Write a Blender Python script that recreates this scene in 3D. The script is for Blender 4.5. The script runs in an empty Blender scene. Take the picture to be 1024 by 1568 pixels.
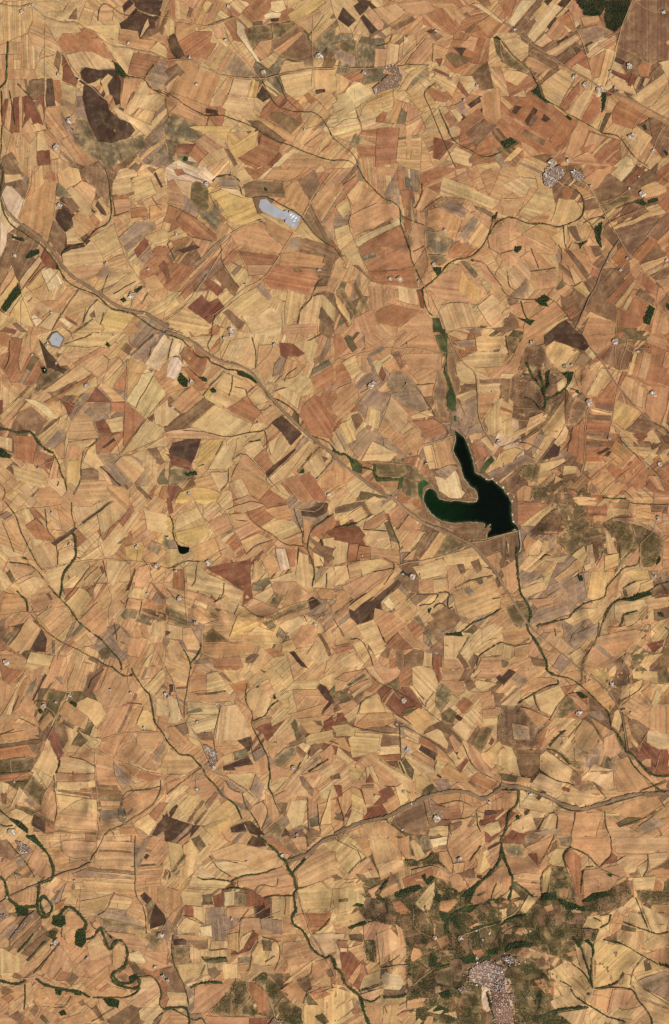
import bpy, math, random, time
import numpy as np
from mathutils import Vector
from mathutils.geometry import delaunay_2d_cdt
T0 = time.time()
random.seed(7); RNG = np.random.default_rng(11)
sc = bpy.context.scene
COL = sc.collection

# ------------------------------------------------------------------ camera, sky, sun, exposure
CAM_H = 60000.0                 # metres above the plain
M = 10.0                        # metres per map unit (the map is 1024 x 1568 units)
cam = bpy.data.cameras.new('camera'); camo = bpy.data.objects.new('camera', cam); COL.objects.link(camo)
camo.location = (0, 0, CAM_H); camo.rotation_euler = (0, 0, 0)
cam.sensor_fit = 'VERTICAL'; cam.sensor_height = 24.0
cam.lens = 12.0 * CAM_H / 7840.0
cam.clip_start = 100.0; cam.clip_end = 400000.0
sc.camera = camo
SUN_EL, SUN_AZ = math.radians(50), math.radians(130)      # late morning, from the south-east
world = bpy.data.worlds.new('World'); sc.world = world; world.use_nodes = True
wn = world.node_tree; bg = wn.nodes['Background']
sky = wn.nodes.new('ShaderNodeTexSky'); sky.sky_type = 'NISHITA'; sky.sun_disc = False
sky.sun_elevation = SUN_EL; sky.sun_rotation = SUN_AZ
wn.links.new(sky.outputs[0], bg.inputs[0]); bg.inputs[1].default_value = 0.06
sun = bpy.data.lights.new('sun', 'SUN'); sun.energy = 4.6; sun.angle = math.radians(0.53); sun.color = (1.0, 0.95, 0.87)
suno = bpy.data.objects.new('sun', sun); COL.objects.link(suno)
sd = Vector((math.sin(SUN_AZ) * math.cos(SUN_EL), math.cos(SUN_AZ) * math.cos(SUN_EL), math.sin(SUN_EL)))
suno.rotation_euler = sd.to_track_quat('Z', 'Y').to_euler(); suno.location = (0, 0, 3000)
sc.view_settings.view_transform = 'Standard'; sc.view_settings.look = 'None'
sc.view_settings.exposure = 0.5; sc.view_settings.gamma = 1.0
sc.view_settings.use_curve_mapping = False
sc.cycles.use_denoising = False; sc.cycles.filter_width = 1.5
sc.cycles.max_bounces = 4; sc.cycles.diffuse_bounces = 2
GAIN = (1.786, 1.755, 1.735)       # how much brighter than its albedo level ground comes out under this light

# The survey: one block per map tile (T column row). G/O: ground colour and strip direction grids. A colour letter + outline: a field.
# S stream with trees, P road, K track, H ditch, X scrub, V village, @ farm with its size.
SURVEY = """
T 0 0
G ssssstBB stttssBb tsrrrsro obsssbog tbtBtosg tRtgBBsg ssogBbtg stttGGGg
O 4762 4627 4532 4662
r 375,215 490,215 520,195 545,205 555,240 600,230 680,330 710,375 640,355 570,318 480,318 400,335 360,265
s 400,340 480,320 570,320 700,385 715,420 600,425 500,415 480,460
B 490,440 520,415 600,430 710,430 740,500 740,640 710,650 690,590 650,560 610,520 630,470 580,510 540,520 500,490
B 520,520 580,540 660,620 670,680 740,740 800,760 830,800 800,840 690,880 600,870 540,740 510,600
G 470,720 540,730 600,870 800,840 880,830 900,900 800,970 680,1024 620,1010 500,930 440,830
R 150,640 205,625 270,770 200,740
b 180,500 270,485 275,570 210,610 165,570
B 285,490 320,490 340,650 285,655
r 320,495 370,495 385,570 365,640 340,620
R 385,410 415,390 475,500 465,530 385,500
R 380,330 415,385 375,410
b 330,400 350,310 375,340 360,440
s 385,510 465,535 465,650 370,605
t 360,645 465,650 465,760 410,760
o 740,660 760,480 860,480 800,580 770,670
s 770,690 860,500 905,500 910,570 820,700
B 820,40 830,0 1000,0 960,100 850,70
B 730,150 850,80 950,110 955,180 830,190 740,185
s 850,235 905,115 915,160 870,220
r 820,320 980,350 880,475 785,450
o 730,180 840,190 850,240 960,250 900,310 790,290 725,250
s 500,155 720,155 725,250 580,190
s 590,200 720,260 820,300 790,450 760,440 700,340
s 275,115 470,150 500,200 380,215 350,260
b 420,120 470,50 475,125
s 280,75 390,70 420,20 510,0 540,0 390,130 290,95
t 605,60 640,25 690,60 690,130 600,130
s 910,310 970,255 1024,300 1024,360
g 980,365 1024,370 1024,560 920,530 900,480
s 670,630 790,715 940,780 900,840 820,770 730,730
s 840,720 890,665 955,690 920,770
o 370,860 430,835 500,930 600,990 540,1024 460,1000
R 220,930 300,915 315,1005 230,1020
s 225,810 260,800 300,910 220,925
s 170,1024 185,880 220,830 225,1024
b 20,960 70,930 115,1000 100,1024 10,1024
R 225,600 270,580 265,670
o 280,660 360,655 380,760 420,830 370,860 300,770 270,740
s 615,500 660,450 690,470 660,520 680,600 650,580 630,540
W 715,450 700,385 740,400 775,460 760,478
S westriver 1.2 10,560 8,640 14,760 10,900 2,1000 10,1040
S westbrook 2.4 50,250 42,340 45,450 40,510 0,540
S nwbrook 1.6 690,375 730,400 755,465 830,470 885,485 930,550 980,565 1034,597
S nwside 1.2 945,400 905,450 885,485
S nwhedge 1.6 110,520 150,560 205,615
S nwditch 1 60,560 75,640 90,700 95,770
H 600,130 605,60 640,20 690,50 750,100 810,105 840,80
P noroad 1.1 0,30 140,50 180,25 250,80 290,120 400,140 480,145 560,190 620,240 700,290 800,300 900,320 960,335 1030,375
K 280,140 275,470 275,750
P nwroad 1 290,160 350,260 430,380 490,480 560,540 650,610 700,660 790,715 940,780
K 470,530 465,700
P farmroad 0.9 270,740 300,790 370,890 430,970 480,1040
K 430,840 500,930 600,980 640,1024
K 840,70 960,105 1030,110
K 370,340 360,450
@ 190,40 5
@ 135,75 4
@ 355,460 4
@ 425,745 6
@ 340,900 6
@ 785,265 3
@ 485,490 2
T 1 0
G oossrsss ossrblyG rrssbrlG boosGsss oosstsss oorsorrt GsotbRtt rGsyroot
O 3622 2262 7622 7622
l 490,160 640,150 650,240 560,250 520,320 480,230
l 640,150 770,140 800,160 690,240 650,240
b 640,240 700,200 800,165 860,220 870,270 910,310 890,400 830,410 830,380 700,350 650,330 640,290
o 650,310 820,190 830,210 690,340
G 880,270 1024,140 1024,250 940,310
s 870,230 960,90 1024,130 890,260
t 780,130 930,60 940,90 870,210
y 740,90 880,0 950,0 970,20 870,90 760,140
c 640,10 710,0 730,60 680,80 640,60
c 590,90 640,70 700,85 690,110 600,120
s 730,0 830,0 740,60
r 70,260 170,190 280,195 265,260 300,270 240,370 150,350 100,330
o 60,140 160,150 180,190 70,255 55,200
B 0,230 50,210 105,340 60,370 30,330
r 0,0 40,0 50,110 0,100
t 45,0 110,20 120,120 55,120
s 0,120 50,130 50,200 0,230
o 280,150 350,170 375,240 300,240
b 125,100 140,45 160,55 145,108
s 215,40 240,0 280,20 240,85
o 250,85 285,30 315,60 280,125
s 290,130 320,65 390,110 340,150
c 420,120 470,160 475,210 520,310 580,390 550,380 480,290 430,210
o 400,250 430,280 560,470 520,440
g 350,440 420,330 550,470 430,470
o 230,390 320,270 345,280 260,410
s 260,415 350,285 375,295 300,435
o 305,440 380,300 410,330 340,450
o 40,380 140,370 200,430 330,460 250,650 20,570 60,480 110,440
t 270,600 370,480 400,480 330,650 260,650
s 375,580 410,480 520,490 490,595
y 490,590 530,490 570,500 550,600
s 330,660 380,590 540,610 530,690 430,700
B 555,580 590,520 630,600 590,630 550,600
B 235,665 310,680 310,705 240,695
b 490,735 560,740 710,850 690,870 540,790
t 540,700 770,830 780,870 710,850 560,740
b 640,690 710,690 820,750 750,820 610,720
R 680,660 720,600 750,615 700,665
s 690,470 890,430 890,540 790,620 720,560
s 895,430 1024,430 1024,560 960,600 900,540
t 780,860 880,700 950,740 840,890
o 840,890 940,820 960,850 900,905
o 950,930 1010,870 1024,890 980,950
y 130,780 260,770 390,780 350,880 240,820
t 180,860 250,810 360,890 260,950
r 130,950 180,870 250,940 190,1005
R 20,930 60,890 180,880 120,950
G 0,720 50,700 230,790 200,860 90,870 0,860
o 20,690 60,650 230,720 240,780 60,700
y 370,910 560,800 540,900 420,970
r 430,970 560,890 580,830 700,880 690,930 600,1024 500,1024
c 640,1024 770,910 790,920 690,1024
b 345,910 375,910 430,1010 410,1024
o 700,930 880,960 1024,1000 1024,1024 720,1024
o 520,310 570,250 640,245 640,300 600,380 560,350
s 570,380 660,320 690,345 620,420
G 630,420 690,350 720,370 660,450
s 680,460 720,380 830,380 840,410 890,405 880,425
b 950,400 980,310 1024,320 1024,425 950,415
B 525,140 585,135 585,158 525,160
B 635,115 685,112 685,135 640,140
B 905,555 965,548 968,570 910,578
b 890,800 960,740 970,755 905,805
W 100,990 105,960 128,965 125,985
P noroad 1.1 0,375 140,365 200,400 260,435 350,465 450,480 580,485 650,470 760,445 880,420 1030,425
P topline 0.9 0,110 100,130 200,155 260,165 340,140 410,110
P hillroad 0.9 80,0 180,60 260,120 340,180 380,250 430,320 500,400 580,490
K 60,390 130,470 180,520
K 890,100 890,420 880,540
S nwbrook 1.3 -20,565 10,580 120,650 200,700 260,715 330,705 420,735 520,770 600,830 680,870 760,890 860,940 950,970 1030,985
S upbrook 1.2 590,500 630,590 670,655 740,680 820,690 900,690 960,730 990,800 1030,860
H 560,390 640,440 690,500 720,590 780,660 820,690
H 260,720 245,770
H 250,160 410,100
@ 930,350 7
@ 590,445 5
@ 140,355 3
@ 180,520 3
@ 840,795 2
@ 355,250 2
@ 375,45 4
T 2 0
G sBboortt Gsbbtbrr GGttosrr lGsGsgot rysssboo cstostBo ttrGtsrr sgttbsrg
O 6261 3213 1322 0011
B 120,40 180,0 230,10 200,60 160,100
B 160,115 185,95 270,190 225,215
o 190,80 230,60 300,150 295,185 265,190
b 215,240 260,100 330,170 240,230
b 340,170 480,100 495,120 370,190
t 240,60 370,20 440,80 330,160 270,95
o 390,20 560,0 620,60 520,110 440,70
B 565,195 600,180 635,205 600,215
b 560,195 640,210 670,225 620,260
s 105,240 150,180 165,200 140,255
B 20,120 60,50 130,125 85,170
l 0,270 60,250 140,280 130,350 60,320
G 130,340 190,270 260,290 240,415 130,410
g 0,310 80,320 130,350 130,410 0,370
o 250,305 320,300 310,405 245,415
s 325,270 400,280 390,380 315,400
s 425,220 490,270 420,350
o 430,390 560,230 610,265 590,370 520,395
r 670,400 730,240 850,250 880,300 820,400 740,460
B 725,290 810,295 780,345
R 615,365 665,360 645,410
o 600,270 700,300 660,390 600,380
t 640,20 740,40 790,70 730,130
o 730,70 810,30 860,60 780,130
b 800,200 860,145 865,160 820,205
b 785,95 810,75 840,105 825,122
o 870,150 960,90 1010,140 940,220 
c 840,25 880,20 1024,125 1024,145 
b 870,0 950,0 960,40 920,40
b 970,230 1024,250 1024,380 990,330
b 840,460 935,380 980,540 900,550
R 590,430 620,420 705,460 700,480 
s 590,480 620,450 745,520 720,590 
R 745,530 760,500 825,580 815,600
c 750,470 840,460 870,530 820,570
r 560,560 580,530 720,600 680,630 620,620
s 380,560 470,440 570,400 490,490 440,550
G 480,490 570,410 580,470 440,560
s 420,430 510,400 580,400 480,470
c 70,560 120,500 215,540 245,590 170,630 140,660
s 0,450 60,470 100,500 60,560 0,590
s 0,590 120,550 140,660 0,760
s 165,640 200,620 300,590 280,680 160,700
r 260,720 300,680 330,690 310,750 250,750
G 385,750 410,660 440,690 435,760
o 435,760 450,640 545,690 500,740
o 310,760 380,620 420,630 380,750
G 90,890 130,820 185,850 130,910
R 605,840 640,850 730,880 640,980 600,970
r 670,710 700,690 745,740 710,780
c 710,680 740,670 785,720 755,750
g 735,640 780,620 820,690 790,710
r 750,760 890,670 920,720 790,820
b 800,820 920,730 990,770 860,900
o 890,600 1010,530 1024,720 980,760 920,700
r 260,790 400,780 380,1000 250,1024
t 440,770 540,720 480,820 440,980
s 540,760 640,700 690,830 590,780
s 680,980 740,900 850,950 840,1024
b 825,970 850,940 855,990 830,1000
y 0,640 40,620 60,670 0,700
o 540,0 700,0 760,50 640,50
b 680,340 720,320 850,360 740,420
o 830,220 880,230 850,320 770,280
o 1010,250 1024,250 1024,380
s 870,1024 990,990 1024,1024
s 740,450 840,480 800,540 770,500
t 450,600 570,560 620,640 540,690
W 975,235 990,225 1020,245 1005,250
P noroad 1 0,410 130,420 250,420 380,405 500,400 580,395
H 0,850 60,900 130,960 150,1010
P diag 0.9 380,400 450,340 560,220
P diagtwo 0.9 860,20 920,60 1030,135
K 550,760 640,660 560,690 430,760 260,760
K 100,180 130,280 140,400
S neditch 1.3 640,670 680,760 720,850 760,890 840,920 880,950 950,965 1030,930
H 260,290 340,270 355,220
H 0,980 80,980 130,1010
H 740,1024 550,590 560,550 620,510
K 0,790 80,730 160,730 180,640 300,590
U 170,440 230,470
V nvillage 385,470 300,420 385,400 420,470 390,530 250,580 235,540 290,500 330,460
@ 795,615 3
@ 870,525 3
@ 620,190 2
@ 180,450 4
@ 250,550 3
T 3 0
G ocBcrDDb obcorDDb sobbcbbb lbstocbb sotosRbs rotorttt rorbtotb losorots
O 2262 2222 6662 6223
D 455,20 480,0 640,0 640,40 600,100 500,90 490,60
D 640,40 645,0 785,0 750,140 690,195 640,170 625,110
b 790,20 820,0 1024,0 1024,380 970,370 920,400 850,360 720,300 700,260 720,200 760,120
c 40,140 120,0 210,0 80,165
b 85,175 210,0 260,0 230,40 110,200
r 0,0 90,0 50,110 0,90
b 160,160 200,110 215,135 190,170
s 190,90 250,30 280,50 220,120
c 155,215 320,10 375,50 200,255
r 340,120 430,60 460,180 440,195
o 270,210 340,120 415,210 310,250
s 200,265 265,210 305,250 250,290
s 260,330 450,210 475,240 330,340
b 330,360 460,280 490,310 350,370
g 475,180 590,150 650,180 680,200 500,290
o 440,0 500,60 490,160 400,50
t 480,100 590,95 600,130 500,160
t 510,340 690,210 700,240 540,360
o 600,290 700,230 690,310 640,300
o 535,370 640,310 590,480 555,480
s 590,500 640,310 690,320 630,530
r 370,400 490,310 540,380 550,480 430,410
s 420,420 460,390 550,440 550,490
s 0,230 60,215 165,275 160,340 120,375 60,330
b 165,330 185,300 340,385 310,420 170,345
l 0,290 50,330 180,430 150,455 0,380
o 140,380 160,345 330,410 230,450 190,430
s 0,410 70,430 170,460 100,530 20,480
r 30,500 180,460 220,510 50,600 
s 240,520 360,420 450,480 350,650 270,620
r 350,660 475,500 480,550 390,685
s 395,685 510,545 565,560 475,730
r 485,740 570,580 610,640 600,690 545,770
W 180,560 225,525 240,590 300,630 270,630
W 610,570 640,570 630,670 615,690
s 650,600 695,630 680,680 640,670
l 600,800 640,690 675,690 620,815
r 680,680 720,620 900,710 800,790 680,750
o 660,590 700,560 1024,760 1024,780
s 790,600 1020,430 1024,640 940,670
s 900,660 1024,560 1024,740
B 685,375 700,355 755,380 735,405
R 670,425 790,470 770,500 665,445
s 655,470 800,520 830,590 690,540
r 830,420 860,370 920,400 900,470 850,470
b 905,460 970,390 985,410 920,475
c 960,380 1024,375 1024,500
B 825,550 860,475 880,490 850,545
R 765,520 800,455 825,470 785,530
s 800,530 835,470 850,480 815,545
s 860,520 880,480 905,490 870,540
r 45,680 170,570 400,720 380,800 280,850 150,770 70,710
B 140,745 195,660 220,675 160,770
B 65,690 85,650 125,655 90,705
b 160,770 190,700 230,720 190,780
B 245,735 260,700 300,730 270,745
r 80,840 140,770 280,850 350,960 220,930
o 380,960 460,740 530,790 500,880 420,980
r 290,860 390,720 465,740 390,900
b 120,830 140,790 270,860 260,900
s 550,770 600,700 610,740 590,800
s 640,800 690,750 800,790 870,770 920,850 850,960 800,900 730,820
b 830,770 920,720 980,750 960,830 900,830
t 500,900 540,810 640,840 600,880
r 560,960 640,880 700,900 600,1010
s 680,1024 760,950 800,980 810,1024
o 400,1000 520,930 680,1024
s 870,1010 920,930 960,960 930,1024
D 990,925 1024,940 1024,975
D 0,870 60,840 90,870 20,910
l 0,910 90,850 110,880 0,940
s 0,990 100,900 140,920 60,980
B 430,300 450,290 490,310 450,335
B 500,280 550,255 560,262 510,295
B 330,260 400,220 410,230 345,270
W 390,720 405,705 428,728 415,742
W 862,770 880,760 892,795 875,800
P nemain 1.4 -20,110 80,190 160,255 260,320 350,380 440,440 560,505 650,570 760,600 880,660 1030,745
P neside 1 370,40 430,120 480,230 530,360 555,480 560,500
P necurve 1 640,530 690,380 720,200 760,100 790,20 800,0
K 500,300 620,240 730,180
S neriver 1.3 0,255 70,340 130,390 185,440 215,510 230,525 240,590 300,630 390,690 480,740 540,775 620,820 700,820 750,870 800,950 850,1000 900,1030
K 350,970 470,750
K 920,660 1020,520
H 900,720 920,840
U 0,870 160,960
@ 780,410 6
@ 600,550 7
@ 515,520 7
@ 445,470 4
@ 795,835 6
@ 80,185 3
@ 930,930 4
@ 690,540 3
@ 665,440 2
@ 990,80 4
@ 310,1000 8
@ 410,985 5
T 0 1
G bGttbbso cottoost cotBttsg pbtBtsgs bbotstsr bstttsst Dsoostst ssotstos
O 3421 3620 3212 2212
p 15,160 40,110 70,115 150,200 100,305 30,250 10,190
o 110,315 170,180 290,90 350,100 330,260 300,440 200,380
r 275,55 310,25 345,40 350,85 310,95
R 20,0 120,0 130,40 25,40
s 25,45 130,42 145,70 30,95
b 90,80 130,65 170,140 155,195 90,130
s 350,40 420,0 480,10 500,80 440,120 400,140 360,90
b 490,20 520,0 630,0 660,50 675,120 660,240 600,180 580,120 540,110
t 440,130 500,85 590,130 580,190 550,260 480,190
s 385,160 440,120 560,260 540,300 480,260
G 345,150 360,95 440,180 380,190 345,180
b 380,195 440,190 490,250 440,290
B 335,310 350,260 400,250 445,310 450,350 400,400 360,360
t 440,310 500,260 560,310 585,370 480,440 450,380
s 400,400 450,360 480,440 520,460 410,470
b 300,440 325,320 365,360 400,410 395,490 365,540
B 580,240 595,210 640,270 650,300 620,290
s 595,200 620,180 655,240 640,270
s 570,290 590,270 635,325 620,340
r 550,310 570,290 620,345 600,375
s 690,100 730,20 800,0 860,50 800,70 810,150 690,170
s 815,80 920,70 960,160 830,210
r 695,180 790,165 800,280 700,300
o 690,200 800,190 805,280 710,300
r 800,260 890,245 905,300 805,320
s 545,440 700,350 740,490 640,570 590,480
g 720,440 830,340 950,330 960,380 780,520
R 820,510 890,425 915,470 840,560
g 840,560 915,470 940,550 860,620
s 380,530 440,500 520,490 560,450 600,500 640,580 480,600 400,610
t 400,620 630,600 580,650 480,690 430,640
g 585,665 640,600 735,660 610,690
s 770,560 860,620 850,680 790,600
s 640,770 810,640 860,700 700,820
c 240,620 320,620 400,700 300,760 
R 250,560 270,500 340,580 350,630 280,610
b 35,440 160,460 190,520 110,690 50,560
p 0,330 40,370 40,480 0,560
D 75,425 150,440 155,460 85,440
D 160,555 190,510 235,500 240,525 170,565
b 0,600 40,500 70,590 0,720
s 0,800 95,665 115,710 10,860
D 10,860 110,715 130,770 40,890
o 0,730 80,610 95,660 0,790
s 120,700 240,540 260,570 130,750
r 140,740 260,580 280,600 180,720
y 160,720 230,640 300,620 330,660 220,800 
s 60,910 125,800 150,770 205,980 110,940
t 170,830 200,800 330,870 280,920
p 190,920 210,905 260,940 220,980
s 230,980 330,890 360,900 320,1000
c 360,930 385,920 460,965 430,990
R 395,905 470,950 480,975 400,925
s 0,880 50,910 0,980
R 0,1010 40,980 100,1000 90,1024
b 70,960 100,950 170,1010 130,1010
t 400,820 470,750 590,810 530,880 420,920
s 530,870 590,815 650,850 610,970 510,950
y 620,950 660,870 830,910 750,1010 650,1000
o 760,1000 800,950 880,1010 870,1024 770,1024
s 480,1000 580,940 640,990 600,1024 450,1024
R 970,610 1000,570 1024,600 1024,680
t 880,690 950,660 1024,760 1000,810 920,750
s 880,880 1024,790 1024,870 950,910
r 840,210 870,200 890,235 850,235
o 910,240 990,230 1010,290 920,320
b 900,10 940,0 990,0 930,45
B 940,45 955,35 995,120 985,128
s 990,40 1024,20 1024,120
s 900,420 1000,380 1024,400 1024,480 930,480
r 940,500 1024,490 1024,560 980,600
b 865,705 880,695 895,735 880,745
D 735,810 755,795 775,815 755,830
D 820,755 865,725 875,735 835,770
W 345,620 350,580 365,610 362,632
b 550,910 580,880 585,920 560,930
S westriver 2 20,0 15,100 5,180 20,260 50,330 110,385 190,430 260,480 310,540 350,590 380,650 415,705 470,735 520,760 590,785 640,830 690,872 760,880 830,900 880,950 930,985 1030,1025
P westhighway 1.8 5,180 30,250 80,310 160,370 230,420 290,470 350,540 390,610 430,660 500,710 600,770 700,840 760,870 830,885 900,900 960,940 1030,985
P westtrack 1 10,180 40,270 90,330
S curlbrook 1.5 375,540 390,510 430,485 520,470 545,430 590,385 650,360 680,320 682,200 670,80 640,0
K 360,640 280,730 130,780 130,960
H 180,710 230,640 280,605
K 130,780 210,980
H 320,1000 390,880 480,750
H 450,1020 570,935
H 510,960 540,880 600,810
H 610,970 640,890
H 690,300 790,275
K 700,340 710,400 770,540 800,610 860,700
H 625,770 665,660
K 905,420 940,480 860,560
H 700,780 830,700
H 870,840 905,770
K 110,310 150,210 190,140 200,20
K 800,10 860,50 800,80
H 960,240 990,270
@ 365,235 5
@ 90,545 4
@ 810,785 7
@ 315,890 2
@ 650,590 3
@ 880,900 3
@ 910,625 2
T 1 1
G optsoroo ogysgorg rggynstg oogyooor boroooob rbbstooo sbsssstb osossstb
O 7222 3270 2270 2333
p 185,40 230,0 300,60 265,100
g 310,60 360,55 430,75 445,130 320,130
s 400,40 470,15 530,80 460,115 440,80
b 465,110 540,85 710,95 730,190 480,180
c 325,130 440,140 465,180 330,145
r 470,0 640,0 560,70 530,75
c 545,75 640,0 665,0 580,78
o 590,75 670,0 820,0 740,90
r 740,90 880,10 910,0 800,80
b 800,85 900,15 940,100 870,210 
r 910,40 960,30 990,40 940,110
o 720,130 780,90 870,210 830,290 730,200
o 880,210 990,80 1024,110 1024,220 950,340
b 840,300 880,225 1010,470 940,460 860,350
o 960,350 1024,260 1024,440
y 260,160 330,140 470,190 520,200 560,290 590,310 470,360 400,350 340,260
l 130,180 160,80 230,110 260,160 250,280 150,240
G 130,230 250,280 300,200 340,330 300,390
r 260,160 310,270 370,330 340,350
s 60,80 150,90 140,205 60,100
o 0,90 40,80 100,180 100,250 0,230
r 40,20 90,10 110,40 60,60
r 100,260 180,320 310,430 300,455 140,420 60,330
s 0,410 75,370 125,420 10,450
r 20,455 130,425 140,450 40,490
B 60,510 175,470 200,490 95,530
b 35,530 60,510 95,530 50,550
g 160,600 200,570 350,420 380,410 240,560 180,615
o 130,670 320,490 390,425 400,445 280,560 150,690
r 150,690 300,540 330,580 210,680 70,800
g 170,690 330,560 340,575 200,690
r 340,590 410,500 440,520 370,610
o 390,420 480,360 580,340 720,500 690,540 430,480
r 440,510 690,545 650,600 480,600
o 490,600 650,600 600,650 500,670
o 600,320 780,400 720,490 620,410
s 780,400 830,330 960,470 830,420
g 760,440 800,425 820,470 810,520 740,490
b 810,430 960,480 1024,510 1024,560 820,480
o 700,530 800,520 1000,560 950,620 690,600
r 600,640 680,590 900,630 930,680 850,780 640,740 590,700
b 770,620 820,620 830,640 780,640
b 310,640 350,630 440,730 410,790 300,690
R 120,865 210,780 265,830 310,800 355,860 265,960
R 225,710 260,680 345,750 310,790
s 310,790 360,755 400,800 350,850
R 0,650 25,690 0,720
s 360,860 440,790 540,740 640,850 540,920 440,910
g 540,740 580,710 640,790 620,820
s 460,920 640,860 700,900 710,1024 520,1024
s 720,850 740,750 840,780 820,900 720,960
s 820,880 890,790 960,780 920,1024 800,980
b 945,860 1024,990 1024,1024 930,930
s 960,780 1024,860 1024,960 950,850
o 700,970 920,960 920,1024 700,1024
s 0,920 100,860 260,960 250,1024 0,980
b 340,890 380,870 480,960 440,1000
b 960,540 1024,560 1024,600 950,590
W 590,128 605,125 615,145 598,148
W 375,40 390,45 380,58
S nbrook 1.6 280,85 305,55 370,42 430,70 448,95
H 445,120 465,180 530,190 610,185
S pitbrook 1.6 610,185 690,225 770,265 830,310 860,355 940,450 1024,500
H 10,240 100,270 200,330 300,420
P midroad 0.9 385,410 480,360 580,330
K 390,420 440,510 480,620
K 580,330 720,490
P midroadtwo 1 280,910 350,860 460,745 590,700 720,500 770,400
K 860,250 1000,40
K 870,230 830,310
K 600,340 620,410 720,480
S slope 0.8 800,960 820,850 880,820 910,720 960,680
P srail 1 0,940 120,860 390,440
K 20,830 330,490
H 330,480 340,600 440,740
H 270,1020 300,900
H 0,990 100,1020
H 150,430 280,460
H 0,470 50,580
@ 240,105 5
@ 390,1000 6
@ 930,630 3
@ 480,720 2
@ 55,410 2
T 2 1
G ooogotto osgorogo oorsggts sooooGgo toooolos ttoooysy GGootoss ooootoss
O 2411 2422 3411 3632
b 40,90 120,0 150,0 60,100
r 0,220 60,130 50,110 130,50 150,80 20,240
o 0,130 40,100 50,120 0,190
s 70,160 140,80 190,90 130,210 110,240
s 0,240 70,190 100,260 50,310
o 90,300 260,220 370,220 400,270 250,370 120,430
c 120,450 400,300 410,345 140,485
b 200,390 340,330 350,345 230,390
r 140,490 410,350 450,460 480,620 210,640 170,570
G 160,550 250,520 250,550 180,580
s 0,380 80,350 110,440 20,490 
s 40,510 120,470 190,620 150,620
o 240,40 270,0 370,10 360,60
r 380,30 425,15 430,135 385,130
G 425,0 450,60 490,100 480,135 435,130
r 400,140 480,140 450,270 420,250
o 490,260 560,120 640,170 520,280
b 520,280 660,180 690,190 560,280
g 630,240 720,190 820,270 790,310 640,260
G 560,370 650,400 745,460 700,500 690,540 570,530
l 575,540 690,545 695,580 640,610 600,600
D 600,620 655,615 650,650 630,670 610,640
o 580,270 640,250 780,320 740,440 680,400 640,290
g 750,430 870,280 890,310 800,460
s 820,450 900,340 950,380 900,500 830,470
r 700,510 750,460 870,500 800,560 700,560
o 830,280 860,270 980,350 960,380
b 850,235 970,280 960,310 860,260
o 445,460 480,340 555,360 550,500 480,620
o 480,620 555,490 570,600 530,690
r 410,300 470,330 450,430
s 640,180 660,60 820,120 980,200 960,270 800,200 700,180
o 1024,360 1024,530 960,490 930,480 980,370
o 560,730 680,640 780,590 900,700 940,780 870,840 700,820 620,800
G 775,580 820,580 880,660 860,680
y 780,620 830,700 920,760 860,840 760,760
s 640,880 700,830 830,830 880,980 760,1000 680,1000
s 870,850 960,780 1024,840 1024,980 960,980
o 880,560 960,620 1024,730 1024,760 930,700
R 500,745 535,745 550,870 525,865
s 390,730 500,740 515,850 390,820
r 200,640 480,630 520,740 300,720 220,700
o 210,730 300,740 350,830 220,880
r 250,890 350,840 520,880 400,980 260,960
o 400,980 540,880 600,940 600,1024 440,1024
l 10,760 45,735 160,905 130,930
s 0,770 90,900 100,970 0,840
l 90,705 130,690 210,860 190,870
b 110,600 140,600 260,710 230,700
m 595,930 640,925 660,990 680,1000 670,1024 610,1024
R 0,835 10,840 90,980 75,980
o 120,930 210,880 260,1024 120,1024
r 960,985 1024,980 1024,1024 1000,1010
s 700,590 760,600 680,640
t 560,740 620,860 580,860
S centerriver 1.6 140,-10 180,75 300,195 370,215 405,275 405,350 430,430 460,500 480,590 510,660 545,720
S eastfeeder 1.7 540,745 630,680 700,580 830,555 900,500 950,410 980,345 1030,320
S centerlower 1.6 538,745 545,830 570,885 600,915
H 840,570 920,580 980,670 1030,730
H 480,520 550,480
H 400,290 470,330 550,360
K 60,120 110,270 80,350 140,490 200,650
K 555,370 555,500
P smallroad 0.9 520,690 545,720 560,740 640,890 680,1010
K 330,680 400,690 520,720
K 640,850 740,830 880,850
K 710,1015 800,980 960,990
H 0,500 60,570
H 970,310 930,480 1024,540
H 540,100 540,180 490,260
W 960,310 1000,270 990,300 980,320
W 840,555 860,570 845,575
@ 400,690 7
@ 345,685 4
@ 675,390 3
@ 515,695 2
@ 610,600 4
T 3 1
G tsnnocbr tsossbbt oststbbr ttsttbbr stsoobor strbbbbo totbbroo brobbrrr
O 7222 7322 6622 2222
b 565,140 650,40 800,130 770,170 600,215
c 665,40 720,0 810,0 740,90
R 755,85 830,0 880,10 790,100
b 800,100 900,20 980,80 860,130
s 850,130 940,90 1000,130 1024,150 880,190
o 490,80 600,0 680,0 580,130 
o 440,100 540,150 560,180 500,200
r 370,150 400,110 440,160 410,200 390,200
l 600,220 780,170 830,190 620,280
r 660,340 830,260 900,250 700,340 
b 735,310 850,265 890,260 740,325
s 680,370 920,270 950,290 700,385
s 880,250 960,220 1010,280 930,300
b 690,390 960,300 980,330 800,520 730,450
b 620,400 640,340 720,440 680,500
b 960,320 1024,290 1024,380 950,450 890,420
r 800,540 900,430 940,460 850,580
o 950,460 1024,390 1024,480 990,510
b 840,590 940,480 1010,530 850,600
r 665,560 740,480 785,560 740,620
s 850,600 1010,540 1020,560 880,640
s 890,640 1024,580 1024,600 910,660
b 910,660 1024,610 1024,680 950,690
r 640,810 800,650 820,680 690,840
s 690,850 810,700 820,720 720,860
s 740,860 785,780 800,800 770,870
r 770,880 810,795 890,830 860,970 800,990 705,985 705,870
b 820,780 850,740 935,810 930,850 890,830
D 870,930 905,845 940,870 910,970 870,960
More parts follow.
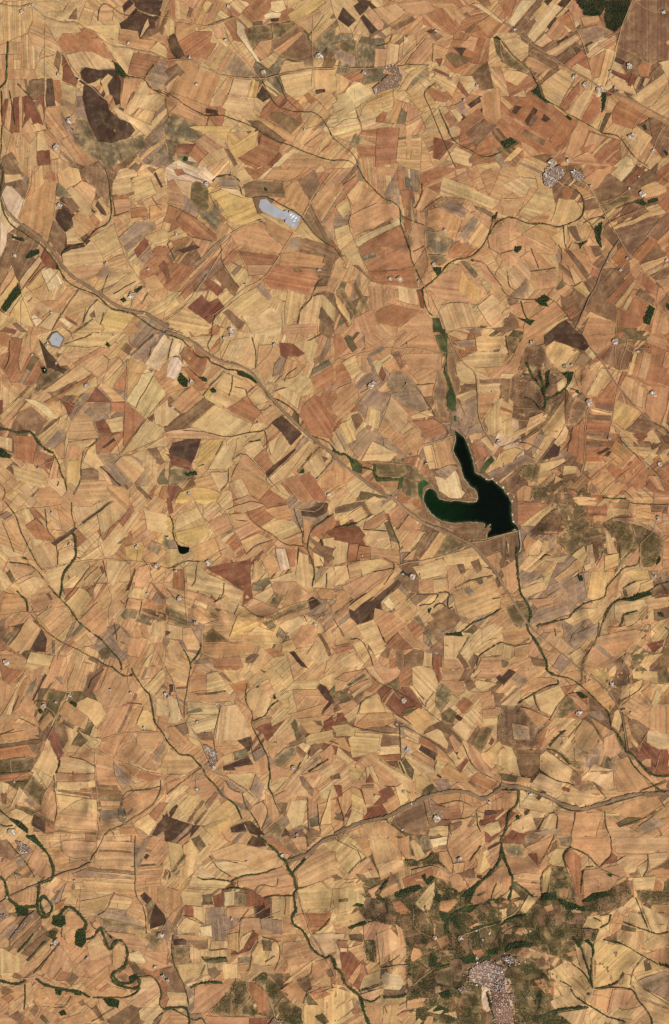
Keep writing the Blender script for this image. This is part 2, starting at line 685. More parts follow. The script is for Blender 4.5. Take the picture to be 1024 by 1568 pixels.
r 830,690 860,640 960,730 945,800
o 915,1000 945,880 1024,920 1024,1024 920,1024
b 960,840 1024,760 1024,820 990,870
D 1000,850 1024,830 1024,880
b 525,850 590,720 640,820 700,850 695,950 590,900
b 630,700 700,620 780,560 790,640 700,720 
o 490,1024 540,900 690,960 690,1024
s 510,920 540,890 690,955 600,930
l 700,985 830,990 820,1024 700,1024
b 500,700 560,670 590,690 550,770
b 555,600 620,530 650,570 610,630
r 540,660 560,620 610,640 590,680
b 415,790 460,740 515,800 470,840
s 440,740 490,700 540,770 520,800
o 335,770 400,720 440,750 380,800
l 330,750 380,680 400,720 340,760
B 260,1024 390,930 480,1024
s 240,1010 400,915 410,925 270,1020
o 140,950 330,820 400,900 230,1024 130,1000
b 430,940 490,880 490,900 450,970
r 390,880 440,840 460,860 410,910
r 410,920 480,880 490,885 430,935
D 200,820 260,780 300,810 270,830 290,860 240,850
D 95,920 150,930 205,940 175,970 130,940
D 570,370 615,330 610,440 615,495 580,450
D 430,460 480,465 530,450 490,480 485,500 470,470
D 80,490 120,485 115,510 90,530 70,515
s 0,320 120,310 60,390 0,380
o 0,340 70,320 90,400 0,470
s 0,480 140,420 250,490 120,470 0,520
s 0,500 60,530 110,600 0,620
o 110,560 190,500 330,620 210,630 180,590
s 50,640 120,560 190,640 150,740 70,740
g 45,790 150,680 170,760 130,810
o 215,670 290,650 330,680 270,730 220,730
s 300,430 400,360 390,500 340,480
g 330,550 350,500 370,560 345,590
o 370,560 400,520 520,690 480,710
b 380,500 410,500 540,660 520,690
s 370,650 400,690 440,745 380,700
o 420,510 470,500 560,630 540,660
o 500,490 540,480 580,570 550,590
b 540,480 600,480 620,530 580,550
o 610,400 690,490 670,520 600,440
s 400,360 500,350 520,430 470,460 420,440
b 400,370 450,360 490,450 460,455
s 110,280 230,130 310,130 330,230 300,330 
s 300,340 350,190 450,200 490,260 490,310 350,360
o 150,340 300,250 280,340
s 0,110 120,60 220,80 120,190 
t 0,200 130,190 100,280 0,290
b 500,210 570,190 600,250 510,270
b 50,890 90,910 110,980 0,1024 0,950
s 0,880 60,870 40,920 0,930
b 30,800 100,810 100,830 50,850
o 60,840 180,830 130,900 90,880
s 400,600 430,620 490,700 450,720
b 670,720 690,715 700,740 680,745
W 820,220 860,190 895,230 870,240
W 895,205 955,185 960,205 900,225
W 610,310 632,305 630,320
V nevillage 275,0 365,0 385,50 330,90 310,120 270,120 245,60
V nevillageb 425,25 460,15 505,50 490,85 440,80
S vring 1.4 -5,320 70,300 140,350 280,350 340,375 430,345 500,300 510,230 490,170 440,130 390,105
S vside 1 500,310 570,370 600,480 615,495
S vsideb 0.9 380,360 385,460 400,510 430,460
S nesouth 1.5 120,820 140,900 170,950
H 500,340 560,310 620,300
H 350,480 370,510 365,590
H 0,740 40,790 100,810 200,820 250,800 330,820 400,900 480,1010
H 0,530 70,510
P vroad 1 470,80 560,150 610,240 680,370 730,450 780,540 830,600 960,710 1030,745
P vroadtwo 1.2 450,990 520,840 590,700 640,560 720,450
H 40,640 50,730 80,750
H 180,500 210,570 230,620
H 330,620 200,640 180,640
K 0,620 40,650
K 210,60 230,130
H 860,0 960,50 1030,100
H 700,260 850,200
K 700,850 700,1020
K 960,710 940,870 1000,890
@ 860,165 6
@ 545,118 3
@ 650,580 3
@ 780,135 2
@ 770,560 3
@ 1010,570 3
@ 840,60 1
@ 725,630 3
T 0 2
G rossssog rgbtttss otbtotss tbtotgsp obssgrss Dtgssbts Drstsgbs tstosttt
O 3222 2222 3222 6662
n 300,30 330,0 360,5 390,30 360,75 320,60
r 50,100 70,20 140,30 110,150
r 0,0 70,0 50,80 0,60
o 110,160 150,30 170,0 230,10 250,70 180,130 130,240
B 240,30 270,60 355,170 370,200 410,215 390,245 330,210 290,200
l 180,370 270,260 340,200 390,245 300,310 220,360
l 160,210 210,130 245,150 190,230
s 400,60 480,0 680,0 650,70 560,80
o 450,180 620,80 690,90 520,190
t 370,120 560,90 450,175
r 270,420 570,245 600,265 300,430
s 230,370 480,190 560,240 330,350
s 480,380 380,370 590,260 600,320 540,330
g 800,135 950,0 985,0 930,120 890,180
p 890,180 935,100 1010,0 1024,20 1024,120 970,230
c 775,410 890,210 940,250 830,450
t 780,400 785,150 900,200
r 690,320 780,190 770,360 720,340
s 600,330 700,240 780,150 690,320 620,300
R 530,415 590,325 680,415
t 590,290 650,300 770,410 690,410
r 755,690 770,415 890,515
s 830,460 940,260 1024,370 900,510
s 940,480 1024,400 1024,560 950,540
R 895,515 940,490 935,535
s 760,700 890,525 1024,580 950,650 800,720
g 540,430 680,420 680,475 600,500
r 685,415 765,415 760,480 690,470
s 650,520 750,500 750,600 690,600
R 590,540 640,520 690,610 600,610
R 600,610 750,600 690,620
B 630,690 700,635 710,650 640,700
R 385,415 460,425 425,500
b 110,480 200,450 290,530 220,600 150,580 100,520
c 150,400 220,400 290,440 350,520 310,520 200,430
t 290,440 370,400 380,470 350,520
s 370,510 440,550 410,590 350,560
g 260,670 350,570 410,590 400,650 340,700
s 225,630 340,540 380,570 270,670
t 430,560 490,460 560,510 600,640 420,650
s 420,660 590,640 510,690 480,760 420,760
o 400,760 420,680 510,690 500,770
s 410,780 495,770 490,910 410,910
b 505,830 560,820 610,840 610,890 500,895
s 510,770 540,700 600,740 640,800 600,830
r 80,620 210,630 220,680 200,800 90,760
r 205,780 215,710 320,740 300,830 210,820
R 270,770 330,740 310,830 275,810
o 300,890 330,750 360,800 350,880
o 340,700 400,650 400,790 350,740
s 0,620 70,640 70,720 0,690
s 70,800 280,870 250,940 90,880
s 280,880 380,880 410,960 380,1000 300,920
o 230,950 340,930 380,1024 220,1024
t 490,900 650,890 660,980 600,1024 450,1024
g 620,760 670,745 705,780 690,800
t 700,790 740,750 870,850 820,910
s 740,750 800,740 890,830 870,850
g 820,930 890,810 935,920
b 900,700 960,690 1010,780 980,800
s 800,740 880,710 970,800 960,900 900,790
r 960,890 1024,790 1024,920 970,920
b 825,930 860,935 930,1010 910,1024
B 610,810 625,810 745,920 735,930
R 765,925 780,920 790,945 775,955
r 910,990 940,930 960,925 930,1000
r 970,1000 990,930 1024,930 1024,1024
s 860,930 930,930 900,980
o 0,530 130,410 150,430 30,560
s 0,500 110,390 130,400 20,520
s 0,280 30,320 100,390 0,480
D 0,695 65,740 60,760 0,750
o 70,300 130,300 120,340
s 880,700 1024,620 1024,690 900,700
W 645,65 660,45 680,65 665,80
W 255,205 275,195 295,215 290,240 265,240
R 0,400 20,400 20,480 0,500
b 340,130 355,110 380,120 360,145
b 790,130 740,90 780,50 810,80
S wbend 2.6 -10,575 60,585 110,610 180,595 215,620 225,660 270,695 330,725
S wbendlow 1.8 330,735 360,790 370,850 400,900 408,960
H 500,800 500,900 450,990
K 0,230 100,380 180,400
P crossroad 0.9 100,380 30,320
K 380,120 460,180 600,260 770,410 890,515 1024,580
K 780,150 770,410 755,690
K 740,740 890,525 1024,390
P wlane 1 740,740 700,620
H 560,0 400,60
K 370,70 680,88
H 940,0 800,130
H 930,80 920,130
K 400,760 410,620 440,540 480,460
H 500,800 510,700 590,670 600,640
K 620,750 720,820 830,930
K 450,440 330,360
H 60,40 60,150 30,215
H 200,1000 240,950
H 0,910 40,960 20,1020
S tinytrees 1 350,930 360,900
@ 290,65 4
@ 345,175 3
@ 535,315 5
@ 200,130 3
@ 235,820 3
@ 935,235 2
T 1 2
G srtsstog sosssgsr ostttsog bgyostor oyystrbr brssstst ogtsssts bosoorto
O 2333 2633 2223 2666
R 690,50 780,60 845,120 800,140 740,135 735,155 695,130
s 330,150 390,40 500,20 545,80 540,210 430,180
s 120,20 330,0 250,110 180,60
r 85,140 120,75 170,110 200,150 250,140 230,210 200,260 160,230
b 90,170 110,70 80,120
p 40,140 80,145 95,190 50,280 0,260 0,190
s 0,30 90,60 70,140 0,140
r 95,210 130,195 210,260 240,330 190,350 150,290
D 60,285 80,235 125,280 120,320 95,320
o 20,430 150,310 220,380 130,470 90,480
b 0,570 230,385 295,430 110,590 0,595
s 0,440 80,490 0,560
s 155,550 290,430 520,550 500,610 430,635 330,620 160,570
r 365,460 480,385 580,480 520,540
s 260,390 350,230 460,280 480,370 360,450
s 500,380 560,320 610,400 580,460
t 545,440 620,410 710,490 620,560 580,480
B 640,550 710,505 830,610 755,685 700,600
l 780,470 810,490 810,570 760,530
B 600,850 780,700 810,690 620,880
g 780,700 840,620 870,640 800,710
s 630,880 870,650 920,690 680,930
s 850,790 940,710 980,790 910,890
r 800,880 870,840 1000,1024 900,1010
o 910,910 980,840 1024,830 1024,940 940,940
r 705,900 800,870 900,1010 850,1024 800,1010
s 610,740 700,610 750,690 660,800
r 530,765 600,700 655,800 605,850
o 430,790 470,725 600,860 580,880
s 470,690 560,640 590,700 530,760
B 30,665 215,625 180,720 150,790 80,760 0,730
R 0,730 90,760 150,790 140,840 30,800
y 170,790 220,640 350,640 310,740 200,840
s 250,830 340,680 400,680 390,780 370,830
o 390,880 430,790 650,930 560,1024 510,970
s 380,910 460,880 510,980 440,1024
o 410,1024 500,980 560,1024
G 0,810 130,800 190,850 100,910 0,920
R 0,920 60,930 40,1024 0,1024
y 50,1024 80,970 200,920 330,970 300,1024
t 160,890 270,860 310,950 180,930
s 260,850 370,840 370,910 320,950
t 550,210 620,260 660,280 730,150 680,60 560,70
o 730,150 850,190 780,260 700,280 
g 660,180 700,140 730,150 690,240 650,260
b 905,150 960,110 965,145 905,190
G 885,250 895,210 990,145 1005,185
s 780,60 900,0 920,60 890,200 840,130
r 880,270 1010,190 1024,300 920,350
r 810,500 830,420 910,370 1024,540 1024,640 900,620
s 730,330 820,380 800,460 660,350
b 910,370 940,380 1024,550 1024,590
s 660,300 730,230 880,270 900,350 830,380
g 650,310 600,310 620,290 650,300
o 900,640 990,660 1010,720 930,690
b 940,740 985,760 960,785
t 0,600 150,570 330,625 320,640 30,640
s 620,660 700,610 670,640 640,740 620,700
D 430,230 460,225 520,260 560,290 540,305 500,275 435,250
W 270,340 285,325 305,340 300,355 280,355
W 105,855 180,840 190,860 120,870
W 185,255 240,265 248,290 220,285
W 805,855 835,820 840,850
S westriver 2 -5,0 50,20 95,35 130,80 160,90 170,120 210,145 250,140 262,175 320,190 360,215 430,225 520,260 550,295
S westriverlow 1.6 600,340 620,400 660,390 760,450 800,490 810,560 850,600 890,625 990,655 1030,720
P westhighway 1.8 -5,-10 100,15 180,60 260,130 330,170 440,195 510,230 560,290 610,360 700,460 800,560 900,640 1030,750
P westtwo 1 110,20 200,90 290,160 370,185 470,210 530,260 600,380 690,470 760,540
S pondtrees 1.4 120,195 160,235 200,265 245,285
S boxhedge 1 400,260 398,320 378,380
H 415,320 480,335 490,375
H 485,380 540,450 580,480 640,430
H 220,375 350,220
H 550,310 490,360
H 260,100 250,60 280,0
H 720,290 740,240 790,205
H 540,210 550,130 520,20
K 250,420 520,550
K 430,640 430,700 400,770
H 100,590 250,600 370,630 500,605 600,590 660,540 730,490
H 395,770 470,720 550,800 690,960
H 600,590 615,660 605,720
S hedgecenter 1.2 510,665 575,645
H 375,820 380,910 330,960
K 400,800 560,890 660,950 800,1024
H 800,850 850,780 940,690
H 910,890 1000,800 1010,750
K 180,600 330,640
K 830,450 900,370 1024,310
K 650,940 730,880 880,680
H 300,740 340,660
H 860,40 940,0
H 40,145 70,135 95,180
H 5,160 40,30
S edge 1 190,810 230,795
@ 150,290 5
@ 395,5 4
@ 655,65 4
@ 350,25 3
@ 135,975 3
@ 990,980 4
@ 560,540 2
T 2 2
G ollootrs tgoooRst ogtoobso togotbgs sgoorbgt tgsotgst orGosbss sogrbrbo
O 2237 2637 3233 2363
m 615,0 680,0 700,100 690,160 680,210 660,210 680,150 650,100 630,50
m 625,0 690,10 690,80 660,100
b 690,20 720,60 750,130 740,250 770,280 765,370 740,390 720,300 690,240 690,160
b 640,120 660,120 660,230 690,310 680,400 690,470 720,500 710,540 640,510 620,460 600,370 630,250
m 665,230 690,240 715,300 725,340 700,330
m 680,380 710,320 745,380 745,470 720,470 680,440
g 715,480 740,480 760,530 770,570 740,590 710,580
v 728,500 745,500 745,540 730,530
o 420,120 640,120 630,220 550,205 470,250
o 480,250 550,210 625,230 610,310 520,310
o 520,315 610,310 600,380 550,390
g 340,240 400,220 510,310 550,400 580,460 480,470 420,440 320,310
r 410,210 350,120 400,100 440,180
b 350,120 390,110 420,200 400,210
o 290,180 340,140 380,200 340,240
R 270,240 290,190 320,250 300,290
s 240,180 340,120 360,150 260,250
g 200,140 225,135 250,220 240,240
g 200,130 300,70 315,90 230,135
s 45,170 120,130 165,230 110,280
o 160,150 200,150 230,230 180,240
r 0,0 40,0 80,80 0,150
l 60,20 80,0 100,10 140,90 110,110 80,70
o 120,130 360,0 410,0 180,140
o 400,80 520,0 610,0 630,60 620,110 480,90
r 0,200 50,180 110,280 0,330
o 0,340 110,290 180,370 130,430 0,550
g 130,430 230,330 340,380 290,460 200,450
s 180,540 210,440 280,470 270,580
t 290,490 350,380 450,490 440,560 390,600
s 390,590 460,540 480,570 420,610
s 470,500 570,460 610,500 480,520
b 100,500 150,480 180,530 130,590
s 35,550 75,530 135,650 90,675
g 180,570 280,620 200,690 150,760 80,680
g 0,570 30,570 80,680 70,720
s 0,580 60,710 0,720
s 165,780 230,655 390,730 350,770
g 300,640 330,640 450,750 430,760 300,680
o 415,640 510,590 560,670 480,740
r 480,530 600,520 680,560 690,600 560,650 530,590
o 600,670 730,630 710,730 750,800 700,800 640,840
s 545,690 595,680 640,820 580,830
g 620,840 700,800 755,820 680,895
c 615,870 660,880 740,830 760,870 770,940 800,970 770,1005 700,1000 640,960
b 750,790 780,840 790,900 870,950 880,1010 820,1000 770,920
l 350,780 380,740 390,770 480,800 540,860 580,880 620,960 560,900 500,900 400,910
l 180,790 340,780 430,800 440,860 380,880 260,870 250,800
m 95,760 130,765 170,800 165,850 110,850
m 235,790 255,800 250,850 280,880 390,875 440,860 390,895 260,900 235,850
m 395,890 420,880 410,940 385,950
v 510,910 545,890 580,910 545,945 540,1010 515,980
l 420,870 510,900 520,1010 440,990 400,960
o 260,900 390,900 380,950 350,970 290,920
s 65,930 140,870 250,960 180,970 120,1010
o 0,780 90,850 120,870 60,920 0,930
o 0,970 40,940 80,970 20,1010
r 190,880 280,920 320,980 260,960
l 130,1020 160,960 220,970 330,1000 250,1000 
s 180,1024 240,990 330,1024
s 745,380 830,350 870,370 780,420
g 770,420 870,375 875,520 810,510
s 730,40 860,30 860,80 760,70
g 740,40 850,40 855,80 770,80
s 860,0 1024,0 1024,90 880,110
r 800,85 860,85 870,110 805,110
s 760,150 870,110 1024,110 1024,200 860,210
s 740,210 860,250 870,300 780,300 750,250
b 885,280 1024,275 1024,300 890,300
s 880,310 1024,300 1024,340 880,345
b 770,310 870,310 870,345 780,350
o 880,360 1000,350 920,500 880,540
s 910,530 1024,370 1024,580 960,620
r 830,680 880,650 960,740 870,780
s 890,640 930,620 980,690 970,720
m 870,840 960,740 975,770 920,850
o 820,620 900,600 900,640 830,650
g 820,580 880,540 900,600 830,610
b 870,790 940,740 880,850
s 970,800 1010,720 1024,780 1024,820
r 940,850 1024,810 1024,890 960,880
S centermid 1.6 690,90 690,170 670,220 700,290 715,320
S riverarm 2.6 -10,715 40,738 70,730 110,770 130,800
S riverarmtwo 2.2 130,815 200,820 240,830 250,870 300,890 380,885
H 500,310 610,305
K 600,670 560,640 500,570
K 0,165 110,110 160,140 120,130 320,80 390,95 470,85 560,95 620,115 740,118
P bridgeroad 1.2 690,5 740,100 800,190 865,240 875,320 880,520 930,610 970,650
P westhighway 1.8 -5,750 60,810 130,860 220,920 310,985 350,1000 400,1040
P hwtwo 1 0,770 110,860 200,920 270,970
K 100,280 170,370 130,430
K 420,440 600,510
K 270,600 350,370
K 540,680 590,670 730,620
K 380,610 340,560 270,480
K 590,690 630,830
H 610,520 680,560 700,610
H 500,320 600,470 620,510
K 270,780 460,800
@ 225,320 6
@ 240,297 3
@ 440,305 2
@ 560,795 3
@ 1005,660 5
@ 445,60 1
T 3 2
G loBbrblr osctsboo sbbcobor bbsoboor sbsbbosb psorrotb lsbosorr blstbroo
O 2222 2235 2200 2222
B 255,0 490,0 535,75 500,105 320,40 265,80
s 265,90 330,35 480,110 430,190 400,230 360,235 310,180 270,140
c 505,110 535,75 585,130 560,160
s 450,170 495,115 555,150 500,195
b 600,150 680,65 820,35 770,210 720,220 620,180
r 490,0 700,0 670,60 580,130 540,80
l 745,0 900,0 885,45 770,30
o 890,50 910,0 1024,40 1024,95
s 770,240 810,105 830,110 795,245
o 795,250 835,110 860,120 830,255
t 830,260 870,110 920,120 885,270
r 885,280 920,70 1010,100 980,200 1024,210 1024,320
o 985,190 1024,100 1024,205
o 485,220 600,200 520,370 495,360
s 520,370 610,210 690,220 660,280 570,385
r 590,390 670,280 710,320 690,390 
t 710,340 760,250 880,330 860,450 820,430
o 870,460 920,320 1024,330 1000,470 960,560 910,520
s 1024,400 1024,590 980,550
r 770,250 830,260 1010,325 920,320
r 715,320 740,225 765,230 730,320
s 680,530 700,400 780,430 850,465 760,580
b 760,590 860,480 940,560 880,620
R 800,610 870,600 900,620 850,660
s 680,540 820,640 840,680 700,570
r 565,390 690,390 690,430 560,420
b 560,410 690,430 680,470 570,450
s 545,455 670,480 675,495 550,470
b 530,490 670,500 665,540 530,520
r 525,540 665,545 660,600 520,590
b 520,595 660,600 655,640 520,620
s 520,625 655,645 650,655 520,640
b 520,655 640,680 600,690 515,680
r 510,690 600,690 520,740
r 470,560 520,500 515,640 500,800 455,780
r 440,570 480,550 460,760 400,720
b 430,430 450,380 530,420 510,490 460,555 400,555 415,480
s 470,230 485,250 490,370 480,340 445,260 450,220
b 390,330 440,400 390,550 385,480
c 330,300 370,270 400,300 380,350 340,350
b 140,80 200,80 260,60 270,150 310,190 360,240 300,240 200,200 100,230
o 75,120 130,20 150,80 90,210 30,190
b 60,260 100,230 180,250 250,340 270,390 250,470 160,480 90,440 50,390
b 290,230 330,260 340,340 300,380 270,340
s 170,510 250,475 240,540 200,570 70,640 70,600 150,570
s 245,580 300,510 380,400 390,540 330,640 260,610
l 260,560 290,430 380,380 300,510
o 90,680 150,640 230,590 190,680 150,710
g 180,700 220,610 270,620 190,740
s 185,745 240,640 290,620 320,640 230,775
s 315,665 390,560 410,590 390,660 340,690
B 235,775 310,670 355,690 350,740 270,770
s 0,720 80,690 130,710 70,780 0,810
g 0,810 150,735 220,780 130,800 0,890
l 100,850 160,790 240,790 220,910 120,880
s 240,790 380,755 395,780 330,820 300,830 260,900 220,905
s 370,860 380,805 460,810 450,850
s 320,920 330,860 380,890
b 370,870 460,850 380,930 360,910
o 90,960 130,920 190,940 180,1020 100,1020
l 190,930 300,940 330,1024 190,1024
s 500,840 510,780 540,830
o 520,860 620,770 650,810 540,890
o 620,760 700,650 800,730 700,810
r 640,820 680,790 740,840 690,870
o 430,920 500,850 540,890 460,970
b 530,960 550,930 585,950 560,975
r 820,880 850,830 890,870 860,895
o 540,900 640,840 700,890 600,960
o 700,880 770,840 800,870 740,920
b 765,800 790,775 800,785 780,810
B 630,745 660,710 675,720 650,755
B 580,730 650,690 660,700 600,740
s 660,560 690,570 700,610 665,600
s 880,620 930,580 980,660 930,680
o 950,580 990,570 1024,600 1000,620
b 910,700 930,660 970,680 930,710
b 940,730 990,680 1010,700 960,745
s 960,740 1024,690 1024,760 990,790
s 860,770 910,730 930,790 890,820
r 980,820 1024,790 1024,860
o 900,870 960,870 1000,960 960,950
r 880,930 910,890 930,910 900,950
b 830,990 810,960 850,980 870,1010
o 740,980 800,920 830,960 760,1010
s 430,1000 580,995 580,1024 430,1024
r 390,940 470,1000 400,980
s 0,50 40,110 0,140
l 20,10 100,20 110,60 40,130
s 0,240 80,240 60,270 0,270
b 0,270 60,270 40,420 0,400
s 0,540 60,530 60,600 0,620
D 270,230 295,215 290,270 285,310 265,330
W 365,240 440,230 430,280 410,310 395,270
W 455,345 475,345 475,365 455,360
W 140,170 155,175 160,195
S fingers 3.4 250,465 275,410 260,350 200,280 180,230 150,180
S fingersb 3.4 280,400 340,370 390,330 410,290
S fingersc 2.6 265,350 245,300 235,230
S fingersd 2.2 125,245 180,250
S fingerse 2 240,460 200,410 140,390
S ering 1.4 410,325 450,340 475,355
S ehedge 1.8 910,530 970,555 1030,610
S eridge 1.6 710,620 760,680 820,740 900,800 960,860 1024,930
P vroadtwo 1.2 540,80 620,180 710,320 850,470 920,540 1030,620
P rdiag 1 680,560 760,660 860,770 950,860 1030,930
K 715,330 690,450 660,620
K 520,480 500,780 485,850
K 480,850 560,920 600,980
S bushline 1.6 620,1000 700,1010 760,1010
H 750,960 800,1010
H 860,940 940,1010
H 0,690 80,660 150,630 220,580
H 100,660 170,670 240,710
H 390,700 440,630 410,570
H 300,830 400,780
K 190,450 60,450
K 690,50 700,200
K 770,30 720,220
K 490,110 700,320
K 930,580 1000,670
K 600,980 780,830
K 540,890 700,760
K 880,450 900,370
@ 695,45 6
@ 185,55 5
@ 390,200 5
@ 535,420 7
@ 930,365 6
@ 835,105 3
@ 970,795 5
@ 660,640 3
@ 425,190 2
@ 905,85 1
Y 140,80 260,60 310,190 360,240 300,380 250,470 50,390 60,260 100,230
Y 100,850 160,790 240,790 330,840 330,1024 90,1020
Y 390,330 440,400 440,640 390,720 360,700 390,560
T 0 3
G ortttsto tttosros sotsstot stosstss totrttso otstttgG bloGogts rtstsgos
O 7662 6222 2223 2223
r 280,0 400,0 370,30 290,30
r 155,150 220,100 290,180 350,230 330,250 220,230
B 315,255 460,155 475,165 340,275
B 500,125 670,0 690,0 510,140
r 735,120 810,20 830,30 760,140
s 750,160 830,50 870,70 840,130 780,200
s 620,260 730,130 790,200 700,320 640,340
b 740,260 720,255 770,215 775,225
R 570,525 630,450 605,410 625,390 640,430 590,520 570,535
R 770,550 825,405 832,415 790,545
R 395,600 560,400 580,385 420,580 400,610
b 535,550 555,530 575,565 555,585
s 280,430 400,390 380,450 385,560 350,560 300,500
s 400,620 490,520 540,560 560,600 480,710 420,650
o 490,720 600,620 660,680 650,800 620,830 550,790
t 520,480 600,400 620,430 550,530
s 490,360 620,270 640,350 500,380
s 650,360 780,370 690,520 660,490
o 830,470 850,400 920,390 925,470 880,530 820,520
s 790,560 820,530 890,545 880,600 780,590
o 765,650 790,590 870,610 850,660
G 740,700 770,655 840,665 830,720 760,720
G 830,740 860,690 945,715 925,760
b 920,490 950,510 1020,600 990,600
r 870,640 920,600 1000,650 960,680
l 870,650 1024,690 1024,730 870,670
o 800,770 900,760 920,840 840,830
s 940,740 1024,720 1024,820 930,830
o 780,830 900,850 860,960 780,940
l 600,930 640,890 690,910 660,960 620,970
b 540,960 570,945 660,1010 640,1024
g 350,970 450,740 470,730 380,920
s 350,840 430,750 400,860
t 230,700 320,640 440,690 450,730 340,830
o 200,540 290,500 370,590 420,650 250,690 190,620
b 280,570 300,560 325,600 310,605
B 185,905 255,780 290,840 280,920 230,920
G 320,840 340,850 340,935 325,930
b 20,890 110,770 125,775 40,890
t 60,880 180,710 250,780 180,910 100,920
r 50,760 90,770 60,800
b 0,730 40,720 30,780 0,800
s 160,1000 190,920 330,940 300,1024 180,1024
o 0,920 40,910 160,970 220,1024 60,1024 0,970
o 30,560 110,570 160,620 160,680 0,690
o 190,640 230,700 330,830 260,790
l 40,440 65,415 100,480 75,500
s 0,400 60,520 0,550
s 110,510 210,460 260,470 290,500 190,580 150,560
o 80,400 130,380 230,420 180,450 100,470
t 190,290 350,240 350,390 260,410
s 360,300 440,270 460,340 400,390 355,390
s 360,190 460,190 450,220 380,260
s 120,30 180,40 270,250 200,280
t 20,130 90,90 150,240 110,260
g 0,90 50,60 80,80 30,110
s 440,30 560,30 600,0 700,0 480,150
s 590,20 690,30 740,100 620,210
g 900,290 930,240 990,260 970,330
G 990,260 1010,210 1024,210 1024,300
y 760,280 870,240 890,280 860,370 770,340
s 880,50 1024,80 1024,200 900,170
s 880,1000 930,930 940,940 910,1020
t 690,820 740,770 800,850 760,930
r 670,750 685,715 695,720 685,760
g 550,890 590,870 620,900 600,920
b 920,380 950,370 985,400 970,425 940,405
B 1005,795 1024,795 1024,820 1010,820
W 130,345 155,340 170,360
S wvalley 2.8 440,190 465,230 460,280 470,340 430,390 385,450 385,540 372,590
S wmain 2.2 300,520 345,570 375,595 420,650 480,730 550,800 620,840 660,890 710,940 745,990 748,1030
S wfeed 1.4 60,370 140,380 200,395 240,430 270,470
S wfeedb 1.4 30,0 100,80 120,170 180,290 230,380 260,420
S wsouth 2.4 105,550 130,580 165,600 170,680
S wsouthtail 1 190,690 250,760 330,830 430,890 530,930 620,990 710,1030
H 470,345 495,350
H 440,10 440,90 470,150 430,190
H 280,50 290,190 350,240 355,390
H 20,130 90,310
S scrubs 1.2 230,110 260,140
K 270,420 480,370 640,350 730,360 870,370 1024,410
K 640,350 600,260 630,190
H 630,360 655,460
K 655,500 690,600 665,680 670,760
K 510,500 580,580 665,690
K 0,480 60,520 120,570
K 60,520 130,470 210,450
K 0,700 140,680
K 490,360 640,190
P wsroad 0.9 560,400 510,470
K 920,850 980,950 1000,1000
K 840,760 920,840
K 760,920 800,1000
H 700,740 720,850
K 0,140 120,50 300,40 380,20
K 910,400 940,480
H 870,610 850,700
H 740,860 770,870
@ 425,265 3
@ 840,275 4
@ 960,395 5
@ 35,985 6
@ 905,565 2
@ 320,70 2
@ 300,650 1
T 1 3
G tssrrtgg ysorrstr sstotoob tsrRRsst tsssttto ototoygg gottyGso toststtt
O 2222 2226 7732 7022
R 240,405 330,385 480,360 510,340 515,440 525,590 460,635 475,550 360,480
R 415,390 510,340 515,450 420,470
o 380,80 480,70 520,120 640,200 580,170 440,220
r 470,70 560,0 610,40 660,100 560,160 510,120
o 260,120 360,70 410,170 330,210 290,190
o 410,170 510,130 560,170 450,230
t 370,50 520,0 600,20 470,75
s 60,80 180,40 250,130 130,190 50,170
y 50,190 240,140 270,190 130,270 60,240
t 140,290 290,220 330,330 280,380 170,360
o 290,210 380,270 430,330 420,370 330,320
s 450,240 560,190 640,240 530,270 480,320
s 570,160 660,100 780,120 820,180 700,230
o 590,50 740,20 770,110 680,110
b 680,10 730,0 740,10 690,25
B 820,60 890,30 910,0 990,0 980,60 910,100 830,90
r 900,150 1000,90 1024,90 1024,160 900,220 880,220
R 985,200 1024,160 1024,230
o 710,230 820,190 830,270 740,270
o 830,100 880,130 870,260 840,260
G 325,205 405,165 410,180 340,215
R 0,0 30,0 40,70 10,80
s 0,290 60,290 100,360 30,400 0,410
g 0,240 40,235 60,285 0,290
s 530,360 600,430 570,470 525,480
b 530,335 575,330 560,370
t 580,360 650,300 690,420 620,450
p 665,290 720,285 750,410 690,425
r 730,290 800,300 780,400 750,400
s 780,470 810,310 860,330 880,510 830,520
s 620,480 770,430 800,490 640,490
G 525,500 620,460 630,500 560,550 525,540
s 525,580 640,520 650,560 600,620
o 640,510 700,480 755,490 720,580 650,550
l 610,620 660,555 720,575 670,655
o 700,640 760,500 830,530 800,600 720,650
o 530,590 640,640 700,660 600,710 470,650
y 430,700 460,650 580,710 560,760 400,830 380,820
l 640,710 850,610 870,640 660,740
l 585,740 640,720 670,770 630,790
B 860,610 895,585 945,625 870,665
o 670,720 870,650 880,670 690,750
b 890,700 960,675 970,690 920,715
s 680,760 800,690 850,740 740,820
o 760,840 830,760 920,750 920,850 820,890 780,900
s 850,940 900,860 960,850 1000,960 920,1000
b 920,810 945,810 1010,940 990,945
t 900,840 1024,760 1024,900 960,880
o 900,530 1024,540 1024,600 940,600
s 890,520 1000,400 1024,410 1024,530 920,560
g 900,470 940,400 960,410 910,500
s 890,310 960,340 960,390 900,400
s 950,230 1024,220 1024,290 960,270
r 40,420 100,420 105,545 40,530
l 0,640 120,690 140,770 60,760 0,730
t 0,750 90,770 90,850 0,840
t 95,780 150,770 190,850 200,910 120,910 95,850
g 155,790 210,780 205,850 180,845
l 215,820 280,780 390,860 220,860
s 115,400 180,380 250,440 360,490 470,550 430,640 360,570 280,560 120,530
o 115,540 240,575 340,640 420,690 350,670 120,570
s 290,620 350,580 430,650 410,690 320,650
o 120,660 200,640 310,710 200,730 130,700
o 220,870 470,870 560,880 460,940 270,940 220,920
b 480,960 530,930 560,940 520,990 480,990
s 480,830 560,760 650,800 700,870 560,870
r 590,910 650,890 720,940 650,960
B 745,920 780,915 820,970 860,1024 820,1010
s 700,870 760,840 790,900 740,920
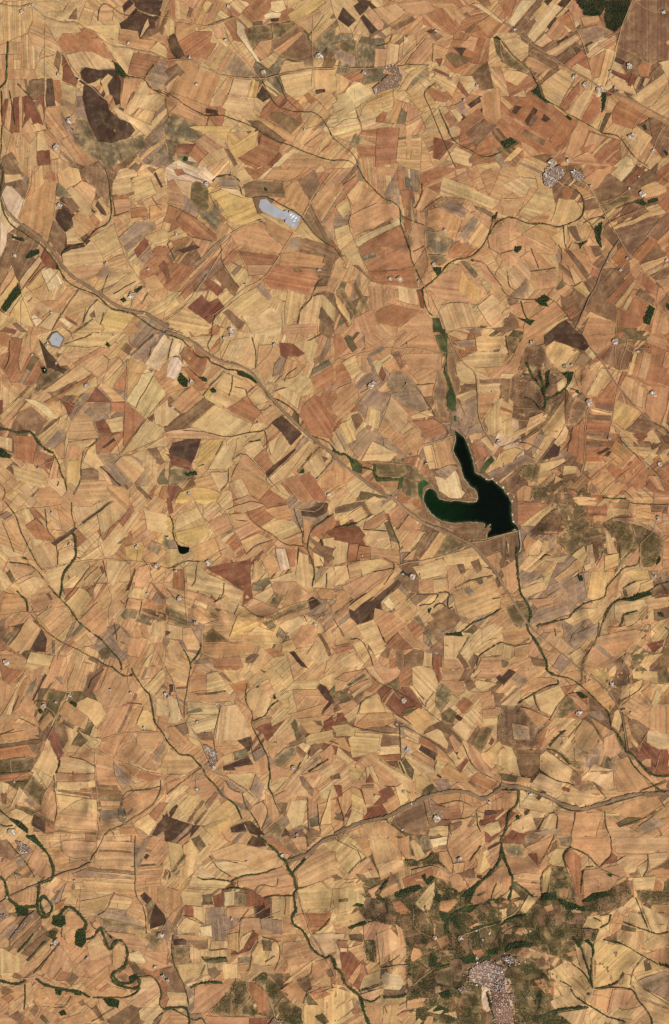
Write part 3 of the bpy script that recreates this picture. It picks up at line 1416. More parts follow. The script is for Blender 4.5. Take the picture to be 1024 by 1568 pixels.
t 0,860 60,850 100,920 60,980 0,980
g 170,970 250,960 270,990 160,1000
r 280,970 440,940 470,1024 290,1024
t 550,880 590,900 620,980 560,1024 500,1000
o 0,560 30,590 20,600
s 0,600 40,580 80,650 0,630
D 75,320 60,262 90,280 135,280 130,310 100,325
S northgut 1.4 20,90 40,130 40,220 60,265
S sgut 1.4 100,910 130,950 140,1000 145,1030
S sgutb 1.4 205,860 205,900 165,970 140,1000
H 780,40 800,120 830,200 830,260
S valleydrain 1.4 890,520 905,430 885,360 855,290 870,220 900,160 960,110 1024,80
H 490,60 520,130 640,200 730,270 830,275 860,300
H 480,320 540,270 650,240
P midlane 1 740,10 800,50 900,60
K 180,10 280,190 440,370
K 360,60 410,170 470,330
H 460,635 540,700 600,710
H 440,630 410,690
K 590,710 750,640 900,600
K 890,530 940,620 1024,700
H 0,410 60,400 110,365 200,370
K 110,370 110,660 130,770
H 180,390 175,480 150,520
H 350,500 350,570 290,620
K 230,860 470,870
K 620,450 650,540
H 810,290 800,380
H 940,350 970,400
H 700,780 720,810 740,800
H 840,700 860,740
H 420,110 490,125
H 0,530 50,600
S bits 1.4 945,230 950,270
H 980,440 970,530
K 660,570 620,470
@ 255,375 6
@ 75,595 5
@ 175,740 4
@ 5,225 3
@ 50,425 3
@ 905,755 3
T 2 3
G sssrbDDD Rsstbbbb srolbtos otobtttb stbsoogs oBossbgt tsbobgss ssrrosss
O 2223 0223 2222 2232
R 0,175 150,150 195,205 150,255 0,235
b 0,40 150,0 190,0 100,60 0,80
s 90,80 160,30 200,95 140,130
y 25,90 80,80 95,120 40,150
s 190,10 260,0 290,50 230,75
b 160,25 185,10 225,80 205,90
o 190,130 310,60 320,110 250,170 180,160
s 160,150 250,130 310,170 330,180 340,245 270,250 210,190
l 305,135 335,120 385,220 400,260 345,240
o 330,60 400,20 460,80 380,160 340,120
s 0,240 85,250 75,370 0,395
r 90,260 145,260 135,360 80,370
r 150,270 225,280 215,350 135,360
o 225,280 390,300 400,390 300,345 225,350
s 150,380 160,355 280,350 340,380 170,460
t 80,390 155,370 160,450 90,470
o 0,400 70,390 90,480 0,520
o 45,520 200,450 330,380 360,410 230,530 120,600
o 0,550 50,540 110,600 0,690
s 0,640 100,590 60,650 0,680
B 100,705 390,475 410,495 140,755 
t 80,650 280,500 370,410 380,450 120,670
o 390,170 460,80 530,170 450,180
o 410,260 470,170 540,180 450,310
s 445,300 530,190 560,185 460,310
b 470,290 560,185 590,195 500,350 480,360
b 540,290 600,190 630,190 560,300
t 520,350 640,190 690,210 600,345
l 600,345 700,200 810,265 680,330
o 420,360 500,290 480,360
s 670,340 860,270 920,340 940,400 700,420
s 480,400 660,350 700,400 690,460 530,480
t 690,400 760,390 770,460 700,540
b 750,390 790,380 800,430 770,445
b 830,370 880,350 900,420 870,440
s 780,450 850,370 960,420 970,450 840,480
o 530,500 590,470 610,550 540,550
s 600,480 680,470 690,540 610,560
b 460,600 510,565 600,560 500,640
s 550,630 610,570 640,580 600,630
t 440,590 390,530 340,570 420,640
g 390,530 410,500 460,570 430,580
c 300,620 330,590 370,640 350,670
o 250,650 340,680 450,750 390,800 310,860 240,720
t 360,650 430,600 500,680 450,750
G 490,715 520,700 560,760 560,790
o 405,790 430,770 590,900 575,915 480,890
r 445,760 490,720 560,790 495,840
G 550,800 580,790 630,840 590,860
s 590,850 610,830 630,860 605,880
b 570,740 590,735 660,840 660,930 580,910 630,860
r 300,890 390,800 480,900 410,910
b 590,690 700,640 770,710 740,760 660,800
D 670,810 780,795 790,825 700,815
l 790,800 860,760 880,780 850,815
s 670,820 830,820 760,920 750,970 670,960
s 130,760 240,720 300,850 320,880 260,970 190,850
s 100,870 150,850 200,910 140,940
s 0,770 100,890 0,880
r 0,880 90,870 120,900 0,940
s 10,980 110,920 170,1000 60,1024
b 380,915 425,915 420,1024 375,1024
b 430,940 490,905 540,915 540,1010 430,1010
s 545,920 600,930 595,1010 540,1010
R 600,935 660,940 660,1024 600,1024
o 670,960 750,970 790,1024 670,1024
b 750,950 770,930 830,1010 800,1024
b 820,990 850,930 880,950 850,1024
s 770,930 840,850 830,900 850,930 820,970
s 860,910 960,840 980,870 890,940
o 900,960 1024,940 1024,1024 870,1024
s 950,940 1024,880 1024,940
s 940,720 1024,670 1024,770 990,750
t 720,560 970,460 1024,590 1000,660 830,720 760,690
g 790,540 830,520 860,560 820,580
G 860,480 900,470 910,500 890,510
b 680,140 830,125 910,135 915,170 840,235
b 480,60 560,40 600,90 650,130 680,140 670,160 520,100
b 850,260 1024,230 1024,300 920,330
o 920,340 1024,310 1024,420 980,430
b 840,240 950,140 920,230
G 840,225 880,185 910,180 850,240
o 410,10 470,0 500,40 480,60
R 310,85 330,75 345,115 325,120
W 60,150 120,130 150,135 80,155
W 410,440 430,430 475,460 505,450 500,470 455,455
W 575,660 600,650 580,690
P westhighway 1.8 350,-30 420,30 470,75 540,125 620,165 720,205 840,260 890,310 930,370 980,430 1030,510
P westpar 1 370,-10 450,70 620,175 700,210 
P damroad 1.2 840,250 940,240 1030,210
S resgut 1.2 0,165 60,150 130,135 180,110 230,80
S resgutb 1 180,170 230,175 320,185
S fielda 1.4 610,650 630,625 670,625 690,650
S fieldb 1 525,645 560,630 600,630 640,570
S fieldc 1 640,560 710,555 695,600 700,660 730,645
S fieldd 1.6 780,800 840,750 920,715 1024,660
H 510,570 640,565
P crossa 1 390,395 470,370 660,345 750,300 820,265
H 740,530 850,475 970,455
H 300,350 390,395 300,510
H 245,435 290,420 360,410
K 400,290 410,390
K 0,395 150,370 270,345 
H 460,80 380,170
H 330,100 390,240 400,290
S fielde 1 870,1010 880,950 960,900 1024,860
H 750,960 790,880 830,830
K 40,520 110,600
K 60,650 380,410
K 40,780 150,940 200,1024
H 100,850 150,840 190,880 240,1010
K 530,480 660,460
H 680,880 695,890
H 300,830 310,880 265,760
K 200,450 240,500
K 670,820 670,1024
H 0,720 60,830
K 870,900 960,840 1000,840
H 970,600 1024,590
@ 480,460 6
@ 525,450 2
@ 420,445 2
@ 170,330 1
T 3 3
G bsblrsto bgrllblo bgtbslll tsgstbso tgtgstsb ottgsosb ogtgtoss otsgotsb
O 2020 2222 2222 2222
o 0,410 90,350 100,500 60,570 0,480
g 105,400 160,430 230,420 230,450 130,530 110,480
o 130,250 160,200 220,240 180,270 150,350
s 170,280 225,230 250,260 230,330 165,330
t 240,300 255,240 290,250 280,310
o 300,320 340,250 420,330 330,300
s 190,490 250,460 260,490 140,520
s 250,350 410,330 380,370 320,370
l 360,170 480,90 520,100 560,150 500,170 500,240 430,330 400,310 360,250
l 505,170 590,160 620,200 550,230 500,230
l 620,140 690,90 780,130 800,170 810,260 720,370 720,280 700,240
b 690,90 760,80 860,130 1000,200 980,220 850,150 700,110
l 860,140 990,220 990,300 930,400 850,400
o 750,380 840,270 840,370 780,410
b 560,250 610,210 635,300 600,290 590,350 570,380
s 620,150 660,200 710,320 650,320
s 430,330 500,270 520,330 500,380
s 520,270 560,260 570,380 520,390
s 630,330 720,320 715,390 630,430
o 580,390 620,310 640,320 600,400
s 500,390 540,380 550,410 520,430
t 320,470 480,340 510,390 350,490
s 110,540 260,490 270,540 160,590 130,580
o 170,600 280,590 330,620 220,650
g 280,580 480,440 540,430 510,600 470,650 380,560
g 330,500 420,440 450,470 460,620
y 520,590 550,430 690,430 640,530 630,580 570,610
o 480,640 510,610 560,620 550,645 490,650
g 190,700 230,640 400,640 420,690 250,750
s 370,720 490,660 570,650 580,690 430,760
t 240,760 320,740 360,800 260,800
g 420,860 430,820 600,740 630,810 520,840 440,890
b 505,910 550,850 560,870 520,940
g 560,890 570,860 680,950 670,970
o 530,830 600,820 830,780 840,830 690,950
s 690,600 870,600 940,580 900,640 740,680 720,740 690,720
s 630,720 690,620 680,730
s 740,700 840,680 830,740 760,770
s 780,770 850,720 860,750
t 870,600 1024,580 1024,640 900,660
o 650,770 730,770 870,720 950,730 760,790
o 640,540 650,500 730,430 700,590
s 660,560 750,430 830,410 750,540
s 730,540 830,490 820,540 770,570
s 840,560 850,510 920,480 930,530 860,560
s 740,430 900,420 910,480 820,490
D 700,600 800,580 830,560 910,550 920,570 800,610
l 740,540 760,535 770,580 750,580
g 910,430 960,420 960,480 920,490
g 970,450 1024,430 1024,540 980,510
s 970,420 1024,410 1024,430
R 880,870 990,845 980,880 920,920
l 780,970 830,880 900,920 870,1000 820,1024
s 790,940 880,870 840,930
b 960,950 1024,800 1024,1024 960,1010
s 880,940 980,930 900,1010 840,1000
b 680,980 730,950 780,1024 700,1024
o 540,960 560,880 680,980 600,1024
s 410,940 480,890 520,950 450,1000
o 480,1010 530,950 600,1024
t 320,890 350,830 440,900 390,950
g 310,1010 360,940 400,980 350,1024
l 20,640 130,600 170,650 170,720 150,750 70,750 40,690
o 0,670 40,690 70,750 20,790 0,740
o 0,780 150,760 170,830 100,880 0,860
o 0,590 60,570 80,630 0,660
o 80,590 110,560 120,600
o 210,800 230,760 330,740 280,770
o 160,880 200,830 240,900 230,940 170,960
b 165,940 240,960 280,970 270,1010 200,1000
o 60,1000 170,950 180,1024 40,1024
s 0,870 70,880 60,960 0,950
G 0,960 50,980 30,1024 0,1010
t 170,870 150,940 80,950 80,890
b 0,210 100,200 100,270 70,350 0,360
s 30,250 45,260 50,330 35,310
r 100,0 320,0 300,60 160,160 100,140
s 110,150 250,50 320,0 340,20 200,150
b 180,180 290,70 380,40 340,200 310,190 270,240
l 330,10 430,20 420,70 370,110
o 440,0 580,0 570,30 470,25
r 520,30 650,40 645,85 520,80
s 650,45 780,50 780,80 690,80
o 560,90 650,90 610,140 565,135
o 670,0 780,0 775,45 690,40
t 860,60 940,80 940,120 860,100
b 910,20 985,25 980,65 915,65
b 990,30 1024,25 1024,80 985,75
s 880,120 940,130 990,190 940,170
o 990,240 1024,210 1024,345 985,345
o 990,360 1024,355 1024,410 985,400
g 110,780 140,720 160,760
W 955,350 975,340 975,370 950,390
W 465,450 495,455 500,485 475,490
D 950,675 985,680 990,705 960,700
S outflow 3.2 95,280 92,350 100,430 105,500 115,560 150,610 180,660 175,720 155,750 165,800 200,840 240,920 275,970 280,1030
S eastgut 1.4 1024,490 960,510 900,550 830,580 770,600 700,600 650,670 620,730 595,830
S eastgutb 1.2 640,550 640,530 710,450 740,400 830,400 850,340
S eastgutc 1.2 215,770 230,750 330,735 400,720 440,680 500,630 560,605 630,590 640,550
S eastgutd 1 740,535 770,520 820,495
S guta 1.4 235,360 270,320 300,330
S gutb 1.2 720,770 740,740 740,690 830,670 
P vroadtwo 1.3 -10,480 60,590 150,730 200,790 260,850 310,890 400,960 480,1030
P rail 0.9 0,510 50,590 140,730 200,800 300,890
K 130,270 160,330 240,360 320,380
K 0,580 90,560
H 620,140 720,240 730,370
H 595,740 590,830 540,900 480,1010
H 630,160 620,130 700,90 800,100
K 640,330 720,320
H 0,860 100,890 170,840
K 320,500 420,600
K 850,260 850,400
H 910,430 970,500 1024,570
H 320,780 330,830
K 500,400 520,590
H 30,240 50,340
S dry 1.4 1000,770 1024,790
H 790,10 880,20 1024,20
H 880,820 850,840
@ 940,460 2
@ 960,100 4
@ 760,940 1
Y 360,170 480,90 560,150 500,240 430,330 360,250
Y 620,140 780,130 810,260 720,370
Y 860,140 990,220 990,300 930,400 850,400
Y 100,0 320,0 430,60 340,200 180,180
Y 560,250 610,210 635,300 570,380
T 0 4
G tootboto solsooot ottlsoto tobtsott lbstooto lgsstogo tgotobto sobtttso
O 3332 2337 2007 2002
b 510,160 590,0 635,0 550,175
B 195,190 275,25 285,35 205,200
G 160,160 190,90 230,50 200,150 175,165
s 0,300 110,110 150,30 160,40 20,300
o 0,250 90,110 0,60
o 585,170 660,30 700,20 790,60 860,110 780,210 640,220
s 460,220 530,170 620,210 660,290 600,370 560,320 480,260
o 360,270 410,200 550,300 520,370 400,320
b 720,390 830,150 845,160 735,390
s 840,340 880,230 930,270 950,360 870,370
s 960,180 1024,190 1024,290 950,290
o 760,390 840,230 870,240 830,350
R 295,410 325,355 395,520 365,570 330,490
s 190,630 290,420 360,570 350,640 310,660
s 200,600 320,660 290,730
o 245,820 320,680 340,800 360,890 340,930 270,890
b 340,310 400,350 420,440 390,490 330,360
s 390,340 480,390 420,500 400,540 395,480
s 480,380 530,400 610,450 570,470
s 460,520 520,450 560,480 540,500
o 430,540 560,480 580,580 470,545
s 360,570 470,560 590,600 580,640 370,610
o 350,640 580,640 590,660 350,680
s 345,690 590,680 590,720 350,740
b 350,740 590,770 590,785 360,755
s 350,770 590,800 590,870 370,880 
b 350,980 480,1010 590,1000 590,1015 360,1000
t 370,890 440,830 600,870 590,990 370,970
b 0,465 250,425 245,450 10,485
r 0,490 160,460 210,520 60,550 0,560
l 60,560 200,530 225,550 190,630 75,640
r 0,650 190,630 170,670 0,690
l 140,740 200,650 280,740 250,830 180,790
s 60,850 120,720 170,790 90,830
l 90,830 230,870 200,900 100,850
s 60,870 120,840 210,900 180,960
l 190,950 220,880 340,940 330,1010 260,1010
B 195,960 215,890 275,930 270,1010
r 275,1010 280,930 335,950 330,1000
b 600,710 720,710 740,800 620,780
o 590,600 680,620 730,710 600,710
G 600,780 740,800 735,810 620,800
o 610,810 740,810 730,850 620,870
g 610,860 720,850 730,940 620,930
g 690,560 830,690 750,740 700,640
o 595,520 700,550 680,620 590,600
o 735,580 750,570 850,620 820,655
r 830,660 870,620 990,660 920,690
o 760,470 830,440 920,520 960,620 870,600 700,540
o 620,450 740,400 700,530 590,490
o 840,390 1000,390 1000,430 900,510 840,450
g 920,540 1010,430 1024,460 970,580
o 980,600 1024,490 1024,650 950,620
o 750,810 830,740 970,740 940,830 780,900
G 725,850 745,830 780,910 760,940 725,930
r 915,895 980,815 1024,825 950,935
s 820,950 910,890 960,940 910,1020 
B 960,960 1024,880 1024,980 960,1024 930,1020
o 730,960 810,940 850,1024 750,1024
g 380,50 330,50 390,110 380,90
o 120,230 150,170 230,240 180,300 90,260
o 40,330 230,350 240,400 0,430
o 240,350 300,260 330,310 260,380
b 10,760 45,760 40,830 15,820
s 0,690 60,700 50,750 0,750
o 300,500 240,500 270,430
l 290,150 330,80 310,90 260,170
b 1005,100 1024,100 1024,135 985,110
s 880,120 1000,0 1024,60 940,170
o 640,240 820,220 720,390 620,430
o 20,440 0,400 140,380 250,420
W 60,910 130,930 170,980 165,1010 110,970
W 430,215 450,200 475,220 465,240
W 230,250 250,245 265,265 245,280
S wmain 2.2 690,-10 720,20 780,50 820,35
S wmaintwo 2.2 810,0 825,50 880,130 925,160 940,260 950,340 990,380 1024,440
S swwood 2 0,860 60,915 110,960
S swood2 1.4 0,950 40,970 80,960
S midgut 2 375,560 365,600 345,640
H 330,650 345,780 355,870 340,940
K 190,630 260,510 350,300 380,200
K 340,290 500,380 570,480 730,570 880,620 1000,650
K 580,500 590,700 610,1010
K 480,380 620,440 720,400 860,380 980,390
H 290,200 200,200 240,240
H 750,800 790,740 910,740 980,720
H 980,680 985,750 950,820 880,880 780,940 680,990 640,1020
H 120,170 80,260
H 0,410 90,370
H 430,540 500,550 590,600
H 780,210 870,220
H 120,305 220,350
K 110,100 160,0
K 250,870 340,940
K 130,570 200,540
H 790,890 820,860
K 370,890 450,820 520,795
H 0,640 75,640 190,625
H 640,0 560,60 540,120
H 160,690 100,690
H 270,300 240,330
@ 425,165 4
@ 345,205 3
@ 270,225 4
@ 800,145 3
@ 680,130 2
@ 1015,155 4
@ 75,1000 7
@ 90,690 2
@ 880,360 2
T 1 4
G ooststto oosottoB ostttsto oostRobb orgtgtgt oosttstt ssoggtot Bosttgso
O 7222 7222 2222 2222
B 920,120 950,70 1000,150 1024,220 970,190
l 990,150 1024,100 1024,190
s 920,80 960,50 1024,20 1024,110 980,110
b 315,30 345,20 395,80 370,80
s 240,30 310,10 360,100 240,130
o 140,50 235,40 240,130 130,150
s 340,0 400,0 420,70 390,80
r 380,100 490,70 510,120 430,160
l 170,155 355,130 360,140 180,165
B 0,100 35,95 40,130 20,165 0,140
l 45,115 130,105 120,120 50,125
o 130,160 370,150 420,190 330,210 130,190
s 120,200 300,220 320,280 130,280
G 130,260 200,240 220,260 120,275
s 140,330 320,280 300,380 200,390
s 320,240 430,210 490,330 500,420 430,440 300,430
R 540,370 635,325 655,410 620,420 
o 530,340 600,310 640,300 630,330 540,370
s 490,150 560,100 640,190 600,300 560,300 490,200
o 560,90 620,60 660,150 610,170
l 590,25 560,0 610,15
s 620,130 700,60 660,0 560,0 660,90
s 690,160 780,70 940,70 910,130 740,140
y 690,190 740,180 750,240 720,240
o 760,130 920,130 960,200 870,190
o 740,280 950,220 940,290 800,310
o 950,280 1024,220 1024,290
R 955,330 1024,285 1024,330 960,370
l 760,340 780,310 830,410 800,440
o 790,310 930,280 960,330 930,390 870,400
G 890,320 940,315 950,350 920,340
t 670,420 760,350 790,440 680,480
s 850,410 960,380 1024,370 1024,430 850,470
o 620,480 680,470 650,560 620,530
G 650,550 720,490 790,470 790,520 700,600 660,590
o 630,590 720,610 760,620 640,700
s 630,720 680,700 690,740 640,760
s 800,600 900,560 860,520 800,470 830,450 880,470
b 865,550 870,480 910,450 930,480 890,530
o 930,520 1000,470 1024,480 1010,600 960,600
s 890,640 1024,560 1024,640 970,680
o 820,650 960,610 900,680
b 810,660 840,660 900,740 890,780 830,720
t 700,740 810,600 870,780 790,780
o 650,780 720,740 780,790 740,820 670,810
b 665,820 740,815 720,900
s 730,890 760,810 860,800 830,950 770,980
o 870,790 920,820 920,900 870,930
G 870,920 920,900 940,960 880,970
s 930,750 1024,680 1024,800 940,790
o 930,830 1024,800 1024,900 960,920
b 745,985 820,990 860,1024 750,1024
b 820,955 940,1000 940,1024 860,1000
B 700,1024 725,970 750,1000 750,1024
l 610,980 660,940 710,950 720,980 690,1024 620,1010
B 470,940 510,930 600,1010 580,1024 500,1010
B 390,970 470,940 480,1000 400,1000
B 430,440 515,420 525,460 500,510
G 405,510 480,490 500,540 420,560
B 340,595 410,570 500,540 530,590 410,620 345,620
g 505,520 590,480 605,530 540,570
s 340,540 400,510 410,560 350,580
o 300,480 430,470 440,490 350,530
o 415,600 530,590 540,620 440,650
o 540,570 610,540 620,640 570,650
g 510,740 545,640 600,710 570,800
s 360,640 520,640 500,740 380,670
s 460,770 500,740 560,800 520,840
o 340,690 390,740 460,760 470,830 400,810 350,760
t 520,840 600,800 620,880 580,980 510,880
o 600,750 650,800 690,900 640,940 610,880
b 45,350 120,330 130,400 100,410
s 120,330 210,390 180,430 110,400
o 0,360 50,350 160,470 40,440
t 0,480 70,530 150,540 210,600 130,640 0,640
o 0,700 130,650 60,740 0,770
o 120,700 250,660 340,790 220,810 
g 160,720 175,710 200,740 185,755
b 120,930 215,805 230,815 135,935
b 165,950 240,860 250,870 180,960
b 230,830 300,750 320,760 250,860
B 0,880 60,830 70,840 10,930 0,920
B 0,940 30,930 40,950 20,970
s 70,840 130,770 210,790 110,920
s 250,900 380,800 450,860 460,950 300,960
y 220,970 380,900 400,960 280,1024
b 180,400 280,390 290,440 210,440
o 60,0 0,50 0,10
o 45,140 110,160 100,180 40,180
s 0,180 60,190 90,300 60,330 0,330
W 650,165 660,155 670,180 655,185
s 1000,740 940,960 1000,950
b 1000,660 1024,650 1024,690 1005,680
s 190,0 130,20 130,10
V swvillage 215,465 250,470 310,510 300,560 290,610 265,600 260,540 235,510
S wmaintwo 2.2 -5,440 40,485 75,530 150,525 180,570 215,605
S wmainthree 2.2 225,615 230,650 270,680 310,730 350,790 400,820 440,870 460,925
S midstream 2 520,350 545,400 570,440 610,520 630,600 635,680 615,720 645,770
S midstreamup 1 490,100 480,170 495,230 530,270 520,340
S midside 1.6 530,320 600,300 630,230 680,195
S msouth 1.4 460,760 480,840 530,900 570,980
H 645,770 680,860 720,900
P villroad 1.2 -5,-5 50,100 90,290 180,400 230,500 265,580 290,610 380,680 470,740 540,790
P villroadb 1 230,610 330,650 420,710 510,770
H 140,0 125,120 105,210 110,310
H 330,230 300,350 285,440 310,570
S vtrees 2 280,540 275,600
H 0,770 100,690 180,630 220,610
K 0,650 220,650
H 360,690 400,750 450,760
K 650,770 780,640 870,560 1024,450
S crook 1.4 870,630 930,590 985,555
H 860,550 880,490
H 580,980 610,900 620,860 580,800
H 860,780 870,1000
H 920,830 940,1000
H 820,570 780,640
K 300,210 420,200 470,280
H 500,430 540,570
S tre 1 560,110 545,120
K 700,160 740,130 920,130
K 800,310 960,290
H 880,400 850,420
K 360,140 420,190
@ 245,490 5
@ 280,520 5
@ 775,605 5
@ 180,740 3
@ 285,605 4
@ 10,175 3
@ 795,1015 3
@ 185,325 2
T 2 4
G tosbttob bosRssos ttRgGsto Rststbts osoltost stosotor oRssgroo osolbltR
O 2622 7666 7666 2322
R 260,135 300,105 360,120 420,170 490,240 440,290 400,280 340,250 290,200
o 300,210 360,125 375,130 310,220
l 320,95 400,50 405,120 380,125
o 250,0 410,0 390,50 310,90
s 200,0 240,0 310,90 290,95
s 105,155 225,75 240,95 120,180
G 75,95 180,30 200,45 95,110
o 90,120 220,60 230,75 110,140
o 0,60 60,30 190,0 80,80
l 0,150 60,140 100,190 40,210
o 20,220 110,190 140,220 60,280
s 150,280 160,210 250,150 290,220 340,260
s 50,290 150,220 140,290 80,330
R 0,280 50,270 70,310 0,340
s 0,350 70,335 130,370 120,410 0,410
o 130,340 220,260 350,270 380,310 300,350 150,370
b 150,375 290,350 400,370 390,390 270,395
s 80,430 130,390 280,400 260,510 110,540
b 290,420 300,400 410,420 410,470 280,475
s 280,480 410,480 410,520 280,525
b 270,530 290,530 300,560 280,560
r 290,530 410,525 410,560 310,560
s 360,270 460,330 450,345 370,300
l 410,270 440,240 500,230 490,250 440,290
t 420,290 520,240 620,310 540,390
s 420,370 520,410 515,450 430,400
o 410,420 520,460 500,500 420,460
r 520,460 530,410 620,470 630,520
B 515,495 530,465 630,520 615,565
o 460,520 500,500 620,570 610,610 500,560
s 430,530 450,530 610,620 600,670 500,600
l 410,560 430,540 490,620 480,680 450,650
b 310,565 390,565 400,610 340,590
s 260,570 280,565 440,660 410,690
o 230,610 260,580 410,700 390,740 270,670
s 190,600 230,590 270,690 200,700
R 190,700 215,640 240,700
b 160,715 240,705 240,725 170,720
o 160,725 240,730 240,840 190,820
R 270,755 340,715 375,770 295,820
o 290,830 380,770 405,840 330,890
R 200,850 265,835 265,870 205,880
s 370,720 410,700 440,740 460,800 410,840 
o 440,680 490,700 490,790 470,790 460,730
s 490,640 590,690 540,760 500,770
R 0,715 45,715 50,780 20,790
B 0,655 30,640 40,670 0,680
o 20,790 110,720 100,860 60,910
s 60,970 110,860 180,850 180,920 140,940
s 100,720 150,740 190,830 190,900 110,860
o 80,1010 240,930 280,1000 260,1024 80,1024
r 250,940 330,940 400,1000 440,1024 290,1024
b 350,940 400,870 540,810 560,860 585,950 560,1010 460,1010 380,970
l 540,740 600,700 640,750 550,780
o 590,790 690,755 780,750 760,830 680,840 620,820
r 550,810 590,830 680,845 670,860 570,850
r 660,880 680,850 760,830 780,910 680,920
o 780,750 900,800 930,830 870,860 790,900
o 790,820 900,820 850,880 780,910
s 900,0 1024,0 1024,40 960,60 860,60
b 760,70 800,0 860,0 830,50 850,75
s 475,0 590,0 640,40 630,130 570,200 480,110
l 600,0 640,0 660,60 640,90
o 660,80 780,75 800,140 760,165
o 660,0 800,0 760,70 670,60
b 800,80 850,75 870,110 820,140
B 990,50 1024,30 1024,100
s 830,100 880,70 1000,90 900,140
G 620,130 660,90 760,170 700,200 650,270 620,230
s 690,180 720,160 770,190 740,230
r 740,230 790,170 850,210 790,280
l 650,280 700,240 750,270 720,350 660,330
B 740,300 755,280 790,300 770,320
s 720,360 800,280 850,240 890,280 800,440
o 880,160 950,130 980,240 910,240
o 910,250 1010,250 1005,290 905,290
s 905,300 1005,300 1000,340 910,345
b 965,140 1024,150 1024,240 990,240
R 1000,350 1024,250 1024,450 1000,400
b 810,450 880,350 900,370 840,470
l 840,470 910,360 980,350 940,440 900,520
R 945,455 965,420 980,435 965,470
s 960,580 1024,480 1024,600
s 920,520 1010,440 1024,470 950,560
b 610,360 640,330 720,390 700,400
o 700,420 720,400 780,460 740,510
s 540,400 640,360 700,460 690,490
o 520,400 640,480 730,560 640,540
s 630,560 690,580 650,640 615,620
o 650,630 700,580 820,640 800,690 720,690
R 745,610 810,540 820,560 775,630
s 800,620 820,580 870,630 850,640
r 830,670 870,640 1000,700 910,760 830,690
b 820,690 840,680 880,720 860,725
B 740,510 760,505 750,530 775,550 760,550
B 920,865 980,860 1000,885 930,900
R 880,950 900,925 980,910 990,930 900,965
b 810,965 855,900 865,930 830,970
o 870,870 900,1000 890,980 860,900
s 900,980 1000,930 1024,1000 960,1024
B 625,650 635,640 660,665 650,672
s 580,980 640,960 700,960 700,1024 570,1024
b 700,950 780,930 780,960 720,1000
s 710,980 800,970 860,960 890,1024 720,1024
o 870,860 940,820 1024,780 1024,860
g 970,670 1024,610 1024,700
o 820,460 900,530 970,660 900,650 820,560
s 20,480 120,560 90,590 0,560
s 90,600 190,610 150,680 90,680
o 0,420 60,420 100,510 40,490
g 600,670 700,680 720,720 640,740
n 425,490 445,470 465,490 460,515 430,510
b 0,880 50,890 60,930 0,920
P sroad 2 0,1010 60,985 160,945 250,915 330,910 420,850 540,795 600,775 700,750 780,745 850,775 910,800 960,770 1030,720
S shedge 1.6 0,1020 130,950 240,920 330,920
S midriver 0.7 190,0 240,60 290,95 350,120 450,180 540,230 620,300 720,380 780,440 815,530 840,580 900,640 970,670
K 360,120 290,190
H 140,280 165,200 250,150
H 70,300 80,330 130,360 270,390 400,400
H 560,240 570,190 610,140
H 520,170 560,240
H 850,30 870,0
S garden 1.6 400,570 430,640
H 400,360 440,350 640,470 740,580
H 540,790 560,870 580,950
H 590,800 640,835 680,840
H 660,920 780,920 850,900
H 15,790 50,880 60,920 50,1000
H 60,910 110,830
H 410,520 400,340
S dark 1.2 870,880 880,960 900,1000
K 830,140 880,150 980,130
H 700,960 720,1020
H 350,940 430,1010
H 310,720 370,720
K 280,560 440,660
K 620,470 620,620
H 840,840 760,800 640,830
@ 422,195 5
@ 445,495 4
@ 380,340 3
@ 625,920 7
@ 950,820 4
@ 425,750 3
@ 470,825 2
@ 415,985 2
T 3 4
G botttolb totrbots bgtbtbot brsbtobo sBstglot sBstslob osttotot ostttooo
O 2272 2226 6236 2002
B 0,50 50,0 90,20 0,110
g 60,70 100,30 160,70 120,110
o 130,0 220,0 200,50 160,70
o 110,120 220,50 320,60 330,90 200,140 130,150
s 120,180 190,140 210,230 230,240 170,230
s 205,160 350,100 390,170 310,290 240,260
o 120,240 230,260 300,300 230,360 190,330
b 0,220 110,230 190,320 200,400 230,440 180,480 60,460 0,400
b 90,500 230,500 230,620 180,660 120,650 100,560
s 0,460 60,480 90,540 120,660 0,600
o 250,440 300,370 350,340 380,355 300,430 250,500 230,490
s 290,470 340,420 400,420 440,480 440,550 400,540 330,490
l 300,440 370,390 360,410 310,460
l 310,490 360,500 420,560 500,570 470,610 400,580
s 230,530 270,500 350,550 460,640 470,710 330,680 230,610
s 175,720 230,635 370,690 365,740 310,760
R 365,735 380,720 420,740 410,760
b 430,620 500,630 490,690 570,690 550,720 470,745 420,690
s 370,760 430,720 480,750 570,730 640,790 560,830 420,820
t 440,400 500,310 560,350 620,450 540,520 460,480
s 490,660 560,580 680,620 690,720 640,750 570,690
l 350,240 400,170 450,170 460,250 370,300 320,290
o 420,170 470,180 540,240 500,260
g 510,260 600,250 640,310 600,310
o 540,290 660,370 620,420 570,350
o 380,30 470,10 490,60 530,110 470,70
o 470,100 560,60 700,210 660,280 560,170
o 630,420 690,390 730,500 680,540 620,500
o 690,560 780,530 860,660 920,720 850,740 710,750 700,640
g 650,560 700,580 700,650 660,600
b 670,80 700,0 780,0 770,90 700,110
y 520,0 660,0 660,90 620,100
s 780,100 860,60 850,120 780,180
s 800,0 950,0 950,90 890,70 800,60
l 950,80 970,0 1024,0 1024,90 960,95
s 690,260 720,240 740,300 720,380 670,340
o 740,260 770,300 800,480 780,490
r 830,490 900,370 860,450 840,510
R 820,510 855,450 910,470 980,500 970,530 910,660 830,560
R 980,490 1024,500 1024,650 920,650 960,560
o 850,570 880,545 910,550 915,600 880,590
o 740,220 840,150 900,230 840,320 760,270
s 890,370 1024,400 1024,490 980,495 890,450
o 840,320 940,210 1024,230 1024,400 900,360
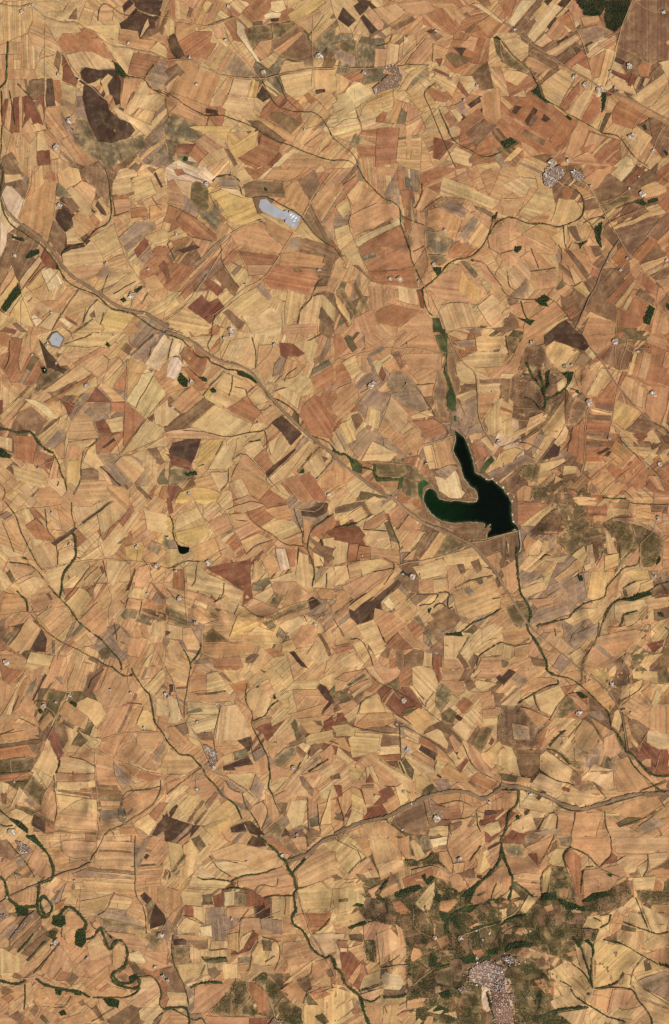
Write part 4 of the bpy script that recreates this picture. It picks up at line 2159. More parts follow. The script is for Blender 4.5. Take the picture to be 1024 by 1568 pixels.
o 850,140 900,100 940,130 920,200
s 910,210 950,120 975,150 930,250
o 980,160 1024,100 1024,210 960,220
l 700,950 780,910 850,910 840,940 760,960 720,970
l 680,905 720,905 710,930
o 640,880 800,800 960,780 990,830 860,920 700,890
g 840,960 940,890 1000,960 860,1020
s 640,960 780,970 840,1000 800,1024 650,1024
o 940,720 1024,690 1024,750 980,740
o 450,880 570,860 620,880 600,940 580,1024 430,1024
o 340,870 450,890 420,1024 330,970
s 220,980 270,880 340,880 330,980
g 200,1000 340,970 370,1000 230,1024
s 60,940 180,880 210,980 110,1010 60,980
s 110,780 180,780 340,860 260,880 110,850
o 0,760 100,750 90,850 0,870
o 0,640 180,670 170,710 0,700
l 0,640 100,660 90,690 0,680
D 450,145 490,140 530,170 490,180
W 85,900 108,892 112,915 98,922
b 560,690 610,720 600,750
g 60,330 160,350 170,440 70,430
l 230,370 300,330 200,410
g 1000,790 1024,780 1024,810
D 15,740 40,725 40,745
S outflow 3 270,0 310,30 350,45
S outflowb 1.6 350,45 430,60 510,120 590,200 650,260 665,320 670,360
S outflowc 3 670,360 710,390 740,460 770,510 800,515 830,560 880,610 930,655 1030,658
S outflowd 2 775,530 800,590 850,640 930,710 1010,770
P ehighway 2.2 0,700 40,715 120,720 200,755 280,780 360,825 440,850 500,860 580,845 680,800 780,775 860,765 1030,768
S highwaytrees 1.8 0,740 60,740 150,740 220,770 320,810 400,870 480,875 600,840 720,810 840,770 900,765
P vroadtwo 1.3 480,0 560,60 650,130 710,220 740,300 770,500
S ndrain 1.6 730,260 750,340 770,440 775,500
S southdrain 2.6 105,740 100,830 50,865 35,920 30,980 10,1030
S westhook 1.6 100,220 150,180 230,130 300,100 350,95 345,70
H 205,160 210,220 235,260
S hill 2 275,490 320,495 370,530 410,580
S hillb 1.6 290,470 340,420 390,380
S hillc 1.4 230,610 250,640 310,670 400,700 450,720
H 450,150 400,160 340,230 290,320
H 120,235 200,260 290,300
H 490,0 490,60 480,80
H 300,510 360,560 420,600 470,650
H 560,690 600,740 640,790
K 500,260 600,370 630,430
H 650,300 690,220 820,150 870,90
H 630,870 630,940 660,1010
H 450,880 430,1020
H 980,860 860,920 720,970
P sway 1 130,820 180,760
H 220,990 270,890 340,880 340,980
H 850,750 930,720 1010,680
K 900,370 840,500
K 970,510 940,620
S br 1.4 730,250 755,240
H 960,790 1000,850
@ 470,275 6
@ 670,95 5
@ 790,268 2
@ 175,770 3
Y 0,220 110,230 190,320 280,330 230,440 180,480 60,460 0,400
Y 400,540 500,570 500,690 430,620
T 0 5
G bstsotgo obotttlo otgttsgo gtotttob obtoogtb btootttg tbtooorr ototottr rroottbs
O 2000 2000 2227 2262 2222
b 0,30 40,20 110,110 70,150 0,130
o 170,160 220,60 300,180 330,260 240,250
o 320,90 370,100 370,180 340,210
t 380,30 590,30 560,120 460,140 380,100
o 390,180 470,150 540,150 510,190 400,210
b 530,190 830,215 830,230 540,205
g 440,230 530,200 830,240 820,260 450,250
s 530,210 830,235 820,250
t 510,270 830,290 820,380 700,360 520,310
b 610,80 800,95 800,105 610,90
t 600,20 820,40 820,180 580,180
g 820,150 880,20 930,0 900,70 840,240
B 880,130 900,105 918,115 895,145
o 920,100 980,20 1024,40 1024,130 960,200
b 1010,210 1024,200 1024,270 1000,260
o 850,320 1000,300 1024,330 1024,400 940,400 900,350
B 865,370 890,345 930,385 900,425
G 890,430 930,390 940,420 905,460
B 910,500 950,410 1010,480 1024,540 920,570
b 900,460 940,420 905,560
l 890,620 940,580 1020,570 960,690
o 640,580 830,600 890,660 890,720 800,690
c 790,720 860,700 895,760 880,780 800,770
o 890,700 1024,710 1024,800 930,830 800,770 880,780
l 780,770 830,770 900,850 840,850
o 720,840 770,800 830,850 800,880 730,880
t 690,680 730,660 770,690 760,760 720,820 690,780
g 560,450 700,450 880,530 880,560 640,510
l 620,500 890,560 890,580 630,540
t 500,400 690,360 640,440 560,470
o 390,490 430,450 530,530 510,560 400,560
o 390,600 460,560 460,650 410,660
o 330,650 390,690 440,780 380,880 250,830 300,700
t 530,660 610,600 640,680 680,720 560,760
o 500,760 560,720 680,720 680,800 570,870
b 400,880 440,830 480,860 430,915
r 340,880 380,820 430,840 400,890
b 320,870 370,800 380,810 330,870
o 250,820 320,700 340,710 270,830
b 215,830 360,650 370,660 240,825
G 170,760 280,635 290,645 180,765
b 130,720 270,600 310,630 180,740
G 100,700 240,570 250,580 120,715
b 70,680 190,560 230,570 110,690
g 0,600 80,530 140,560 60,640
t 0,520 70,480 100,500 0,580
s 0,680 100,730 160,790 120,830 0,840
b 70,860 90,835 140,850 130,880
s 0,840 70,830 120,870 20,880
o 130,880 220,840 330,900 380,950 250,900
o 510,860 570,870 660,790 680,850 560,950 520,920
r 600,950 660,900 680,910 620,960
o 540,950 700,920 780,950 740,990 560,980
o 50,300 40,370 100,400 220,420 230,310 170,315
o 245,310 310,330 290,380 250,360
s 380,380 430,340 480,390 470,420 420,420
b 330,390 360,335 365,345 340,400
r 340,420 410,380 370,450 340,460
o 0,210 70,170 80,210 40,250
o 50,260 100,260 110,290 60,300
o 130,260 200,255 190,285 130,285
g 90,140 150,110 160,190 110,190
s 450,290 500,290 500,330 470,330
b 440,300 460,290 460,330 440,335
o 340,610 360,580 440,690 420,700
s 870,870 930,870 970,910 980,990 860,1010 780,1010 850,950
t 790,1024 960,900 990,1050 850,1050
s 850,1070 970,960 1000,1070 920,1140 860,1120
b 650,1130 780,1040 820,1070 720,1152 670,1152
t 450,1140 600,1030 650,1130 600,1152
b 560,1060 590,1040 640,1130 610,1130
o 380,980 440,960 540,960 560,1010 450,1050
o 220,940 330,930 360,1000 330,1040 240,1040
o 0,920 120,930 160,960 90,1010 0,1000
b 0,930 40,920 90,960 20,970
r 10,990 60,960 90,990 50,1020
s 160,1020 190,1000 210,1030 180,1050
b 180,1070 220,1030 240,1060 210,1110
o 0,1080 40,1050 130,1100 100,1152 0,1152
b 20,1090 50,1070 60,1100
b 60,1110 110,1070 150,1100 130,1150
o 200,1152 260,1060 360,1100 330,1152
l 240,1110 260,1090 310,1140 290,1152
r 330,1140 350,1110 380,1130
o 380,1120 500,1080 540,1130 500,1152 390,1152
b 480,1020 510,1000 530,1030 500,1040
t 260,1000 290,980 310,1000 280,1030
W 630,1000 690,990 730,1010 720,1050 660,1040
W 170,0 210,0 250,50 240,70 190,30
W 330,500 400,490 405,540 370,565 320,540
W 460,600 480,570 520,570 525,650 500,685 465,670
W 90,420 180,440 170,490 110,490
D 790,860 840,840 850,870 800,890
b 720,860 770,840 830,890 770,900
W 340,940 380,950 370,980 340,970
W 450,940 500,950 500,975 460,970
W 360,1080 390,1060 410,1090 370,1100
W 640,560 660,600 690,620 680,630 650,590
o 560,540 590,510 620,540 590,560
S meander 6 160,0 220,35 250,70 285,100 310,150 335,210 325,260 290,280 240,290
S meanderb 4 -5,250 30,270 45,340 60,390 110,430 180,440 225,435
S meanderc 5 240,280 235,350 230,420 240,480 285,510 330,450 310,400 270,365 245,390 265,470 290,500
S meanderd 6 330,500 370,495 380,460 420,430 465,455 500,495 530,530 525,560 500,600
S meandere 3.5 520,635 570,625 605,580 625,560
S meanderf 4 625,560 640,630 660,690 685,695 695,660 745,630 780,680 788,730 770,790 720,820 685,845 680,870 720,910 780,935 840,935 860,910 850,860
S meanderg 2 850,860 930,855 975,905 990,970 975,1020 1000,1060 1030,1060
S meanderh 2 860,930 830,970 760,995 700,985 620,995 570,990
S southbelt 3.4 0,885 70,905 130,905 160,875
S southbeltb 4 220,875 260,905 320,920 370,945 450,950 500,960 550,985
S innerloop 3 690,840 710,880 750,905 810,900 840,870
S swside 1.4 560,530 570,560 600,570
S uptrib 1.4 50,45 110,110 170,180 210,250 
P swroad 1.4 -5,415 40,380 120,340 220,300 270,280 330,255 400,215 500,195 560,160
P swroadb 1.2 560,150 610,70 640,0
K 560,130 460,145 380,110 370,0
H 830,0 820,120 835,220 830,350 890,460 900,600
H 600,480 660,450 700,350
K 390,680 460,800 540,960 570,1010
P swtrack 1 220,860 160,870 80,870
S bottomline 1.2 160,900 160,1000 150,1060
H 330,1050 400,1050 440,980
H 560,1140 700,1050
S corner 1.4 1000,1080 940,1130
H 380,560 380,620
S greenfield 2.2 110,710 210,600
S greenfieldb 2 170,765 280,640
H 210,840 370,650
X 300,580 340,560 380,600 330,640 270,600
K 500,330 490,470
V swtown 95,30 140,40 190,80 170,120 130,110
V swtownb 90,230 130,240 140,250 95,255
V swtownc 0,480 30,475 50,490 20,510
V swtownd 50,640 110,560 180,480 215,460 200,500 140,560 80,640
@ 340,650 5
@ 325,675 3
@ 535,745 3
@ 985,610 6
@ 460,275 2
@ 950,800 3
@ 40,375 2
@ 1000,860 4
@ 20,150 3
T 1 5
G gsootbbt sgsottoo tsosttot oboblrss gsgossos osssrtoo btstbtts goooblts ooolblss
O 2222 2222 4422 2222 2222
B 485,60 520,0 570,10 610,60 530,65
r 580,0 650,10 760,120 700,100
b 680,20 720,0 750,20 800,90 850,110 780,130 720,80
o 750,10 850,0 860,80 800,90
R 580,380 630,370 630,440 600,450 
B 535,440 590,380 635,430 630,500 540,500
R 480,360 500,330 580,370 585,420 540,430 480,420
l 415,350 490,350 480,430 410,430
c 345,340 412,340 410,430 350,430
R 280,370 340,340 345,430 285,430
l 215,360 270,355 280,420 220,420
g 235,440 345,430 350,490 280,530 240,545
R 105,430 160,425 160,495 105,490
s 90,340 210,345 210,430 150,425 100,420
s 165,430 230,435 230,540 160,500
o 360,440 530,430 535,490 460,500 370,510
o 460,510 570,500 570,580 450,570
g 575,505 640,500 640,580 580,575
g 640,510 705,510 700,600 645,590
s 640,390 720,380 710,500 640,490
t 725,370 770,370 780,470 740,500 720,480
o 710,500 770,500 780,570 840,600 710,560
R 390,720 530,580 560,610 510,700 430,720
o 530,580 700,560 840,610 700,640 560,610
s 440,700 450,620 530,580 470,680
t 370,600 440,590 440,710 380,690
s 270,640 370,640 380,690 260,700
c 205,560 270,545 275,615 210,610
s 60,560 110,500 210,540 200,590 100,590
o 40,600 180,610 250,640 120,640
B 40,630 115,630 115,670 40,665
b 120,640 245,630 245,690 190,700
l 40,680 130,680 130,750 40,740
s 135,680 190,690 190,760 140,760
l 230,770 240,740 360,740 370,770 300,780
s 520,720 560,650 600,720 600,800 530,780
l 580,640 640,640 640,700 590,700
s 600,790 650,650 695,650 690,760 640,780
o 710,650 860,640 880,700 950,740 760,790 700,730
t 500,830 520,790 640,790 660,850 580,820
G 430,740 510,740 515,780 435,775
o 425,790 510,785 480,830 430,820
s 340,780 430,780 430,870 350,880
b 255,810 300,800 330,840 290,870 260,850
s 60,790 210,770 210,850 90,900
s 110,910 250,870 250,850 200,880 140,930
b 0,810 40,800 120,950 50,960 0,890
s 0,950 120,960 120,1040 0,1040
o 170,930 300,900 400,910 340,1000 220,1090 160,1040
o 240,1100 500,1110 500,1152 250,1152
l 270,1080 340,990 410,940 405,1100 320,1095
l 405,950 420,870 470,890 490,970 490,1010 410,1090
l 410,1090 500,1000 560,1080 620,1100 500,1105
r 480,890 520,890 620,960 620,1060 560,1080 540,1010 510,970
l 520,880 600,830 690,920 680,1000 650,1050 600,930
l 660,1060 700,990 820,1050 835,1152 720,1152
R 500,1120 620,1110 640,1152 500,1152
s 840,1152 830,1040 900,960 1024,920 1024,1152
l 855,1000 870,960 930,1030 860,1030
o 700,940 790,880 860,940 820,1020 
r 880,960 940,920 1000,960 910,1000
t 700,910 830,800 920,740 880,830 770,890
o 880,830 890,770 970,750 1010,800 910,880
b 970,820 1010,800 1024,850 990,860
b 800,900 870,850 890,930 850,950
s 780,0 940,50 1024,20 1024,90 960,60
s 870,20 1024,0 960,0
t 790,220 870,130 960,60 1024,120 1024,240 870,320 800,320
s 1000,460 1024,440 1024,480
s 790,330 940,280 1010,350 1000,440 820,450 790,370
r 830,470 1010,470 990,540 890,590
o 780,490 830,470 880,590 840,570
s 890,600 1024,590 1024,700 970,730
o 870,640 890,610 970,740 930,720
t 270,100 420,40 560,70 680,100 660,190 600,220 430,160 300,150
s 260,170 300,150 430,165 600,220 430,250 330,210
o 430,260 600,230 700,190 770,260 770,350 600,300 540,330 430,300
s 160,230 300,270 390,280 350,320 130,310
s 180,140 290,250 200,260 160,220
s 0,30 90,50 110,170 30,220 
l 25,220 100,110 115,120 50,210
B 0,200 20,215 20,250 0,270
l 150,20 200,0 240,60 200,100
s 100,60 150,30 220,170 130,260 70,310
o 0,310 70,330 100,420 40,540 0,500
o 560,360 600,300 700,330 760,360 640,370
s 0,590 40,590 30,700 0,760
o 0,770 40,790 0,800
b 30,590 20,560 90,440 105,440 80,510
r 1000,240 1024,240 1024,270
l 900,1100 950,1080 990,1130 960,1152 920,1130
o 20,1060 90,1080 130,1120 120,1152 20,1152
g 140,1090 210,1090 230,1120 160,1130
o 440,840 480,840 470,880
S finalriver 4 560,0 610,40 670,90 690,130 730,155 745,210 775,240 780,290 795,330 770,350 785,420 790,460 765,485 775,550 830,575 860,620 880,680 920,720 975,745
S finalriverb 4 975,745 1010,725 1024,770 1024,800
S trib 3 845,140 820,180 790,200 770,235
P sroad 2 1030,0 960,20 910,70 870,110 800,135 740,155
S cross 2.2 600,385 640,370 700,365 770,365
S crossb 2 330,330 400,315 460,325 490,330
S crossc 1.6 180,250 220,270 310,265 390,280 400,300
S crossd 1.4 390,280 440,245 560,235 660,205
S crosse 1.2 265,120 310,200 390,250
S lowerleft 1.4 35,600 25,700 40,790 110,930 135,1040
S lowgut 3 140,930 220,900 280,890 340,900
S lowgutb 2.4 220,740 230,765 300,750 360,745
S lowriver 3 -5,1055 60,1045 110,1050 130,1080 135,1152
S lowriverb 2 40,1060 130,1110 170,1135 220,1115 240,1150
H 580,620 690,640 690,750 660,830
H 560,650 520,700 515,790 490,830
K 280,530 320,590 430,560 460,510 540,480 630,420
H 440,620 450,520 500,450
K 570,510 700,460
P seroad 1.2 790,330 830,450 880,590 970,740 1030,860
S sidehedge 1.4 880,605 940,570 1000,500
H 870,70 855,0
K 300,150 480,155
P villagetrack 1 480,890 490,950 520,980 490,1010
P villagetrackb 1 620,990 650,1060 650,1100
H 800,890 880,850 890,770
H 780,320 860,310
S strees 1.6 830,1020 870,950
S treesd 1.6 910,1100 960,1140
K 0,100 50,170 100,190 100,240
K 100,420 70,320 280,335
H 100,490 160,500 220,540
H 210,850 235,790
H 600,770 660,730
H 540,330 580,290 670,320 680,260
H 260,700 370,690
K 690,950 860,810
X 280,1070 340,990 410,890 480,890 500,1000 410,1090
X 520,880 600,830 690,920 680,1000 650,1050 600,930
X 660,1060 700,990 820,1050 835,1152 720,1152
X 410,1090 500,1000 560,1080 620,1100 500,1105
V svillage 650,1110 680,1130 710,1140 700,1152 620,1152
@ 705,120 4
@ 490,155 2
@ 395,505 2
@ 790,10 2
@ 5,885 3
T 2 5
G sotlocoo soltoooo tlblDoto slrbllDs tsrblDlb totllllb roltlllp otslsllp ssotsllp
O 2432 2222 2222 2222 2222
t 210,0 300,0 410,90 410,150 330,150 260,200
o 300,0 460,0 465,130 415,130 400,80
s 465,30 490,20 555,110 540,125 490,125
G 470,0 580,0 590,80 540,90 490,20
c 580,20 700,0 690,50 610,70
o 690,120 700,0 910,0 900,60 800,150 740,160
b 640,60 690,50 690,80 640,80
s 0,40 60,0 120,20 190,120 90,230 0,130
o 60,265 210,120 280,250 200,260
o 120,20 200,0 230,110 200,130
b 0,230 50,260 0,280
l 130,230 180,240 240,290 230,310 170,280
c 180,230 210,210 240,250 200,260
s 70,290 120,280 180,320 190,350 150,350
s 0,330 110,300 190,380 180,430 100,450 0,480
s 0,490 150,470 200,520 100,560 0,530
l 25,390 80,375 85,395 30,405
D 110,430 140,410 185,420 170,440
t 260,170 340,150 420,150 440,190 290,270 
r 415,260 600,190 610,240 540,290 430,310
b 350,220 380,280 390,310 320,360 280,340 320,300
o 330,300 380,280 400,330 300,380 270,360
o 200,330 290,290 240,350 260,380 230,380
s 495,400 560,320 615,280 610,360 580,450 545,458 500,430
r 355,400 400,390 470,460 400,475 360,440
b 390,360 460,340 520,350 480,420 430,410
b 380,500 470,480 490,580 550,580 430,620 400,560
l 320,400 350,390 380,460 370,480 330,470
b 470,440 500,420 560,480 530,540 550,580 490,560
b 580,470 640,480 680,540 600,530
b 270,500 310,460 390,480 360,530 280,530
b 180,400 280,380 330,460 270,500 200,510
o 180,540 260,520 350,540 260,720 180,700
t 260,600 340,560 440,670 350,700 280,800
o 370,530 410,560 440,670 390,640
b 440,620 600,600 650,640 540,680 470,670
o 465,750 480,680 520,690 540,730 480,770
o 620,630 690,610 710,660 650,690
l 500,740 640,680 650,760 560,800
o 640,400 640,450 700,460 760,400 740,380
l 620,330 700,320 760,350 750,380 650,400
o 700,250 760,230 810,310 760,340 720,310
b 760,230 850,200 860,260 800,260
B 870,240 910,235 900,260 870,255
o 640,180 700,220 690,290 650,240
o 640,100 690,90 730,180 720,230 640,150
t 720,170 800,160 790,220 740,230
s 860,230 900,80 960,190 900,230
o 920,60 1024,0 1024,60 980,150
B 940,75 1024,35 1010,60 940,90
o 830,400 870,300 960,240 1024,180 1024,330 930,400 860,420
b 870,360 920,335 930,345 880,370
b 880,420 930,400 970,440 900,470
s 950,400 980,390 1000,430 970,430
b 760,490 850,460 900,480 830,560 780,520
b 700,540 770,560 740,600 700,590
o 820,560 870,530 920,540 860,570
b 720,640 800,620 860,640 880,700 760,760 720,700
b 800,600 900,580 1024,590 1024,700 950,760 880,720
r 840,700 900,690 920,720 860,740
R 30,700 70,650 150,780 110,870 60,890 40,770
s 0,640 30,690 40,810 0,800
c 35,685 75,685 75,705 35,705
r 10,640 80,640 80,680 30,680
t 80,690 170,660 190,740 160,770
R 110,910 155,850 155,950
o 70,890 165,770 150,850 110,910
s 155,930 180,860 280,820 270,920 170,950
c 285,860 310,830 400,850 430,900 390,945 300,935
b 300,940 400,945 420,900 430,940 400,980 300,975
l 190,650 230,660 250,770 210,750
l 90,600 170,600 170,650 100,640
s 0,600 70,590 60,630 0,630
o 0,540 70,560 70,590 0,590
s 280,990 440,985 430,1010 290,1015
t 160,970 280,930 270,1010 200,1015
o 190,1020 280,1020 290,1152 220,1152
t 300,1040 400,1020 380,1152 290,1152
o 0,900 40,910 140,970 150,1010 110,980 0,1040
s 0,1050 110,1000 120,1050 20,1130 0,1120
r 100,1070 150,1040 160,1070 110,1090
o 30,1152 150,1080 180,1152
o 380,1100 440,1060 470,1090 410,1115
s 570,1070 620,1035 690,1050 650,1090
s 480,1152 520,1110 540,1130 520,1152
o 540,1152 570,1100 610,1100 600,1152
s 670,1090 740,1075 750,1120
b 20,930 50,920 100,960
o 440,1000 560,980 540,1050 440,1050
b 470,930 600,890 690,920 620,990 480,990
b 570,760 660,820 620,860 500,900 480,870
l 600,830 720,800 720,920 620,890
b 700,760 760,740 800,820 760,900 720,880
s 615,920 650,910 650,950 620,960
b 700,960 800,1000 820,1100 780,1152 700,1100
s 440,870 460,860 480,910 450,930
W 370,340 520,290 540,310 440,370 380,370
W 600,390 620,340 650,360 640,400
W 530,240 560,230 560,260 600,240 620,260 570,300
W 640,460 690,470 710,600 690,600 670,550
W 720,480 780,560 770,580 710,520
W 740,460 820,430 890,420 830,470
W 770,370 800,340 880,290 840,370
W 575,800 590,710 630,740 610,800
W 930,700 1000,680 1000,720 940,730
W 110,550 200,520 190,540 110,560
W 600,1070 640,1030 700,1060
W 640,960 700,940 720,980 660,990
W 760,740 860,720 880,770 800,780
S lastriver 5 0,810 40,830 55,890 90,935 150,965 175,1010 180,1080 205,1130 215,1152
S northvein 3 1030,70 1015,150 970,220 900,270 850,330
S valveg 4 690,600 695,520 720,480 780,450 850,430
S vegb 3 850,560 930,550 1024,525
S vegc 2.4 630,810 710,785
S vegd 2.4 280,330 320,280 330,270
S vege 3 90,560 200,530
S vegf 3 300,985 400,985 440,960
S gully 2 260,360 290,370
S gullyb 1.6 150,950 240,925 290,900
S gullyc 1.6 180,1000 240,1020 280,980
S towngreen 3 930,950 960,1040 1000,1130
S towngreenb 2.2 985,950 1005,1040 1020,1120
S towngreenc 3 870,780 900,750 960,740
P townroad 1.2 470,210 540,190 620,180 690,220 720,240
P townlink 1 800,600 900,570 1030,520
P townroadb 1.2 290,810 370,790 450,790
K 480,440 480,540
K 290,800 300,650
H 280,810 400,730
H 0,10 190,120 90,230
H 410,100 465,190
H 700,0 690,90 730,170 720,230
S topbush 2 520,150 570,140 610,100
S topbushb 2 430,150 500,150
S wood 1.8 830,150 900,60
S northhedge 1.4 960,380 990,290
H 380,1100 440,1060 530,1080 580,1060
H 310,1040 320,1080
H 850,860 1024,560
P castleroad 1 480,910 550,860 600,820
H 100,50 190,120
X 180,380 330,340 470,330 620,250 850,330 1024,400 1024,700 760,760 700,900 600,1050 440,1000 440,680 350,540 200,520
X 700,900 760,760 900,900 900,1152 500,1152 500,1060 640,1000
X 180,640 250,640 260,780 200,760
X 640,100 520,150 420,150 430,190 640,170 700,220
V town 820,820 930,760 1040,800 1040,960 960,940 880,900 820,880
V townsouth 960,940 1030,960 1060,1152 990,1152 970,1050
V townwest 760,930 800,910 810,950 780,960
@ 765,140 4
@ 615,620 4
@ 775,625 5
@ 870,580 2
@ 950,595 3
@ 910,635 2
@ 870,750 3
T 3 5
G sobttoot ootototo ttlrostt llDolbls bblblsst bDbssttt lblstost lltssstg llsssott
O 2222 2222 2224 2622 2222
l 290,250 320,185 395,190 420,280 390,330 280,345
r 375,120 430,75 480,130 490,350 480,410 460,350 440,260
l 400,190 440,300 470,410 400,400 410,340
o 350,330 380,315 410,320 400,370 350,365
s 245,340 250,230 300,180 305,210 270,340
o 440,70 520,100 600,180 670,110 670,0 430,0
R 605,180 680,105 705,125 705,160
o 490,210 600,190 720,260 660,330 500,360
o 605,200 740,170 760,240 720,260
s 700,160 760,120 830,220 770,230
t 690,0 1024,0 1024,60 900,110 820,170 700,110
s 890,110 1024,100 1000,170 910,200
s 830,190 890,150 890,230 860,260
b 780,240 830,210 840,240 800,260
b 915,200 1024,140 1024,200 980,190
o 930,200 1024,200 1024,240 990,290
s 800,260 940,240 930,320 820,320
r 940,250 980,290 980,340 930,340
l 990,280 1024,250 1024,340 990,340
l 820,330 1024,350 1024,400 920,430 840,390
b 660,340 760,270 800,280 810,380 740,430 690,400
D 490,400 560,350 640,340 660,360 540,400 500,410
b 500,410 600,380 680,360 690,420 640,470 510,450
s 740,430 800,370 850,400 860,470 780,440
s 770,460 850,480 900,580 850,570 780,520
s 850,420 1024,510 1000,590 920,590
o 920,420 1024,420 1024,490
s 500,540 520,490 600,480 610,550 560,570
o 670,530 710,450 745,510 740,540
s 590,490 660,480 650,530 610,540
o 660,540 740,540 700,610 660,600
b 620,630 710,590 700,660
l 740,550 830,570 820,590 740,580
t 720,630 760,580 870,590 850,720 760,660
s 870,660 950,600 1024,630 1000,690 880,700
o 860,720 1024,690 1024,790 960,780
s 425,460 460,440 490,465 440,475
s 490,660 520,640 550,670 550,740 545,870 530,830 510,740
s 440,650 490,700 520,840 480,800
s 550,750 570,630 670,660 790,670 850,730 740,830 720,880 600,920 560,920
b 680,710 710,710 700,750
s 740,900 750,840 790,850 790,930 740,930
s 800,830 870,750 960,780 990,830 830,880
l 870,770 900,750 920,820 880,830
g 830,890 990,830 1024,840 1024,900 870,940
s 800,890 860,930 1024,1010 1024,1050 830,980
t 840,1000 1024,1060 1024,1152 930,1152
o 570,940 670,930 650,1080 540,1030
o 650,1080 680,940 800,945 820,990 740,1030
o 760,1030 800,980 810,1000 770,1040
s 680,1080 760,1060 800,1120 700,1120
s 340,1080 440,1060 520,1050 480,1152 420,1140
s 300,1010 440,940 520,1030 400,1010 320,1050
o 200,880 260,870 300,960 260,960
r 290,920 320,920 310,970 295,970
s 440,770 520,850 450,870 400,780
s 290,820 370,780 440,860 360,890 300,860
s 330,910 420,920 430,1000 370,980
o 395,720 450,700 460,730 410,740
o 170,680 240,700 330,740 250,740 200,750
s 160,680 240,710 230,750 190,750
b 390,460 490,480 500,540 400,540
b 200,450 350,420 380,540 230,540
o 260,430 310,415 320,450 280,460
b 430,560 590,570 570,620 520,620 460,600
o 20,130 150,150 220,190 240,280 120,270 50,210
s 60,240 130,220 230,230 230,270 110,260
o 90,280 250,290 240,350 180,350
G 70,280 100,290 170,350 110,340
G 20,60 110,50 150,130 40,120
R 30,0 140,0 120,40 30,40
g 140,15 200,10 200,40 140,45
R 155,110 215,110 220,180
o 150,70 310,0 300,70 230,170 215,110
s 280,160 330,80 380,80 380,160 310,175
G 350,20 420,0 410,60 360,60
s 0,370 60,320 110,370 40,390
s 110,460 160,360 220,370 150,470
s 70,400 110,390 100,440
o 0,200 60,260 40,330 0,360
s 0,450 30,440 30,500 0,510
o 0,580 70,540 60,600 20,600
o 80,590 110,550 180,580 120,600
W 340,390 400,400 500,440 510,460 400,450
W 240,350 330,340 340,390 250,390
W 0,530 60,500 150,470 100,490 0,550
W 20,680 90,640 190,650 190,670 60,690 20,710
W 500,640 530,630 560,660 570,700 555,740 550,670
W 430,610 480,650 480,680 460,680
W 640,230 680,230 670,250
S riverjoin 3 0,0 10,130 50,220 70,270 55,350 40,390
S riverjoinb 2.4 75,280 130,320 190,370
S valley 3 0,540 70,500 150,480
S vineA 2.4 485,680 510,760 540,860 560,930
S vineB 2.4 550,740 540,830 550,890 560,930
S vineC 2 560,930 640,920 700,900 750,840
S vineD 2 560,930 680,925 790,935 825,970 830,1000 880,1060 920,1110 920,1152
S vineE 2.2 430,930 450,980 530,1035 600,1075 650,1110 760,1140
S vineF 3 230,1100 340,1060 440,1045 530,1045
S vineG 2 250,1145 340,1120 400,1140
S vineH 2 360,880 430,920
S vineI 2 430,780 500,840 550,910
S vineJ 2 750,530 850,570 950,600 1024,590
S vineK 1.6 620,630 740,660 850,730 960,790
S vineL 3 970,790 1024,805
H 790,910 800,830 870,740
H 430,0 420,70 380,120 400,200 430,280
S vtop 2.2 425,60 380,110 385,150 410,190
S vtopb 1.6 430,70 520,110 560,160 600,190
S vtopc 1.4 485,350 490,200 560,180
H 220,190 280,90 320,0
H 240,340 240,230 290,180
H 670,0 680,110 600,190
H 610,200 720,250
H 890,110 900,200 870,250
S mh 1.6 820,380 890,560
S dotted 1.6 600,560 660,530 670,480
S vinetop 2 560,500 600,520
S vinem 2 250,600 300,690
S vinemb 2 180,620 140,540 190,530
P tlink 1 0,510 60,490 110,440
H 870,940 1024,1030
K 650,1080 680,940
K 860,740 980,690
H 0,600 60,560 150,550 200,560
X 0,560 220,400 340,340 500,440 500,640 430,780 330,740 180,660 0,700
X 20,700 200,760 300,880 290,1000 330,1060 430,1150 80,1152 60,900 0,760
X 290,250 320,185 395,190 420,280 450,400 280,345
X 490,410 640,340 760,270 810,380 690,460 510,460
X 820,330 1024,340 1024,400 860,410
X 430,560 590,570 570,640 460,620
V towneast 10,740 60,730 100,750 90,780 20,780
V townstrip 0,880 30,960 60,1060 80,1152 0,1152
V townbit 40,960 70,960 90,1010 60,1000
@ 540,970 3
"""

# ------------------------------------------------------------------ colours (as the survey reads them)
PAL = dict(c=(215,184,134), s=(206,168,117), y=(205,165,106), t=(200,156,109), o=(192,144,101), r=(168,115,80),
           R=(131,82,60), b=(132,99,72), B=(83,61,47), g=(154,125,100), G=(119,104,78), l=(106,88,59),
           D=(50,57,33), p=(219,187,152), k=(106,88,58), n=(184,177,168), W=(58,60,36), m=(68,76,44), v=(50,84,42))
MOT = dict(G=.6, l=.35, g=.4, B=.14, b=.3, r=.2, R=.15, k=.5, D=.1, W=0, n=0, m=.15, v=.05)     # how patchy a cover is
def lin(c):
    out = []
    for v, k in zip(c, GAIN):
        v = v / 255.0
        v = v / 12.92 if v <= 0.04045 else ((v + 0.055) / 1.055) ** 2.4
        out.append(v / k)
    return np.array(out)
LINP = {k: lin(v) for k, v in PAL.items()}

